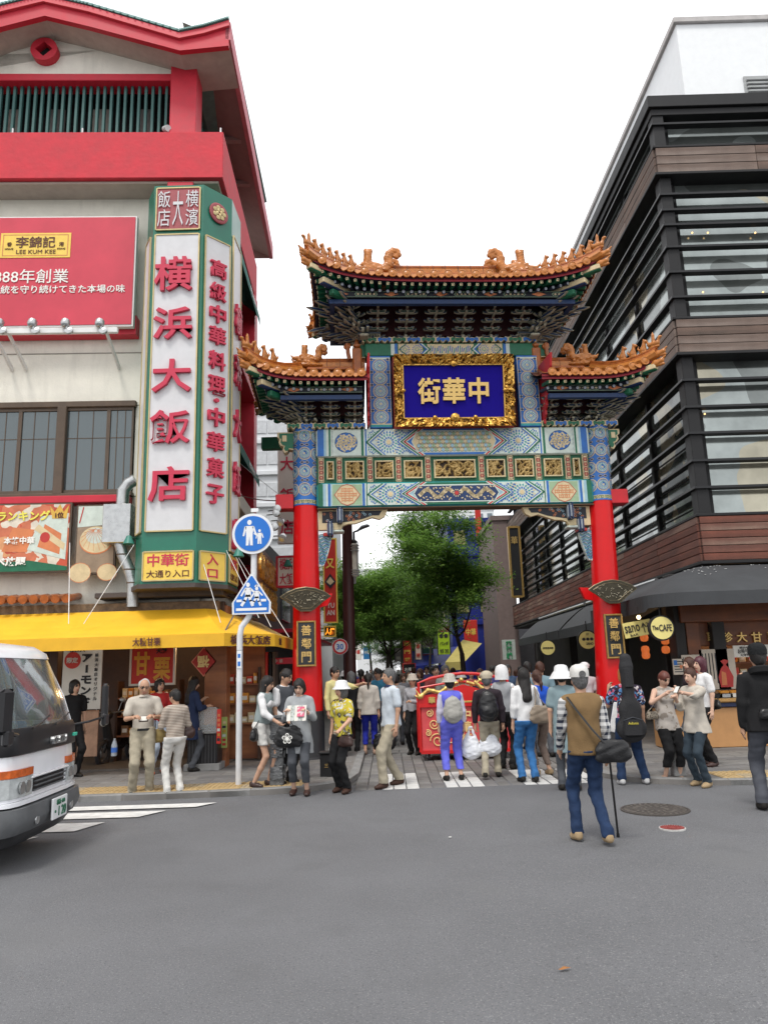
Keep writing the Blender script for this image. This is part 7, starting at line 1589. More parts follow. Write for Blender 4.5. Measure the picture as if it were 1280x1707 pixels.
def person(label, px, py, H, yaw, top, bot, hair='short', hm=None, skin=0, arms=('down', 'down'), sleeve='short', hem=.90, blen=.07, shoes=None, hat=None, vest=None, feet=None, lean=0.0, hyaw=0, hpitch=0, female=False, h=.0105, loose=1.0, glasses=False, belt=None, skirt=None, group=None, flare=0.0, z0=None, Y=None, sock=None, fat=1.0, collar=None):
    if z0 is None: z0 = 0
    base = G(px, py, z0) if Y is None else Vector((A(px, py, Y).x, Y, z0)); s = H/1.65
    P0 = thing('person', label, 'person', tuple(base), R(yaw), group); P0.scale = (s, s, s)
    sx = .155 if female else .178; hipx = .088 if female else .082; fx = 1.0*fat
    feet = feet or ((-.10, .03), (.10, -.03))
    ly = -lean
    SH = {q: V3(q*sx, ly, 1.345) for q in (-1, 1)}; HIP = {q: V3(q*hipx, 0, .87) for q in (-1, 1)}; neck = V3(0, ly, 1.375); hc = V3(0, ly-.012-lean*.25, 1.525)
    yw, pt = R(hyaw), R(hpitch); Rh = np.array(RZ(yw).to_3x3() @ RX(pt).to_3x3()); hp = V3(0, ly, 1.44)
    def hd(x, y, z): return hp+Rh@V3(x, y-.012, z-1.44)
    joints = {}
    for q, nm in zip((-1, 1), arms):
        ua, fa = [unit((d[0]*q, d[1], d[2])) for d in ARM[nm]]; el = SH[q]+ua*.27; wr_ = el+fa*.235; joints[q] = (el, wr_, fa, nm)
    legs = {}; lk = .8 if (bot is not None and blen < .3) else 1.0
    for q, ft in zip((-1, 1), feet):
        an = V3(ft[0], ft[1], .075+(ft[2] if len(ft) > 2 else 0)); d = an-HIP[q]; L_ = np.linalg.norm(d); bend = math.sqrt(max(.0004, .43**2-(min(L_, .855)/2)**2)); mid = (HIP[q]+an)/2; fw = unit(np.cross(unit(d), V3(1, 0, 0))); fw = fw if fw[1] < 0 else -fw; legs[q] = (mid+fw*bend, an)
    # ---- body
    B = [E_(hd(0, 0, 1.55), (.073, .088, .098), M=Rh, k=.02), E_(hd(0, -.028, 1.495), (.054, .056, .062), M=Rh, k=.03), C_(neck+V3(0, .01, -.03), hd(0, .012, 1.475), .056 if not female else .048, .05, k=.03),
         C_(hd(0, -.088, 1.545), hd(0, -.103, 1.515), .009, .013, k=.012), E_(hd(.074, .005, 1.525), (.012, .02, .028), k=.01), E_(hd(-.074, .005, 1.525), (.012, .02, .028), k=.01)]
    for q in (-1, 1): B.append(E_(hd(q*.03, -.083, 1.548), (.013, .008, .006), m=1, k=0)); B.append(C_(hd(q*.018, -.088, 1.566), hd(q*.043, -.08, 1.566), .004, .003, m=1, k=0))
    B.append(C_(hd(-.018, -.083, 1.478), hd(.018, -.083, 1.478), .006, .006, m=2, k=0))
    B += [C_(V3(-sx*.62, ly, 1.32), V3(sx*.62, ly, 1.32), .065, .065, k=.05), C_(V3(0, ly, 1.25), V3(0, ly*.4, 1.02), .115, .095, fl=(1.0, .66, 1), k=.05), C_(V3(-.055, 0, .92), V3(.055, 0, .92), .075, .075, fl=(1, .9, 1), k=.03)]
    for q in (-1, 1):
        el, w, fa, nm = joints[q]; B += [C_(SH[q], el, .044, .034, k=.03), C_(el, w, .035, .023, k=.02)]
        kn, an = legs[q]; B += [C_(HIP[q], kn, .075*lk, .046*lk, k=.02), C_(kn, kn*.55+an*.45, .047*lk, .046*lk, k=.02), C_(kn*.55+an*.45, an, .045*lk, .032, k=.02), C_(an+V3(0, .02, -.02), an+V3(0, -.10, -.045), .026, .018, k=.02)]
        # hand: palm, four fingers of different lengths with a bend, thumb from the side
        inw = unit(np.cross(fa, V3(0, 0, 1)) if abs(fa[2]) < .9 else V3(0, 1, 0)); 
        side = unit(np.cross(fa, V3(-q, 0, 0))) if abs(fa[2]) > .6 else unit(np.cross(fa, V3(0, 0, 1)))*q; pn = unit(np.cross(fa, side)); 
        if pn@V3(-q, -.3, -.2) < 0: pn = -pn
        pc = w+fa*.045; B.append(C_(w, w+fa*.075, .024, .03, k=.015, fl=None) if False else C_(w, w+fa*.07, .025, .029, k=.015))
        curl = .75 if nm in ('carry', 'strap', 'hold', 'map', 'phone', 'rest', 'face') else .3
        for i, (o, L_) in enumerate(((-.030, .058), (-.010, .07), (.010, .066), (.029, .05))):
            k0 = w+fa*.085+side*o; k1 = k0+unit(fa+pn*curl*.5)*L_*.5; k2 = k1+unit(fa*(1-curl)+pn*curl*1.2)*L_*.5; B += [C_(k0, k1, .0105, .0095, k=.004), C_(k1, k2, .0095, .008, k=.004)]
        t0 = w+fa*.03+side*-.024; t1 = t0+unit(fa*.6-side*.8+pn*.3)*.04; B += [C_(t0, t1, .0125, .011, k=.008), C_(t1, t1+unit(fa+pn*.5)*.028, .0105, .009, k=.004)]
    o = inst('body', sdf_mesh('body', B, h, [SKIN[skin], eye_m, lip_m]), P0)
    # ---- top
    T_ = [C_(V3(-sx*.68, ly+.005, 1.325), V3(sx*.68, ly+.005, 1.325), .066, .066, k=.05), C_(V3(0, ly+.01, 1.36), V3(0, ly+.01, 1.30), .07, .09, fl=(1.2, .8, 1), k=.05), C_(V3(0, ly, 1.25), V3(0, ly*.4, 1.03), .135*fx, .122*fx, fl=(1.08, .80*fx, 1), k=.05), C_(V3(0, ly*.3, 1.03), V3(0, 0, min(.9, hem+.02)), .125*fx, (.135+flare)*fx*loose, fl=(1.1, .85, 1), k=.04)]
    if female: T_ += [E_(V3(q*.058, ly-.082, 1.225), (.055, .045, .05), k=.04) for q in (-1, 1)]
    if hem < .8: T_.append(C_(V3(0, 0, .9), V3(0, 0, hem), .135*loose, (.15+flare)*loose, fl=(1.1, .85, 1), k=.05))
    ez = .012*loose
    for q in (-1, 1):
        el, w, fa, nm = joints[q]
        if sleeve != 'none':
            e1 = el if sleeve != 'short' else SH[q]+(el-SH[q])*.72; T_.append(C_(SH[q]+V3(0, 0, -.012), e1, .052+ez*.5, .046+ez*(1.3 if sleeve == 'short' else .4), k=.035))
            if sleeve in ('long', '34'): T_.append(C_(el, el+(w-el)*(.98 if sleeve == 'long' else .55), .048+ez*.4, .037+ez*.6, k=.025))
    cuts = [((0, 0, hem), (0, .05*math.sin(px), -1)), (neck+V3(0, 0, .035), (0, -.35, 1))]
    sl = []
    inst('shirt' if hem > .75 else 'tunic', sdf_mesh('shirt', T_, .0125, top, noise=.007, nf=33, cuts=cuts), P0)
    if collar is not None: MB().lathe([(.056, -.012), (.068, -.022), (.085, -.055), (.06, -.05)], n=18, M=RX(R(-14))).build('collar', collar, P0, True, loc=(0, ly+.004, 1.425))
    if vest is not None:
        Vp = [dict(q, ra=q['ra']+.012, rb=q['rb']+.012) if q['t'] == 'c' else q for q in T_[:4]]; Vp += [C_(SH[q]+V3(-q*.02, 0, -.01), SH[q]+V3(-q*.05, 0, -.03), .062, .062, k=.03) for q in (-1, 1)]
        inst('vest', sdf_mesh('vest', Vp, .0125, vest, noise=.006, nf=30, cuts=[((0, 0, hem-.02), (0, 0, -1)), (neck+V3(0, 0, .03), (0, -.35, 1))]), P0)
    # ---- lower garment
    if bot is not None:
        D_ = [C_(V3(-.05, 0, .93), V3(.05, 0, .93), .112*fx, .112*fx, fl=(1, .92, 1), k=.04), E_(V3(0, .05, .9), (.13*fx, .09, .1), k=.04)]
        for q in (-1, 1):
            kn, an = legs[q]; D_ += [C_(HIP[q]+V3(0, 0, .02), kn, .094*loose, .064*loose, k=.03), C_(kn, an, .064*loose, .052*loose, k=.03)]
            if loose > .95: D_.append(C_(an+V3(0, 0, .05), an+V3(0, -.005, -.03), .055*loose, .062*loose, k=.02))
        inst('trousers' if blen < .5 else 'shorts', sdf_mesh('trousers', D_, .0125, bot, noise=.007, nf=27, cuts=[((0, 0, min(1.02, hem+(.03 if hem > .7 else .16))), (0, 0, 1)), ((0, 0, blen), (0, 0, -1))], ns=(1, 1, .9)), P0)
    if skirt is not None: inst('skirt', sdf_mesh('skirt', [C_(V3(0, 0, 1.0), V3(0, 0, skirt[1]), .12, .17, fl=(1, .85, 1))], .0125, skirt[0], noise=.008, nf=24, cuts=[((0, 0, 1.02), (0, 0, 1)), ((0, 0, skirt[1]), (0, 0, -1))], ns=(1, 1, .1)), P0)
    if belt is not None: MB().lathe([(.148*fx, -.016), (.15*fx, -.016), (.15*fx, .016), (.148*fx, .016)], n=28, M=Matrix.Diagonal((1, .83, 1, 1))).build('belt', belt, P0, True, loc=(0, 0, hem+.0))
    for q in (-1, 1):
        kn, an = legs[q]; tilt = 0
        inst('shoe', sdf_mesh('shoe', [C_(an+V3(0, .035, -.03), an+V3(q*.01, -.06, -.038), .040, .042, fl=(1, 1, .9), k=.03), C_(an+V3(q*.01, -.06, -.04), an+V3(q*.014, -.125, -.048), .040, .031, fl=(1.05, 1, .85), k=.03), C_(an+V3(0, .03, .0), an+V3(0, 0, -.02), .038, .038)], .0105, shoes or cloth('shoe_black', (.02, .018, .016), rough=.5), cuts=[((0, 0, an[2]-.073), (0, 0, -1)), ((0, 0, an[2]+.015), (0, 0, 1))]), P0)
    # ---- hair and hats
    hm = hm or HAIRB; Hp = []
    if hair == 'short': Hp = [E_(hd(0, .012, 1.568), (.083, .098, .096), M=Rh), E_(hd(0, .04, 1.52), (.07, .065, .075), M=Rh, k=.02)]
    elif hair == 'reced': Hp = [E_(hd(0, .028, 1.562), (.083, .09, .088), M=Rh, k=.02), E_(hd(0, -.115, 1.555), (.066, .075, .095), sub=True, M=Rh)]
    elif hair == 'bob': Hp = [E_(hd(0, .012, 1.568), (.09, .103, .1), M=Rh), E_(hd(0, .03, 1.49), (.093, .08, .10), M=Rh, k=.03)]
    elif hair == 'pony': Hp = [E_(hd(0, .012, 1.568), (.083, .098, .096), M=Rh), E_(hd(0, .04, 1.52), (.07, .065, .07), M=Rh, k=.02), C_(hd(0, .1, 1.54), hd(0, .13, 1.42), .03, .02), C_(hd(0, .13, 1.44), hd(0, .12, 1.33), .027, .01)]
    elif hair == 'long': Hp = [E_(hd(0, .012, 1.568), (.09, .102, .1), M=Rh), C_(hd(0, .04, 1.5), V3(0, ly+.09, 1.22), .085, .075, fl=(1.05, .7, 1), k=.04), C_(hd(.05, .02, 1.5), V3(.06, ly+.03, 1.28), .04, .03), C_(hd(-.05, .02, 1.5), V3(-.06, ly+.03, 1.28), .04, .03)]
    if hair in ('bob', 'long', 'short', 'pony'):
        Hp += [E_(hd(0, -.105, 1.505), (.072, .07, .088), sub=True, M=Rh)] if hair != 'none' else []
    if Hp: inst('hair', sdf_mesh('hair', Hp, .0105, hm, noise=.007, nf=55, ns=(1, 1, .25)), P0)
    HM = Matrix.Translation(Vector(hd(0, .008, 1.612))) @ Matrix(Rh.tolist()).to_4x4()
    if hat:
        k, m_ = hat; b = MB()
        if k == 'bucket': b.lathe([(.138, -.058), (.136, -.053), (.098, -.005), (.092, .04), (.08, .068), (.045, .082), (.002, .084)], n=24, M=Matrix.Diagonal((1, 1.1, 1, 1)))
        if k == 'floppy': b.lathe([(.175, -.11), (.17, -.1), (.125, -.03), (.1, .0), (.094, .045), (.08, .07), (.04, .085), (.002, .087)], n=24, M=Matrix.Diagonal((1, 1.1, 1, 1)))
        if k in ('cap', 'beanie', 'hunting'): b.lathe([(.094, -.04), (.095, .01), (.088, .045), (.066, .072), (.03, .086), (.002, .088)], n=24, M=Matrix.Diagonal((1, 1.13, 1, 1)))
        if k == 'cap': b.grid(lambda u, v: ((u-.5)*.15, -.09-.075*v*(1-.9*(2*u-1)**2), -.028-.02*v+.02*(1-(2*u-1)**2)), 8, 3)
        if k == 'hunting': b.lathe([(.11, -.015), (.112, .0), (.10, .03), (.05, .06), (.002, .06)], n=24, M=Matrix.Translation((0, -.02, .015)) @ Matrix.Diagonal((1, 1.1, 1, 1)))
        if k == 'hood': b.lathe([(.12, -.16), (.115, -.06), (.11, .0), (.09, .06), (.04, .09), (.002, .095)], n=20, M=Matrix.Translation((0, .02, 0)) @ Matrix.Diagonal((1, 1.05, 1, 1)))
        ho = b.build('hat', m_, P0, True); ho.matrix_basis = HM
        if k == 'cap': ho2 = MB().lathe([(.034, 0), (.036, .004), (.002, .006)], n=12, M=RX(-PI/2)).build('cap_gap', HAIRG, P0); ho2.matrix_basis = HM @ Matrix.Translation((0, .104, -.012))
    if glasses:
        g = MB()
        for q in (-1, 1): g.tube([(q*.032+.02*math.cos(a), -.098, -.052+.016*math.sin(a)) for a in [2*PI*i/12 for i in range(13)]], .0025, 5, 0, False); g.cyl((q*.054, -.096, -.05), (q*.078, .0, -.06), .0025, n=5)
        g.cyl((-.012, -.1, -.05), (.012, -.1, -.05), .0025, n=5); go = g.build('glasses', frm, P0); go.matrix_basis = HM
    P0['_s'] = s; del P0['_s']
    rec = dict(o=P0, s=s, j=joints, SH=SH, base=base, yaw=R(yaw), ly=ly); return rec
def pw(r, x, y, z): return Vector(r['base'])+(RZ(r['yaw']) @ (Vector((x, y, z))*r['s']))
# ---- carried things
def strap(b, pts, r=.008, m=1): b.tube(pts, r, 6, m, flat=.5)
def bag(r, label, kind, m, pos, size, shoulder=None, m2=None, rz=0, extra=None, name=None, cat='bag'):
    """a bag at pos in the wearer's frame; shoulder: where its strap goes over"""
    p = pw(r, *pos); t = thing(name or {'back': 'backpack', 'plastic': 'carrier_bag'}.get(kind, 'shoulder_bag'), label, cat, tuple(p), r['yaw']+rz); m2 = m2 or m; w, d, h = size
    if kind == 'bag': pr = [C_((-w/2+.07, 0, -h*.2), (w/2-.07, 0, -h*.2), h*.25, h*.25, fl=(1, d/h*1.25, 1), k=.04), C_((-w/2+.09, 0, h*.12), (w/2-.09, 0, h*.12), h*.2, h*.2, fl=(1, d/h*1.1, 1), k=.05)]
    if kind == 'back': pr = [E_((0, 0, -h*.12), (w*.52, d*.5, h*.4), k=.05), E_((0, .0, h*.18), (w*.42, d*.42, h*.32), k=.05), E_((0, d*.35, -h*.18), (w*.34, d*.3, h*.2), k=.02)]
    if kind == 'plastic': pr = [E_((0, 0, -h*.22), (w*.5, d*.5, h*.28), k=.04), E_((.02, 0, -h*.02), (w*.38, d*.4, h*.25), k=.04), C_((-w*.2, 0, h*.1), (-.02, 0, h*.48), .035, .012), C_((w*.2, 0, h*.1), (.02, 0, h*.48), .035, .012)]
    inst('bag_body', sdf_mesh('bag_body', pr, .012, m, noise=.006 if kind != 'plastic' else .012, nf=34, ns=(1, 1, 1)), t)
    b = MB()
    if kind == 'bag' and shoulder is not None:
        q = (RZ(-rz) @ (Vector(shoulder)-Vector(pos)))*r['s']; b.tube([(-w*.3, 0, h*.2), tuple(Vector((-w*.15, 0, h*.2)).lerp(q, .5)), tuple(q)], .009, 6, 0, flat=.5); b.tube([(w*.3, 0, h*.2), tuple(Vector((w*.15, 0, h*.2)).lerp(q, .5)), tuple(q)], .009, 6, 0, flat=.5); b.build('strap', m2, t)
    if kind == 'back':
        for q in (-1, 1): b.tube([(q*w*.28, -d*.3, h*.3), (q*w*.36, -d*.8, h*.42), (q*w*.4, -d*1.5, h*.38)], .016, 6, 0, flat=.6)
        b.build('strap', m2, t); MB().tube([(-.04, 0, h*.44), (0, 0, h*.52), (.04, 0, h*.44)], .008, 6).build('handle', m2, t)
    if extra: text(extra, MATS['ink_white'], t, (0, -d*.75 if not extra.startswith('@') else d*.8, -h*.1), w=w*.4)
    return t
white_c = cloth('white', (.68, .68, .68)); black_c = cloth('black', (.014, .014, .015)); khaki = cloth('khaki', (.36, .32, .24)); denim = cloth('denim', (.018, .036, .085), var=.3); grey_c = cloth('grey', (.30, .31, .32)); dgrey_c = cloth('darkgrey', (.07, .075, .085)); navy = cloth('navy', (.02, .03, .07))
beige_s = cloth('beige', (.47, .43, .37)); leather_b = mat('leather_black', (.012, .012, .013), .35, var=.2, bump=.2); leather_br = mat('leather_brown', (.045, .022, .018), .4, var=.3, bump=.2); tan_bag = mat('bag_taupe', (.24, .19, .14), .6, var=.2, bump=.3); grey_bag = mat('bag_grey', (.34, .33, .30), .7, var=.2, bump=.3); plast = mat('plastic_white', (.74, .76, .8), .3, var=.1, spec=.6, bump=.5, bscale=18)
shoe_br = cloth('shoe_brown', (.05, .025, .018), rough=.45); shoe_tan = cloth('shoe_tan', (.33, .24, .14)); shoe_w = cloth('shoe_white', (.5, .5, .5)); skinshoe = cloth('shoe_nude', (.4, .27, .2))
z_ = SWZ
a = person('white haired man in beige shirt and khaki trousers reading beside the shop', 235, 1328, 1.67, 18, beige_s, khaki, 'reced', HAIRW, 1, ('hold', 'hold'), hem=.93, belt=leather_b, glasses=True, hpitch=18, h=.01, loose=1.08, collar=beige_s, feet=((-.12, .0), (.12, -.02)))
bag(a, 'slim maroon shoulder strap and yellow pouch on the white haired man', 'bag', mat('pouch_mustard', (.35, .26, .10), .7), (.23, .03, .84), (.2, .1, .26), (.13, 0, 1.4), leather_br)
p = pw(a, 0, -.30, 1.09); tag(MB().bbox((0, 0, 0), (.13, .02, .09), 0, .003, RX(-.6)).bbox((0, -.012, .006), (.11, .004, .07), 1, .001, RX(-.6)).build('wallet', [leather_br, pap], None, loc=tuple(p), rz=a['yaw']), 'small open wallet in the hands of the white haired man', 'wallet')
stripe = cloth('stripe_beige', (.50, .44, .37), pattern='stripe', cols=[(.22, .17, .14)], pscale=42)
a = person('short woman seen from behind in striped cardigan and white trousers', 290, 1328, 1.50, 215, stripe, cloth('offwhite', (.60, .59, .56)), 'short', HAIRB, 1, ('cross', 'hold'), sleeve='long', hem=.88, hyaw=30, hpitch=12, female=True, h=.01, feet=((-.1, .0), (.11, .0)))
bag(a, 'dark brown shoulder bag hanging in front of the striped cardigan woman', 'bag', leather_br, (-.24, -.02, .98), (.2, .1, .22), (-.12, 0, 1.38))
person('shop assistant in red top with light jeans behind the white haired man', 262, 1290, 1.58, 40, cloth('red', (.42, .03, .03)), cloth('paledenim', (.38, .44, .52)), 'bob', HAIRB, 0, ('down', 'hold'), shoes=cloth('orange', (.7, .12, .03)), female=True, z0=z_, h=.013)
person('long haired woman in dark navy dress at the chestnut counter', 318, 1286, 1.60, 130, navy, dgrey_c, 'long', HAIRB, 0, ('hold', 'phone'), sleeve='34', hem=.55, z0=z_, female=True, h=.013, hpitch=15)
person('dark haired passer-by in black half hidden behind the truck mirror', 117, 1296, 1.6, 55, black_c, black_c, 'bob', HAIRB, 0, ('down', 'down'), z0=z_, h=.013)
a = person('girl with long black hair, white blouse and white shorts leaning on the bollard', 436, 1312, 1.58, 75, white_c, cloth('shortwhite', (.62, .61, .58)), 'long', HAIRB, 0, ('rest', 'rest'), sleeve='34', hem=.94, blen=.62, shoes=leather_br, female=True, lean=.06, hpitch=16, h=.01, vest=cloth('greyblue', (.26, .31, .31)), z0=z_, belt=leather_br, feet=((-.09, .08), (.1, -.08)))
bag(a, 'black handbag with gold studs on the arm of the long haired girl', 'bag', leather_b, (-.16, .02, .80), (.34, .16, .24), (-.12, -.05, 1.08))
person('black haired man in white shirt standing behind the bollard', 474, 1306, 1.68, 60, white_c, black_c, 'short', HAIRB, 1, ('down', 'hold'), z0=z_, h=.012, hpitch=18, vest=dgrey_c)
a = person('woman with glasses in grey tunic holding up a folded map', 501, 1325, 1.60, -4, cloth('greytunic', (.31, .325, .335)), dgrey_c, 'bob', HAIRB, 2, ('map', 'map'), sleeve='34', hem=.58, blen=.18, shoes=leather_br, female=True, glasses=True, hpitch=20, h=.01, flare=.03)
bag(a, 'black tote bag with white clover print on the grey tunic woman', 'bag', leather_b, (-.13, -.2, .86), (.36, .14, .38), (-.12, -.2, 1.14), extra='❀')
p = pw(a, .02, -.36, 1.17); b = MB()
for i in range(5): b.bbox((-.11+.055*i, .01*(i % 2), .0), (.057, .004, .22), i % 2, .001, RX(-.35) @ RZ(.25*(1 if i % 2 else -1)))
b.bbox((.06, -.012, .02), (.1, .004, .14), 2, .001, RX(-.35)); tag(b.build('folded_map', [pap, mat('map_grey', (.5, .52, .5), .7, pattern='floral', cols=[(.3, .35, .3)], pscale=30), mat('map_pink', (.6, .12, .2), .6, pattern='floral', cols=[(.6, .5, .5)], pscale=18)], None, loc=tuple(p), rz=a['yaw']), 'folded pink and white street map in front of the grey tunic woman', 'map')
floral = cloth('floral', (.50, .44, .06), pattern='floral', cols=[(.08, .07, .06), (.55, .55, .52), (.5, .38, .04)], pscale=11)
a = person('elderly woman in white bucket hat and yellow floral blouse with black trousers', 573, 1321, 1.52, -35, floral, black_c, 'bob', HAIRG, 0, ('down', 'rest'), hem=.84, hat=('bucket', white_c), shoes=shoe_br, female=True, hyaw=-25, h=.01, loose=1.05)
bag(a, 'dark brown handbag held at the side of the white bucket hat woman', 'bag', leather_br, (.18, -.16, .79), (.30, .13, .20), (.1, -.1, 1.0))
ylw = cloth('yellow', (.62, .56, .26))
person('man with glasses in pale yellow shirt reaching right behind the gate column', 560, 1262, 1.70, 50, ylw, grey_c, 'short', HAIRB, 1, ('down', 'reach'), sleeve='long', hem=.85, glasses=True, z0=z_, h=.012)
person('grey haired person in black jacket seen from behind near the left column', 588, 1258, 1.66, 170, black_c, black_c, 'bob', HAIRG, 1, ('down', 'down'), sleeve='long', h=.013)
a = person('woman seen from behind in beige blouse and cobalt blue trousers', 617, 1258, 1.62, 178, cloth('sand', (.47, .44, .39)), cloth('cobalt', (.02, .03, .32)), 'pony', HAIRB, 0, ('down', 'carry'), sleeve='34', hem=.80, blen=.2, shoes=skinshoe, female=True, h=.012, flare=.03)
bag(a, 'large glossy black bag hanging from the cobalt trousers woman', 'bag', leather_b, (-.3, .05, .30), (.38, .16, .46), (-.22, 0, .74))
person('man with sunglasses in teal blue shirt walking toward the gate', 634, 1238, 1.70, -20, cloth('tealblue', (.06, .26, .42)), navy, 'short', HAIRB, 1, ('down', 'swing'), h=.013, glasses=True, hyaw=-30)
poloc = cloth('polo', (.50, .55, .60)); 
person('grey haired man in pale blue polo with navy collar striding left', 655, 1311, 1.70, -62, poloc, khaki, 'short', HAIRG, 1, ('back', 'down'), hem=.84, shoes=shoe_br, feet=((-.09, .16), (.10, -.20)), h=.01, loose=1.12, fat=1.08, collar=navy, hyaw=-8)
person('woman in beige sun hat and grey shirt left of the red cart', 692, 1258, 1.55, -30, cloth('greyshirt', (.36, .36, .38)), black_c, 'short', HAIRB, 1, ('down', 'hold'), sleeve='long', hat=('bucket', cloth('hatbeige', (.42, .38, .32))), female=True, h=.013)
vio = cloth('violet', (.13, .14, .62)); lil = cloth('lilac', (.52, .50, .60)); hatb = cloth('hatgrey', (.40, .37, .32), pattern='floral', cols=[(.48, .46, .42)], pscale=40)
a = person('woman from behind in violet vest and trousers with grey bucket hat', 757, 1301, 1.56, 186, lil, vio, 'short', HAIRB, 0, ('down', 'down'), sleeve='long', vest=vio, blen=.17, hat=('bucket', hatb), female=True, h=.01, loose=1.1, feet=((-.12, .0), (.12, .02)))
bag(a, 'small light grey backpack on the violet vest woman', 'back', grey_bag, (0, .17, 1.12), (.30, .16, .40))
dkj = cloth('darkplum', (.03, .022, .028))
a = person('walking man from behind in dark jacket, tan cap and khaki trousers', 820, 1297, 1.58, 172, dkj, khaki, 'short', HAIRG, 1, ('carry', 'carry'), sleeve='long', hat=('hunting', cloth('captan', (.42, .37, .28))), h=.01, feet=((-.10, -.10), (.10, .20, .03)), hem=.86)
bag(a, 'black backpack with red patch on the tan cap man', 'back', leather_b, (0, .18, 1.14), (.32, .2, .46))
w = a['j'][1][1]; bag(a, 'full white plastic bag, left one in front of the red cart', 'plastic', plast, (w[0]+.08, w[1]-.02, w[2]-.30), (.34, .22, .5)); bag(a, 'full white plastic bag, right one carried by the tan cap man', 'plastic', plast, (w[0]-.22, w[1]-.05, w[2]-.27), (.36, .24, .48))
person('person in white hood and grey vest reaching toward the red cart', 846, 1282, 1.66, 150, white_c, black_c, 'none', HAIRB, 0, ('fwd', 'down'), sleeve='long', vest=grey_c, hat=('hood', white_c), h=.012, female=True)
a = person('woman with very long black hair, white sweater and bright blue jeans from behind', 884, 1304, 1.64, 190, white_c, cloth('brightdenim', (.04, .15, .36), var=.25), 'long', HAIRB, 0, ('strap', 'down'), sleeve='34', hem=.86, female=True, h=.01, feet=((-.07, .03), (.1, -.06)))
bag(a, 'taupe shoulder bag behind the very long haired woman', 'bag', tan_bag, (-.18, .16, 1.0), (.34, .14, .34), (-.13, .08, 1.38))
a = person('woman with brown ponytail in bright blue jacket and brown trousers', 906, 1292, 1.60, 200, cloth('royal', (.02, .09, .52)), cloth('brownt', (.16, .12, .10)), 'pony', HAIRBR, 0, ('down', 'strap'), sleeve='long', hem=.84, blen=.16, shoes=shoe_tan, female=True, h=.012)
bag(a, 'black shoulder bag on the bright blue jacket woman', 'bag', leather_b, (.10, .16, 1.06), (.3, .14, .28), (.1, .08, 1.36))
person('person in white floppy hat and grey denim dress beside the gate column', 950, 1318, 1.64, 168, cloth('denimgrey', (.20, .27, .29)), dgrey_c, 'short', HAIRB, 0, ('down', 'down'), hem=.5, hat=('floppy', white_c), female=True, h=.012)
person('tall brown haired man in grey blue shirt in front of the arcade', 910, 1262, 1.74, 172, cloth('slate', (.16, .24, .28)), dgrey_c, 'short', HAIRBR, 1, ('down', 'down'), h=.013)
person('man in taupe shirt with dark cross strap in the arcade shade', 888, 1250, 1.68, 190, cloth('taupe', (.20, .18, .15)), dgrey_c, 'short', HAIRB, 1, ('down', 'down'), h=.013, z0=z_)
person('person in white cap and pale shirt just left of the right column', 985, 1245, 1.60, 185, cloth('palepink', (.5, .46, .47)), dgrey_c, 'short', HAIRB, 0, ('down', 'down'), hat=('hunting', white_c), h=.013, z0=z_)
plaid = cloth('plaid', (.58, .58, .57), pattern='plaid', cols=[(.025, .03, .05)], pscale=16)
a = person('man from behind in brown vest, plaid shirt, white cap and jeans with a cane', 988, 1405, 1.64, 183, plaid, denim, 'short', HAIRG, 1, ('down', 'swing'), sleeve='long', vest=cloth('vestbrown', (.19, .12, .055)), hat=('cap', cloth('capwhite', (.58, .57, .54))), shoes=shoe_tan, hem=.84, h=.009, feet=((-.11, .14, .02), (.11, -.12)), fat=1.06)
bag(a, 'black messenger bag slung on the back of the brown vest man', 'bag', leather_b, (-.22, .17, .88), (.36, .12, .28), None, rz=0); 
b = MB(); q0 = [(.16, .06, 1.38), (.10, .165, 1.25), (-.02, .185, 1.08), (-.12, .19, .96), (-.20, .18, .90)]; b.tube([tuple(Vector(q)*a['s']) for q in q0], .017, 6, flat=.4); tag(b.build('bag_strap', leather_b, None, True, loc=tuple(a['base']), rz=a['yaw']), 'wide black strap across the back of the brown vest man', 'strap')
w = a['j'][-1][1]; c = pw(a, w[0]-.04, w[1]-.06, w[2]-.03); e = G(1030, 1395); b = MB(); b.cyl(e, c+Vector((0, 0, .02)), .011, .011, 10); b.cyl(e, e+(c-e)*.04, .017, .015, 10); b.tube([c+Vector((0, -.05, .03)), c+Vector((0, .02, .035)), c+Vector((0, .06, .02))], .014, 8); tag(b.build('walking_cane', frm, None, True), 'thin black walking cane beside the brown vest man', 'cane')
wg = a['j'][1][1]; gl_ = pw(a, wg[0], wg[1], wg[2]-.05)
flor2 = cloth('hawaii', (.04, .03, .05), pattern='floral', cols=[(.6, .12, .2), (.55, .5, .5), (.1, .25, .5), (.03, .02, .04)], pscale=12)
a = person('musician from behind in floral shirt and jeans with black guitar case', 1057, 1308, 1.62, 178, flor2, denim, 'bob', mat('hair_orange', (.40, .14, .04), .5), 1, ('down', 'strap'), shoes=shoe_w, h=.011, loose=1.1, feet=((-.17, .0), (.17, .0)))
p = pw(a, .03, .24, 0); t = thing('guitar_case', 'tall black soft guitar case on the back of the musician', 'guitar case', (p.x, p.y, 0), a['yaw'])
gc = mat('case_black', (.016, .016, .018), .7, var=.2, bump=.3); z1 = 1.64
inst('case_body', sdf_mesh('case_body', [E_((0, 0, .78), (.21, .075, .19)), E_((0, 0, 1.02), (.165, .07, .17), k=.06), C_((0, 0, 1.15), (0, 0, 1.62), .085, .09, fl=(1, .7, 1), k=.06), C_((0, 0, 1.62), (0, 0, 1.74), .088, .08, fl=(1, .7, 1), k=.03)], .013, gc, noise=.003, nf=25), t)
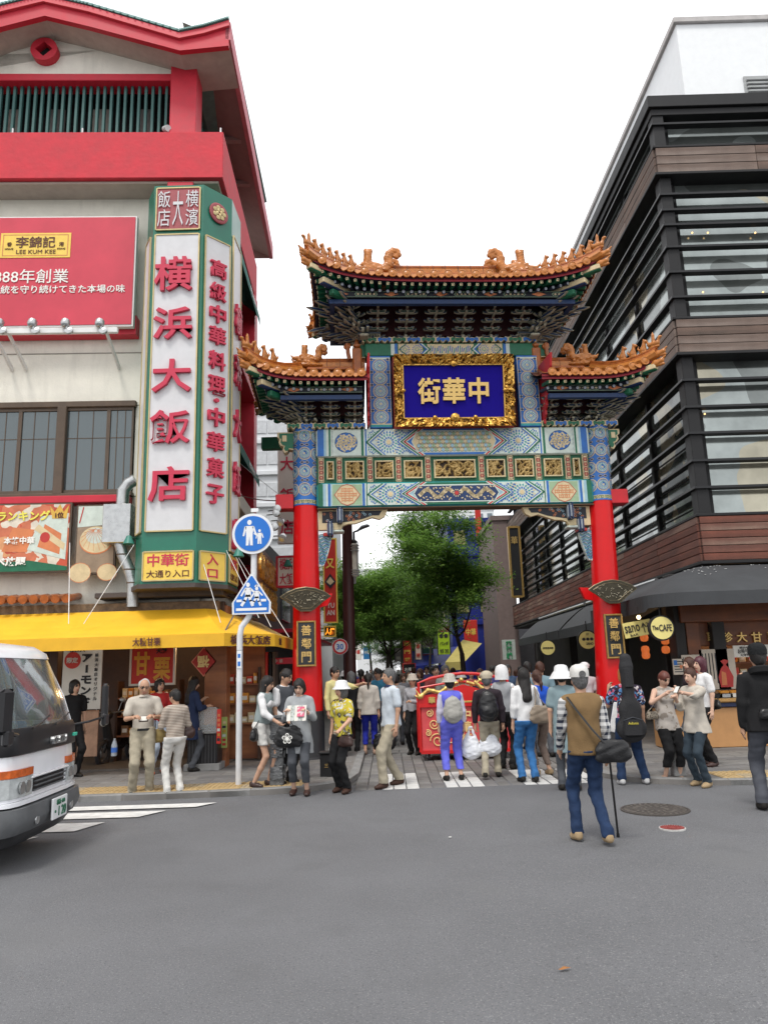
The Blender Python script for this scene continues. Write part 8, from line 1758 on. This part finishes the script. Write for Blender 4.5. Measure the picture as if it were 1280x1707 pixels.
MB().bbox((0, .085, .80), (.26, .05, .24), 0, .02).build('case_pocket', gc, t); MB().bbox((0, .07, 1.48), (.12, .03, .28), 0, .012).build('case_pocket', gc, t); text('Adonis', mat('logo_yellow', (.65, .55, .08), .5), t, (0, .115, .86), w=.14, M=RZ(PI)); MB().tube([(-.13, .11, .9), (0, .115, .94), (.13, .11, .9)], .006, 6).build('case_piping', dgrey_c, t)
cami = cloth('camisole', (.48, .44, .40), pattern='floral', cols=[(.3, .26, .22)], pscale=14)
a = person('woman with short reddish hair in strappy beige top and baggy black trousers', 1121, 1303, 1.55, 12, cami, black_c, 'short', mat('hair_red', (.11, .03, .02), .5), 2, ('lift', 'face'), sleeve='none', hem=.76, blen=.22, shoes=skinshoe, female=True, h=.01, hpitch=25, loose=1.15)
bag(a, 'snake print handbag at the elbow of the strappy top woman', 'bag', mat('snake', (.30, .26, .2), .5, pattern='floral', cols=[(.08, .06, .05)], pscale=50), (-.26, -.04, 1.0), (.26, .12, .16), (-.16, 0, 1.2))
a = person('woman in loose beige batwing top and dark jeans holding a phone', 1172, 1311, 1.58, -58, beige_s, cloth('slim', (.035, .05, .065)), 'short', HAIRBR, 2, ('phone', 'reach'), sleeve='34', hem=.74, shoes=shoe_tan, female=True, h=.01, hpitch=10, loose=.98, flare=.04)
wq = a['j'][1][1]; p = pw(a, wq[0], wq[1]-.12, wq[2]+.05); tag(MB().bbox((0, 0, 0), (.07, .012, .12), 0, .003, RX(-.7)).bbox((0, -.008, 0), (.06, .002, .1), 1, .0005, RX(-.7)).build('phone', [frm, pap], None, loc=tuple(p), rz=a['yaw']), 'small phone held between the two women by the kerb', 'phone')
a = person('woman with plum coloured hair in white t-shirt, seen behind the batwing top woman', 1186, 1277, 1.66, -75, white_c, black_c, 'bob', HAIRP, 2, ('hold', 'down'), hem=.86, female=True, h=.012, z0=z_, shoes=leather_br)
bag(a, 'round black quilted bag on the plum haired woman', 'bag', leather_b, (.17, .08, .94), (.22, .12, .2), (.12, 0, 1.36))
person('brown haired woman behind the plum haired woman facing left', 1166, 1262, 1.66, -80, dkj, dgrey_c, 'bob', HAIRBR, 2, ('down', 'down'), h=.013, z0=z_, female=True)
a = person('man in black hooded jacket and black knit hat walking off at the right edge', 1296, 1352, 1.82, 168, black_c, cloth('greyjeans', (.075, .08, .095)), 'short', HAIRB, 1, ('down', 'down'), sleeve='long', hem=.78, hat=('beanie', cloth('beanie', (.012, .013, .014), bump=.6, bscale=50)), h=.01, loose=1.15, fat=1.1, feet=((-.12, .14), (.12, -.05)))
MB().lathe([(.10, 0), (.13, -.02), (.12, -.07), (.09, -.08)], n=18, M=RX(R(14))).build('hood', black_c, a['o'], True, loc=(0, .05, 1.44))
bag(a, 'black waist pouch on the man with the knit hat', 'bag', leather_b, (0, .17, .98), (.3, .12, .16), None)
# people behind the cart and the crowd further off
cols_ = [cloth('c%d' % i, c) for i, c in enumerate([(.5, .5, .5), (.05, .05, .06), (.35, .08, .08), (.12, .2, .35), (.45, .4, .32), (.2, .2, .22), (.1, .1, .3), (.3, .33, .3)])]
cn = ['white', 'black', 'dark red', 'blue', 'cream', 'dark grey', 'indigo', 'sage']; hs_ = [HAIRB, HAIRBR, HAIRB, HAIRG]
protos = []
for i in range(8): protos.append(person('', 640, 1180, 1.62, 0, cols_[i], [dgrey_c, black_c, denim, khaki][i % 4], ['short', 'bob', 'pony', 'long'][i % 4], hs_[i % 4], i % 3, [('down', 'down'), ('down', 'swing'), ('hold', 'down')][i % 3], sleeve=['short', 'long'][i % 2], h=.02, hat=(('bucket', white_c) if i == 4 else None), female=i % 2 == 1, Y=50)['o'])
wh = ['left', 'centre left', 'centre', 'centre right', 'right']
spots = [(726, 17.6, 0), (742, 17.0, 10), (768, 17.4, -15), (800, 17.0, 5), (826, 17.6, 12), (846, 18.6, 20), (660, 17.8, 180), (672, 21, 0), (602, 21, 170), (645, 22, 10), (574, 20, 190), (700, 20, -30), (868, 20, 170), (585, 25, 0), (612, 26, 185), (628, 27, 5), (650, 29, 190), (680, 26, 0), (664, 33, 175), (604, 31, 10), (590, 34, 0), (622, 36, 180), (640, 38, 5), (655, 41, 0), (612, 43, 10), (632, 46, 185), (672, 44, 0), (690, 31, 170), (711, 26, 0), (720, 33, 180), (598, 48, 0), (618, 52, 0), (645, 55, 180), (664, 58, 0), (636, 64, 0), (860, 24, 180), (842, 27, 0), (878, 23, 170), (735, 24, 5), (755, 27, 190), (785, 24, 0), (820, 25, 180)]
used = {}
for n, (px, Y, yw) in enumerate(spots):
    k = (n*5+2) % 8; x = A(px, 1120, Y).x; band = 'just behind the red cart' if n < 6 else 'in the street beyond the gate' if Y < 30 else 'far down the street'
    lb = 'passer-by in %s with %s hair, %s, %s' % (cn[k], ('short black', 'brown bobbed', 'tied black', 'long grey')[k % 4], 'facing us' if abs(yw) < 60 else 'walking away', ('behind the cart' if n < 6 else 'midway down street' if Y < 30 else 'far down street')+(', leftmost' if px < 595 else ', left' if px < 615 else ', mid left' if px < 630 else ', centre' if px < 648 else ', mid right' if px < 675 else ', right' if px < 760 else ', far right'))
    o = protos[k]; c = copy_tree(o, (x, Y, 0), R(yw+random.uniform(-15, 15)), lb, 'crowd beyond the gate', scale=random.uniform(.93, 1.06))
for o in protos:
    for ch in list(o.children): bpy.data.objects.remove(ch)
    bpy.data.objects.remove(o)
# ================================================================ FESTIVE RED CART
a, c = G(702, 1263), G(852, 1258); CY = 14.6; xa, xb = A(702, 1260, CY).x, A(853, 1260, CY).x; w = xb-xa
CT = thing('festive_cart', 'red festive cart with gold scrolls and golden dragons on caster wheels', 'cart', ((xa+xb)/2, CY, 0)); pk = mat('cart_pink', (.60, .075, .08), .4, var=.1, coat=.2); cr_ = mat('cart_red', (.55, .015, .015), .35, var=.08, coat=.2); gld = mat('cart_gold', (.72, .50, .16), .35, .7, var=.15); gpaint = mat('scroll_gold', (.75, .52, .22), .5)
zb_, zm, zt_ = .16, 1.02, 1.30
MB().bbox((0, .45, (zb_+zm)/2), (w-.04, .9, zm-zb_), 0, .02).build('cart_body', pk, CT); f = MB()
pts = [(-w/2, zm-.03), (-w/2, 1.28), (-w*.3, 1.37), (0, 1.41), (w*.3, 1.37), (w/2, 1.28), (w/2, zm-.03)]
MB().prism([(-w/2, zm-.02), (w/2, zm-.02), (w/2, zm+.16), (w*.3, zm+.20), (0, zm+.35), (-w*.3, zm+.20), (-w/2, zm+.16)], -.04, .02).build('front_board', cr_, CT)
f.tube([(x, 0, z) for x, z in [(-w/2, zb_), (-w/2, 1.42), (-w*.36, 1.50), (-w*.15, 1.56), (0, 1.575), (w*.15, 1.56), (w*.36, 1.50), (w/2, 1.42), (w/2, zb_)]], .028, 8); f.bx(-w/2, w/2, -.045, .0, zb_-.03, zb_+.03); f.bx(-w/2, w/2, -.05, -.0, zm-.05, zm+.0); f.build('frame', cr_, CT)
g = MB(); g.tube([(x, .9, z) for x, z in [(-w/2, zb_), (-w/2, 1.3), (0, 1.42), (w/2, 1.3), (w/2, zb_)]], .025, 8); g.build('frame', cr_, CT)
MB().bbox((.12, -.03, zm+.03), (.6, .04, .035), 0, .005).build('gold_bar', gld, CT)
def spiral(cx, cz, r, sg, st, turns=1.6):
    return [(cx+sg*r*(1-t*.8)*math.cos(st+turns*2*PI*t), -.012, cz+r*(1-t*.8)*math.sin(st+turns*2*PI*t)) for t in [i/26 for i in range(27)]]
for s_ in (-1, 1):
    for cx, cz, r, st in ((.56, .36, .14, 0), (.62, .66, .10, PI), (.42, .82, .09, 1), (.70, .86, .07, 2), (.44, .56, .07, 4), (.74, .5, .06, 1)):
        b = MB(); b.tube(spiral(s_*cx*w/1.8, cz, r, s_, st), .011, 6); b.build('gold_scroll', gpaint, CT, True)
    b = MB(); b.tube([(s_*(.1+.42*t)*w/1.8, -.012, .2+.18*t+.05*math.sin(t*5)) for t in [i/12 for i in range(13)]], .012, 6); b.build('gold_scroll', gpaint, CT, True)
for i, ch in enumerate('中華街'): text(ch, gpaint, CT, (.02, -.02, .82-.22*i), h=.19, w=.2, bold=.03)
for s_ in (-1, 1): text('華', gld, CT, (s_*w*.36, -.06, zm+.08), h=.12, w=.13, depth=.012, bold=.04)
for s_ in (-1, 1):
    pr = [C_((s_*(.78-.11*i), 0, 1.2+.06*math.sin(i*1.5)+.03*i), (s_*(.78-.11*(i+1)), 0, 1.2+.06*math.sin((i+1)*1.5)+.03*(i+1)), .032, .034) for i in range(5)]
    pr += [E_((s_*.82, 0, 1.17), (.06, .05, .05)), C_((s_*.84, 0, 1.2), (s_*.9, 0, 1.3), .02, .008), C_((s_*.84, 0, 1.15), (s_*.93, 0, 1.2), .02, .008)]
    inst('gold_dragon', sdf_mesh('gold_dragon', pr, .012, gld, noise=.004, nf=90, ns=(1, 1, 1)), CT, loc=(0, -.05, .0))
    pr = [C_((s_*.1, 0, 1.42), (s_*.22, 0, 1.38), .035, .03), C_((s_*.22, 0, 1.38), (s_*.33, 0, 1.44), .03, .02), E_((s_*.35, 0, 1.45), (.045, .03, .03)), C_((s_*.33, 0, 1.46), (s_*.30, 0, 1.53), .014, .006), C_((s_*.37, 0, 1.47), (s_*.38, 0, 1.53), .012, .006), C_((s_*.15, 0, 1.36), (s_*.2, 0, 1.3), .02, .01)]
    inst('gold_dragon', sdf_mesh('gold_dragon', pr, .011, gld), CT, loc=(.02, .3, -.02))
MB().ball((0, .3, 1.45), .045, n=14, k=8).build('gold_pearl', gld, CT, True)
for i, (x, y) in enumerate(((-w/2+.15, .08), (w/2-.15, .08), (-w/2+.15, .82), (w/2-.15, .82))):
    b = MB(); b.cyl((x-.025, y, .075), (x+.025, y, .075), .075, n=18, m=0); b.bx(x-.04, x-.03, y-.03, y+.03, .06, .16, 1).bx(x+.03, x+.04, y-.03, y+.03, .06, .16, 1); b.build('caster_wheel', [ink, dm], CT)
# ---- carved stone bollard, black sign box, low stone post
st = mat('stone_grey', (.16, .165, .17), .75, var=.35, scale=14, bump=.7, bscale=40)
p = G(462, 1318, 0); t = thing('stone_bollard', 'carved grey stone bollard post on the kerb between the two women', 'bollard', (p.x, p.y+.02, SWZ)); hb = 1.0
MB().bbox((0, 0, hb/2), (.2, .2, hb), 0, .02).build('post', st, t); MB().bbox((0, 0, .75), (.215, .215, .03), 0, .008).bbox((0, 0, hb-.02), (.23, .23, .05), 0, .012).build('collar_band', st, t)
for z, sd in ((.5, 3), (.2, 4), (.64, 5)): relief_mb(14, 14, .19, .2, .03, sd).build('carving', [st, st], t, True, loc=(0, -.1, z)); relief_mb(14, 14, .19, .2, .03, sd+5).build('carving', [st, st], t, True, loc=(.1, 0, z), rz=PI/2)
p = G(546, 1296, SWZ); t = thing('black_sign_box', 'low black sign box with faint gold mark behind the white bucket hat woman', 'sign', (p.x, p.y+.15, SWZ)); MB().bbox((0, 0, .17), (.24, .2, .34), 0, .01).build('box', frm, t); text('三', gold_txt, t, (-.02, -.11, .17), h=.05); MB().bbox((0, 0, .36), (.28, .24, .03), 0, .006).build('lid', frm, t)
p = G(1137, 1296, SWZ); t = thing('stone_post', 'pale low stone post on the right kerb behind the strappy top woman', 'post', (p.x, p.y+.15, SWZ)); MB().bbox((0, 0, .32), (.17, .17, .64), 0, .015).build('post', kerb_m, t); MB().bbox((0, 0, .655), (.2, .2, .04), 0, .01).build('cap', kerb_m, t)
# ---- folding sign panel leaning by the right column
p = G(1035, 1282, SWZ); t = thing('white_panel_case', 'dark folder case with white panels beside the guitar case', 'case', (p.x, p.y, SWZ)); MB().bbox((0, 0, .78), (.18, .05, .5), 0, .01, RY(.25)).build('case_side', navy, t); MB().bbox((-.04, -.03, .78), (.1, .03, .46), 0, .01, RY(.25)).build('case_panel', white_c, t)
# ================================================================ WHITE TRUCK CAB
TY = 8.55
fr_r = G(133, 1385); tw = 1.72
front = Vector((-3.36, 9.3, 0)); ang = R(38)
# the cab's nose faces right and toward the viewer
TK = thing('white_truck', 'white cab-over light truck entering from the left with large windscreen', 'truck', (-3.42, 7.87, 0), R(92))
wp_ = mat('truck_white', (.82, .83, .86), .22, var=.04, coat=.6, spec=.5); blk = mat('truck_black', (.02, .02, .022), .4, var=.2); bump_g = mat('bumper_grey', (.11, .115, .12), .55, var=.25); tglass = mat('windscreen', (.35, .40, .41), .03, .6, var=0, spec=1.0, alpha=.5, coat=1.0)
hw = .84
# profile in (y forward = -y, z): local frame, nose toward -y
def cab(y0, xs, prof, m, name, **k):
    b = MB(); n = len(prof); V = []
    for x, sc in xs:
        for (y, z) in prof: V.append((x, y+sc, z))
    F = []
    for i in range(len(xs)-1):
        for j in range(n): jj = (j+1) % n; F.append((i*n+j, (i+1)*n+j, (i+1)*n+jj, i*n+jj))
    F += [tuple(range(n)), tuple(range(len(xs)*n-1, (len(xs)-1)*n-1, -1))]; b.add(V, F); return b.build(name, m, TK, k.get('smooth', True))
X5 = [(-hw, .13), (-hw+.05, .06), (-hw+.16, .02), (-.4, .0), (.4, .0), (hw-.16, .02), (hw-.05, .06), (hw, .13)]
cab(0, X5, [(0, .62), (.015, .9), (.04, 1.12), (.045, 1.14), (1.5, 1.14), (1.5, .62)], wp_, 'cab_front')
cab(0, [(x, s_*1.0) for x, s_ in X5], [(-.0, 1.02), (-.012, 1.03), (-.0, 1.2), (.03, 1.255), (.12, 1.255), (.12, 1.02)], blk, 'cowl_panel')
cab(0, [(x*.97, s_+.0) for x, s_ in X5], [(.045, 1.26), (.13, 1.5), (.34, 1.93), (.36, 1.93), (.16, 1.5), (.075, 1.26)], tglass, 'windscreen')
cab(0, [(x*(1 if abs(x) < .8 else .97), s_) for x, s_ in X5], [(.33, 1.92), (.36, 1.98), (.5, 2.06), (.9, 2.12), (1.5, 2.13), (1.5, 2.05), (.5, 1.98), (.4, 1.93)], wp_, 'cab_roof')
for q in (-1, 1):
    MB().tube([(q*(hw-.005), .16, 1.24), (q*(hw-.012), .25, 1.5), (q*(hw-.04), .48, 1.96)], .04, 8).build('screen_pillar', wp_, TK, True)
    d = MB(); d.prism([(.22, .55), (1.5, .55), (1.5, 1.26), (.22, 1.26)], q*(hw-.03), q*(hw+.005), ax='x'); dd = d.build('door', wp_, TK); MB().prism([(.3, 1.27), (1.45, 1.27), (1.45, 1.9), (.56, 1.9)], q*(hw-.05), q*(hw-.03), ax='x').build('side_window', tglass, dd)
    fm = MB(); fm.tube([(q*(hw-.02), .24, 1.27), (q*(hw-.03), .54, 1.93), (q*(hw-.03), 1.48, 1.94)], .022, 6); fm.build('window_frame', blk, dd)
    XH = [(q*x, sc) for x, sc in ((.42, 0), (.56, .003), (.68, .02), (.78, .055), (.835, .12))][::q]
    ho = cab(0, XH, [(-.014, .65), (-.014, .825), (.15, .825), (.15, .65)], mat('lens_clear', (.55, .58, .58), .08, .2, var=.25, scale=14, spec=1), 'headlight', smooth=False)
    cab(0, XH, [(-.016, .83), (-.016, .9), (.15, .9), (.15, .83)], mat('lens_orange', (.60, .12, .02), .15, var=.35, scale=15, coat=.5), 'indicator', smooth=False)
    for x in (.52, .64): MB().lathe([(.002, 0), (.055, 0), (.05, -.02), (.002, -.03)], n=16, M=RX(PI/2)).build('reflector', dm, ho, True, loc=(q*x, -.022, .735))
    wv = MB(); wv.cyl((q*.55, .75, .36), (q*.80, .75, .36), .36, n=28); wv.cyl((q*.72, .75, .36), (q*.81, .75, .36), .21, n=20, m=1); wv.build('wheel', [ink, dm], TK)
MB().bbox((0, .02, .72), (.78, .04, .13), 0, .01).build('grille', blk, TK)
for i in range(3): MB().bbox((0, -.012, .675+.04*i), (.74, .03, .012), 0, .003).build('grille_bar', bump_g, TK)
MB().bbox((0, -.01, .80), (.9, .03, .02), 0, .006).build('grille_trim', wp_, TK); cab(0, X5, [(-.03, .58), (-.03, .615), (.1, .625), (.1, .58)], wp_, 'lower_trim')
cab(0, [(x*1.02, s_*1.2) for x, s_ in X5], [(-.07, .40), (-.09, .46), (-.07, .56), (.3, .575), (.3, .30), (-.02, .33)], bump_g, 'bumper')
cab(0, [(x*.9, s_*1.0) for x, s_ in X5], [(-.0, .30), (.0, .33), (.3, .33), (.3, .22), (.06, .22)], blk, 'bumper_skirt')
for q in (-1, 1): MB().lathe([(.002, 0), (.04, 0), (.045, -.01), (.002, -.02)], n=14, M=RX(PI/2)).build('fog_lamp', dm, TK, True, loc=(q*.42, -.085, .42))
npl = MB().bbox((0, -.115, .46), (.36, .02, .2), 0, .006).build('number_plate', signw, TK); text('横浜 400', mat('ink_green2', (.03, .15, .08), .5), npl, (0, -.13, .515), w=.2, h=.05); text('・1 20', MATS['ink_green2'], npl, (.0, -.13, .43), w=.27, h=.09)
text('ISUZU', dm, TK, (.12, -.03, 1.10), w=.34, h=.075, bold=.03, depth=.02); MB().bbox((.62, -.005, 1.11), (.1, .02, .035), 0, .004).build('badge', mat('badge_green', (.05, .5, .35), .4), TK)
for q, px in ((-1, 0), (1, 0)):
    b = MB(); b.tube([(q*(hw-.1), .08, 1.2), (q*(hw+.05), -.05, 1.22), (q*(hw+.40), -.14, 1.26), (q*(hw+.44), -.12, 1.5)], .014, 6); b.build('mirror_arm', blk, TK); MB().bbox((q*(hw+.44), -.1, 1.44), (.17, .07, .38), 0, .03, RZ(q*.25)).build('mirror', blk, TK); MB().bbox((q*(hw+.40), -.12, 1.22), (.14, .06, .14), 0, .02).build('mirror', blk, TK)
for x0, x1 in ((-.45, .1), (.1, .62)): MB().tube([(x0, -.0, 1.25), ((x0+x1)/2, .035, 1.28), (x1, .07, 1.34)], .008, 5).build('wiper', blk, TK)
# inside the cab
MB().bx(-hw+.06, hw-.06, .2, .5, 1.1, 1.22).build('dashboard', dgrey, TK); 
for q in (-1, 1): MB().bbox((q*.42, 1.05, 1.0), (.5, .5, .14), 0, .04).bbox((q*.42, 1.3, 1.35), (.5, .14, .7), 0, .05).build('seat', bump_g, TK)
MB().tube([(.42+.18*math.cos(a), .55+.1*math.sin(a), 1.28+.12*math.sin(a)) for a in [2*PI*i/20 for i in range(21)]], .014, 6, 0, False).build('steering_wheel', blk, TK)
MB().bx(-hw+.03, hw-.03, 1.46, 1.5, .6, 2.05).build('cab_rear', blk, TK)
for i, (x, y, c) in enumerate(((-.5, .3, 'goods_cream'), (-.3, .32, 'sign_teal'), (-.1, .3, 'sign_blue'), (.1, .33, 'goods_cream'))): MB().bbox((x, y, 1.26), (.16, .12, .08), 0, .02, RZ(i)).build('dash_clutter', MATS[c], TK)
MB().bx(-hw-.02, hw+.02, 1.62, 4.6, .75, .95).build('cargo_bed', wp_, TK); MB().bx(-.4, .4, .3, 4.6, .45, .62).build('chassis', blk, TK)
for q in (-1, 1): wv = MB(); wv.cyl((q*.55, 3.6, .36), (q*.80, 3.6, .36), .36, n=28); wv.build('wheel', [ink], TK)
d = person('driver in pale shirt behind the windscreen of the white truck', 0, 0, 1.6, 60, cloth('drv', (.4, .42, .38)), dgrey_c, 'short', HAIRB, 1, ('hold', 'hold'), Y=9, feet=((-.1, -.35, .45), (.1, -.35, .45)), h=.016)
d['o'].matrix_world = Matrix.Translation(TK.location) @ RZ(TK.rotation_euler[2]) @ Matrix.Translation((.42, .98, .18)) @ Matrix.Scale(.96, 4)
d['o'].location = (Matrix.Translation(TK.location) @ RZ(TK.rotation_euler[2])) @ Vector((.42, .98, .2)); d['o'].rotation_euler = (0, 0, TK.rotation_euler[2]); d['o'].scale = (.96,)*3
# warm lamps and bulbs added to make the two shop interiors look lit
for x, y, z, e in ((-5.2, 15.0, 2.75, 26), (-3.9, 14.9, 2.5, 14), (7.4, 15.6, 2.35, 26), (6.0, 15.9, 2.9, 12)):
    l = bpy.data.lights.new('added_shop_light', 'POINT'); l.energy = e; l.color = (1, .62, .3); l.shadow_soft_size = .08; o = bpy.data.objects.new('added_shop_light', l); COL.objects.link(o); o.location = (x, y, z-.12)
    b = MB().ball((0, 0, 0), .05, n=10); b.cyl((0, 0, .03), (0, 0, .25), .008, n=6, m=1); tag(b.build('added_shop_bulb', [mat('bulb_glow', (1, .8, .5), .5, emit=(1, .7, .35), estr=6), frm], None, True, loc=(x, y, z)), 'added warm bulb hanging in the %s' % ('shop at the back of the yellow awning', 'yellow awning shop near the brown pillar', 'right shop above the goods shelf', 'doorway beside the cafe sign')[(-5.2, -3.9, 7.4, 6.0).index(x)], 'lamp')
# overhead wires
for i, (p0, p1, lb) in enumerate(((A(345, 800, 13.8), A(466, 835, 15), 'maroon stay wire from the restaurant to the left column'), (A(283, 660, 13.9), A(500, 850, 15.1), 'thin cable from the sign tower to the gate'))):
    b = MB(); pts = [p0.lerp(p1, k/10)+Vector((0, 0, -.12*math.sin(PI*k/10))) for k in range(11)]; b.tube(pts, .012 if i == 0 else .006, 5); tag(b.build('stay_wire', maroon if i == 0 else dm, None), lb, 'wire')
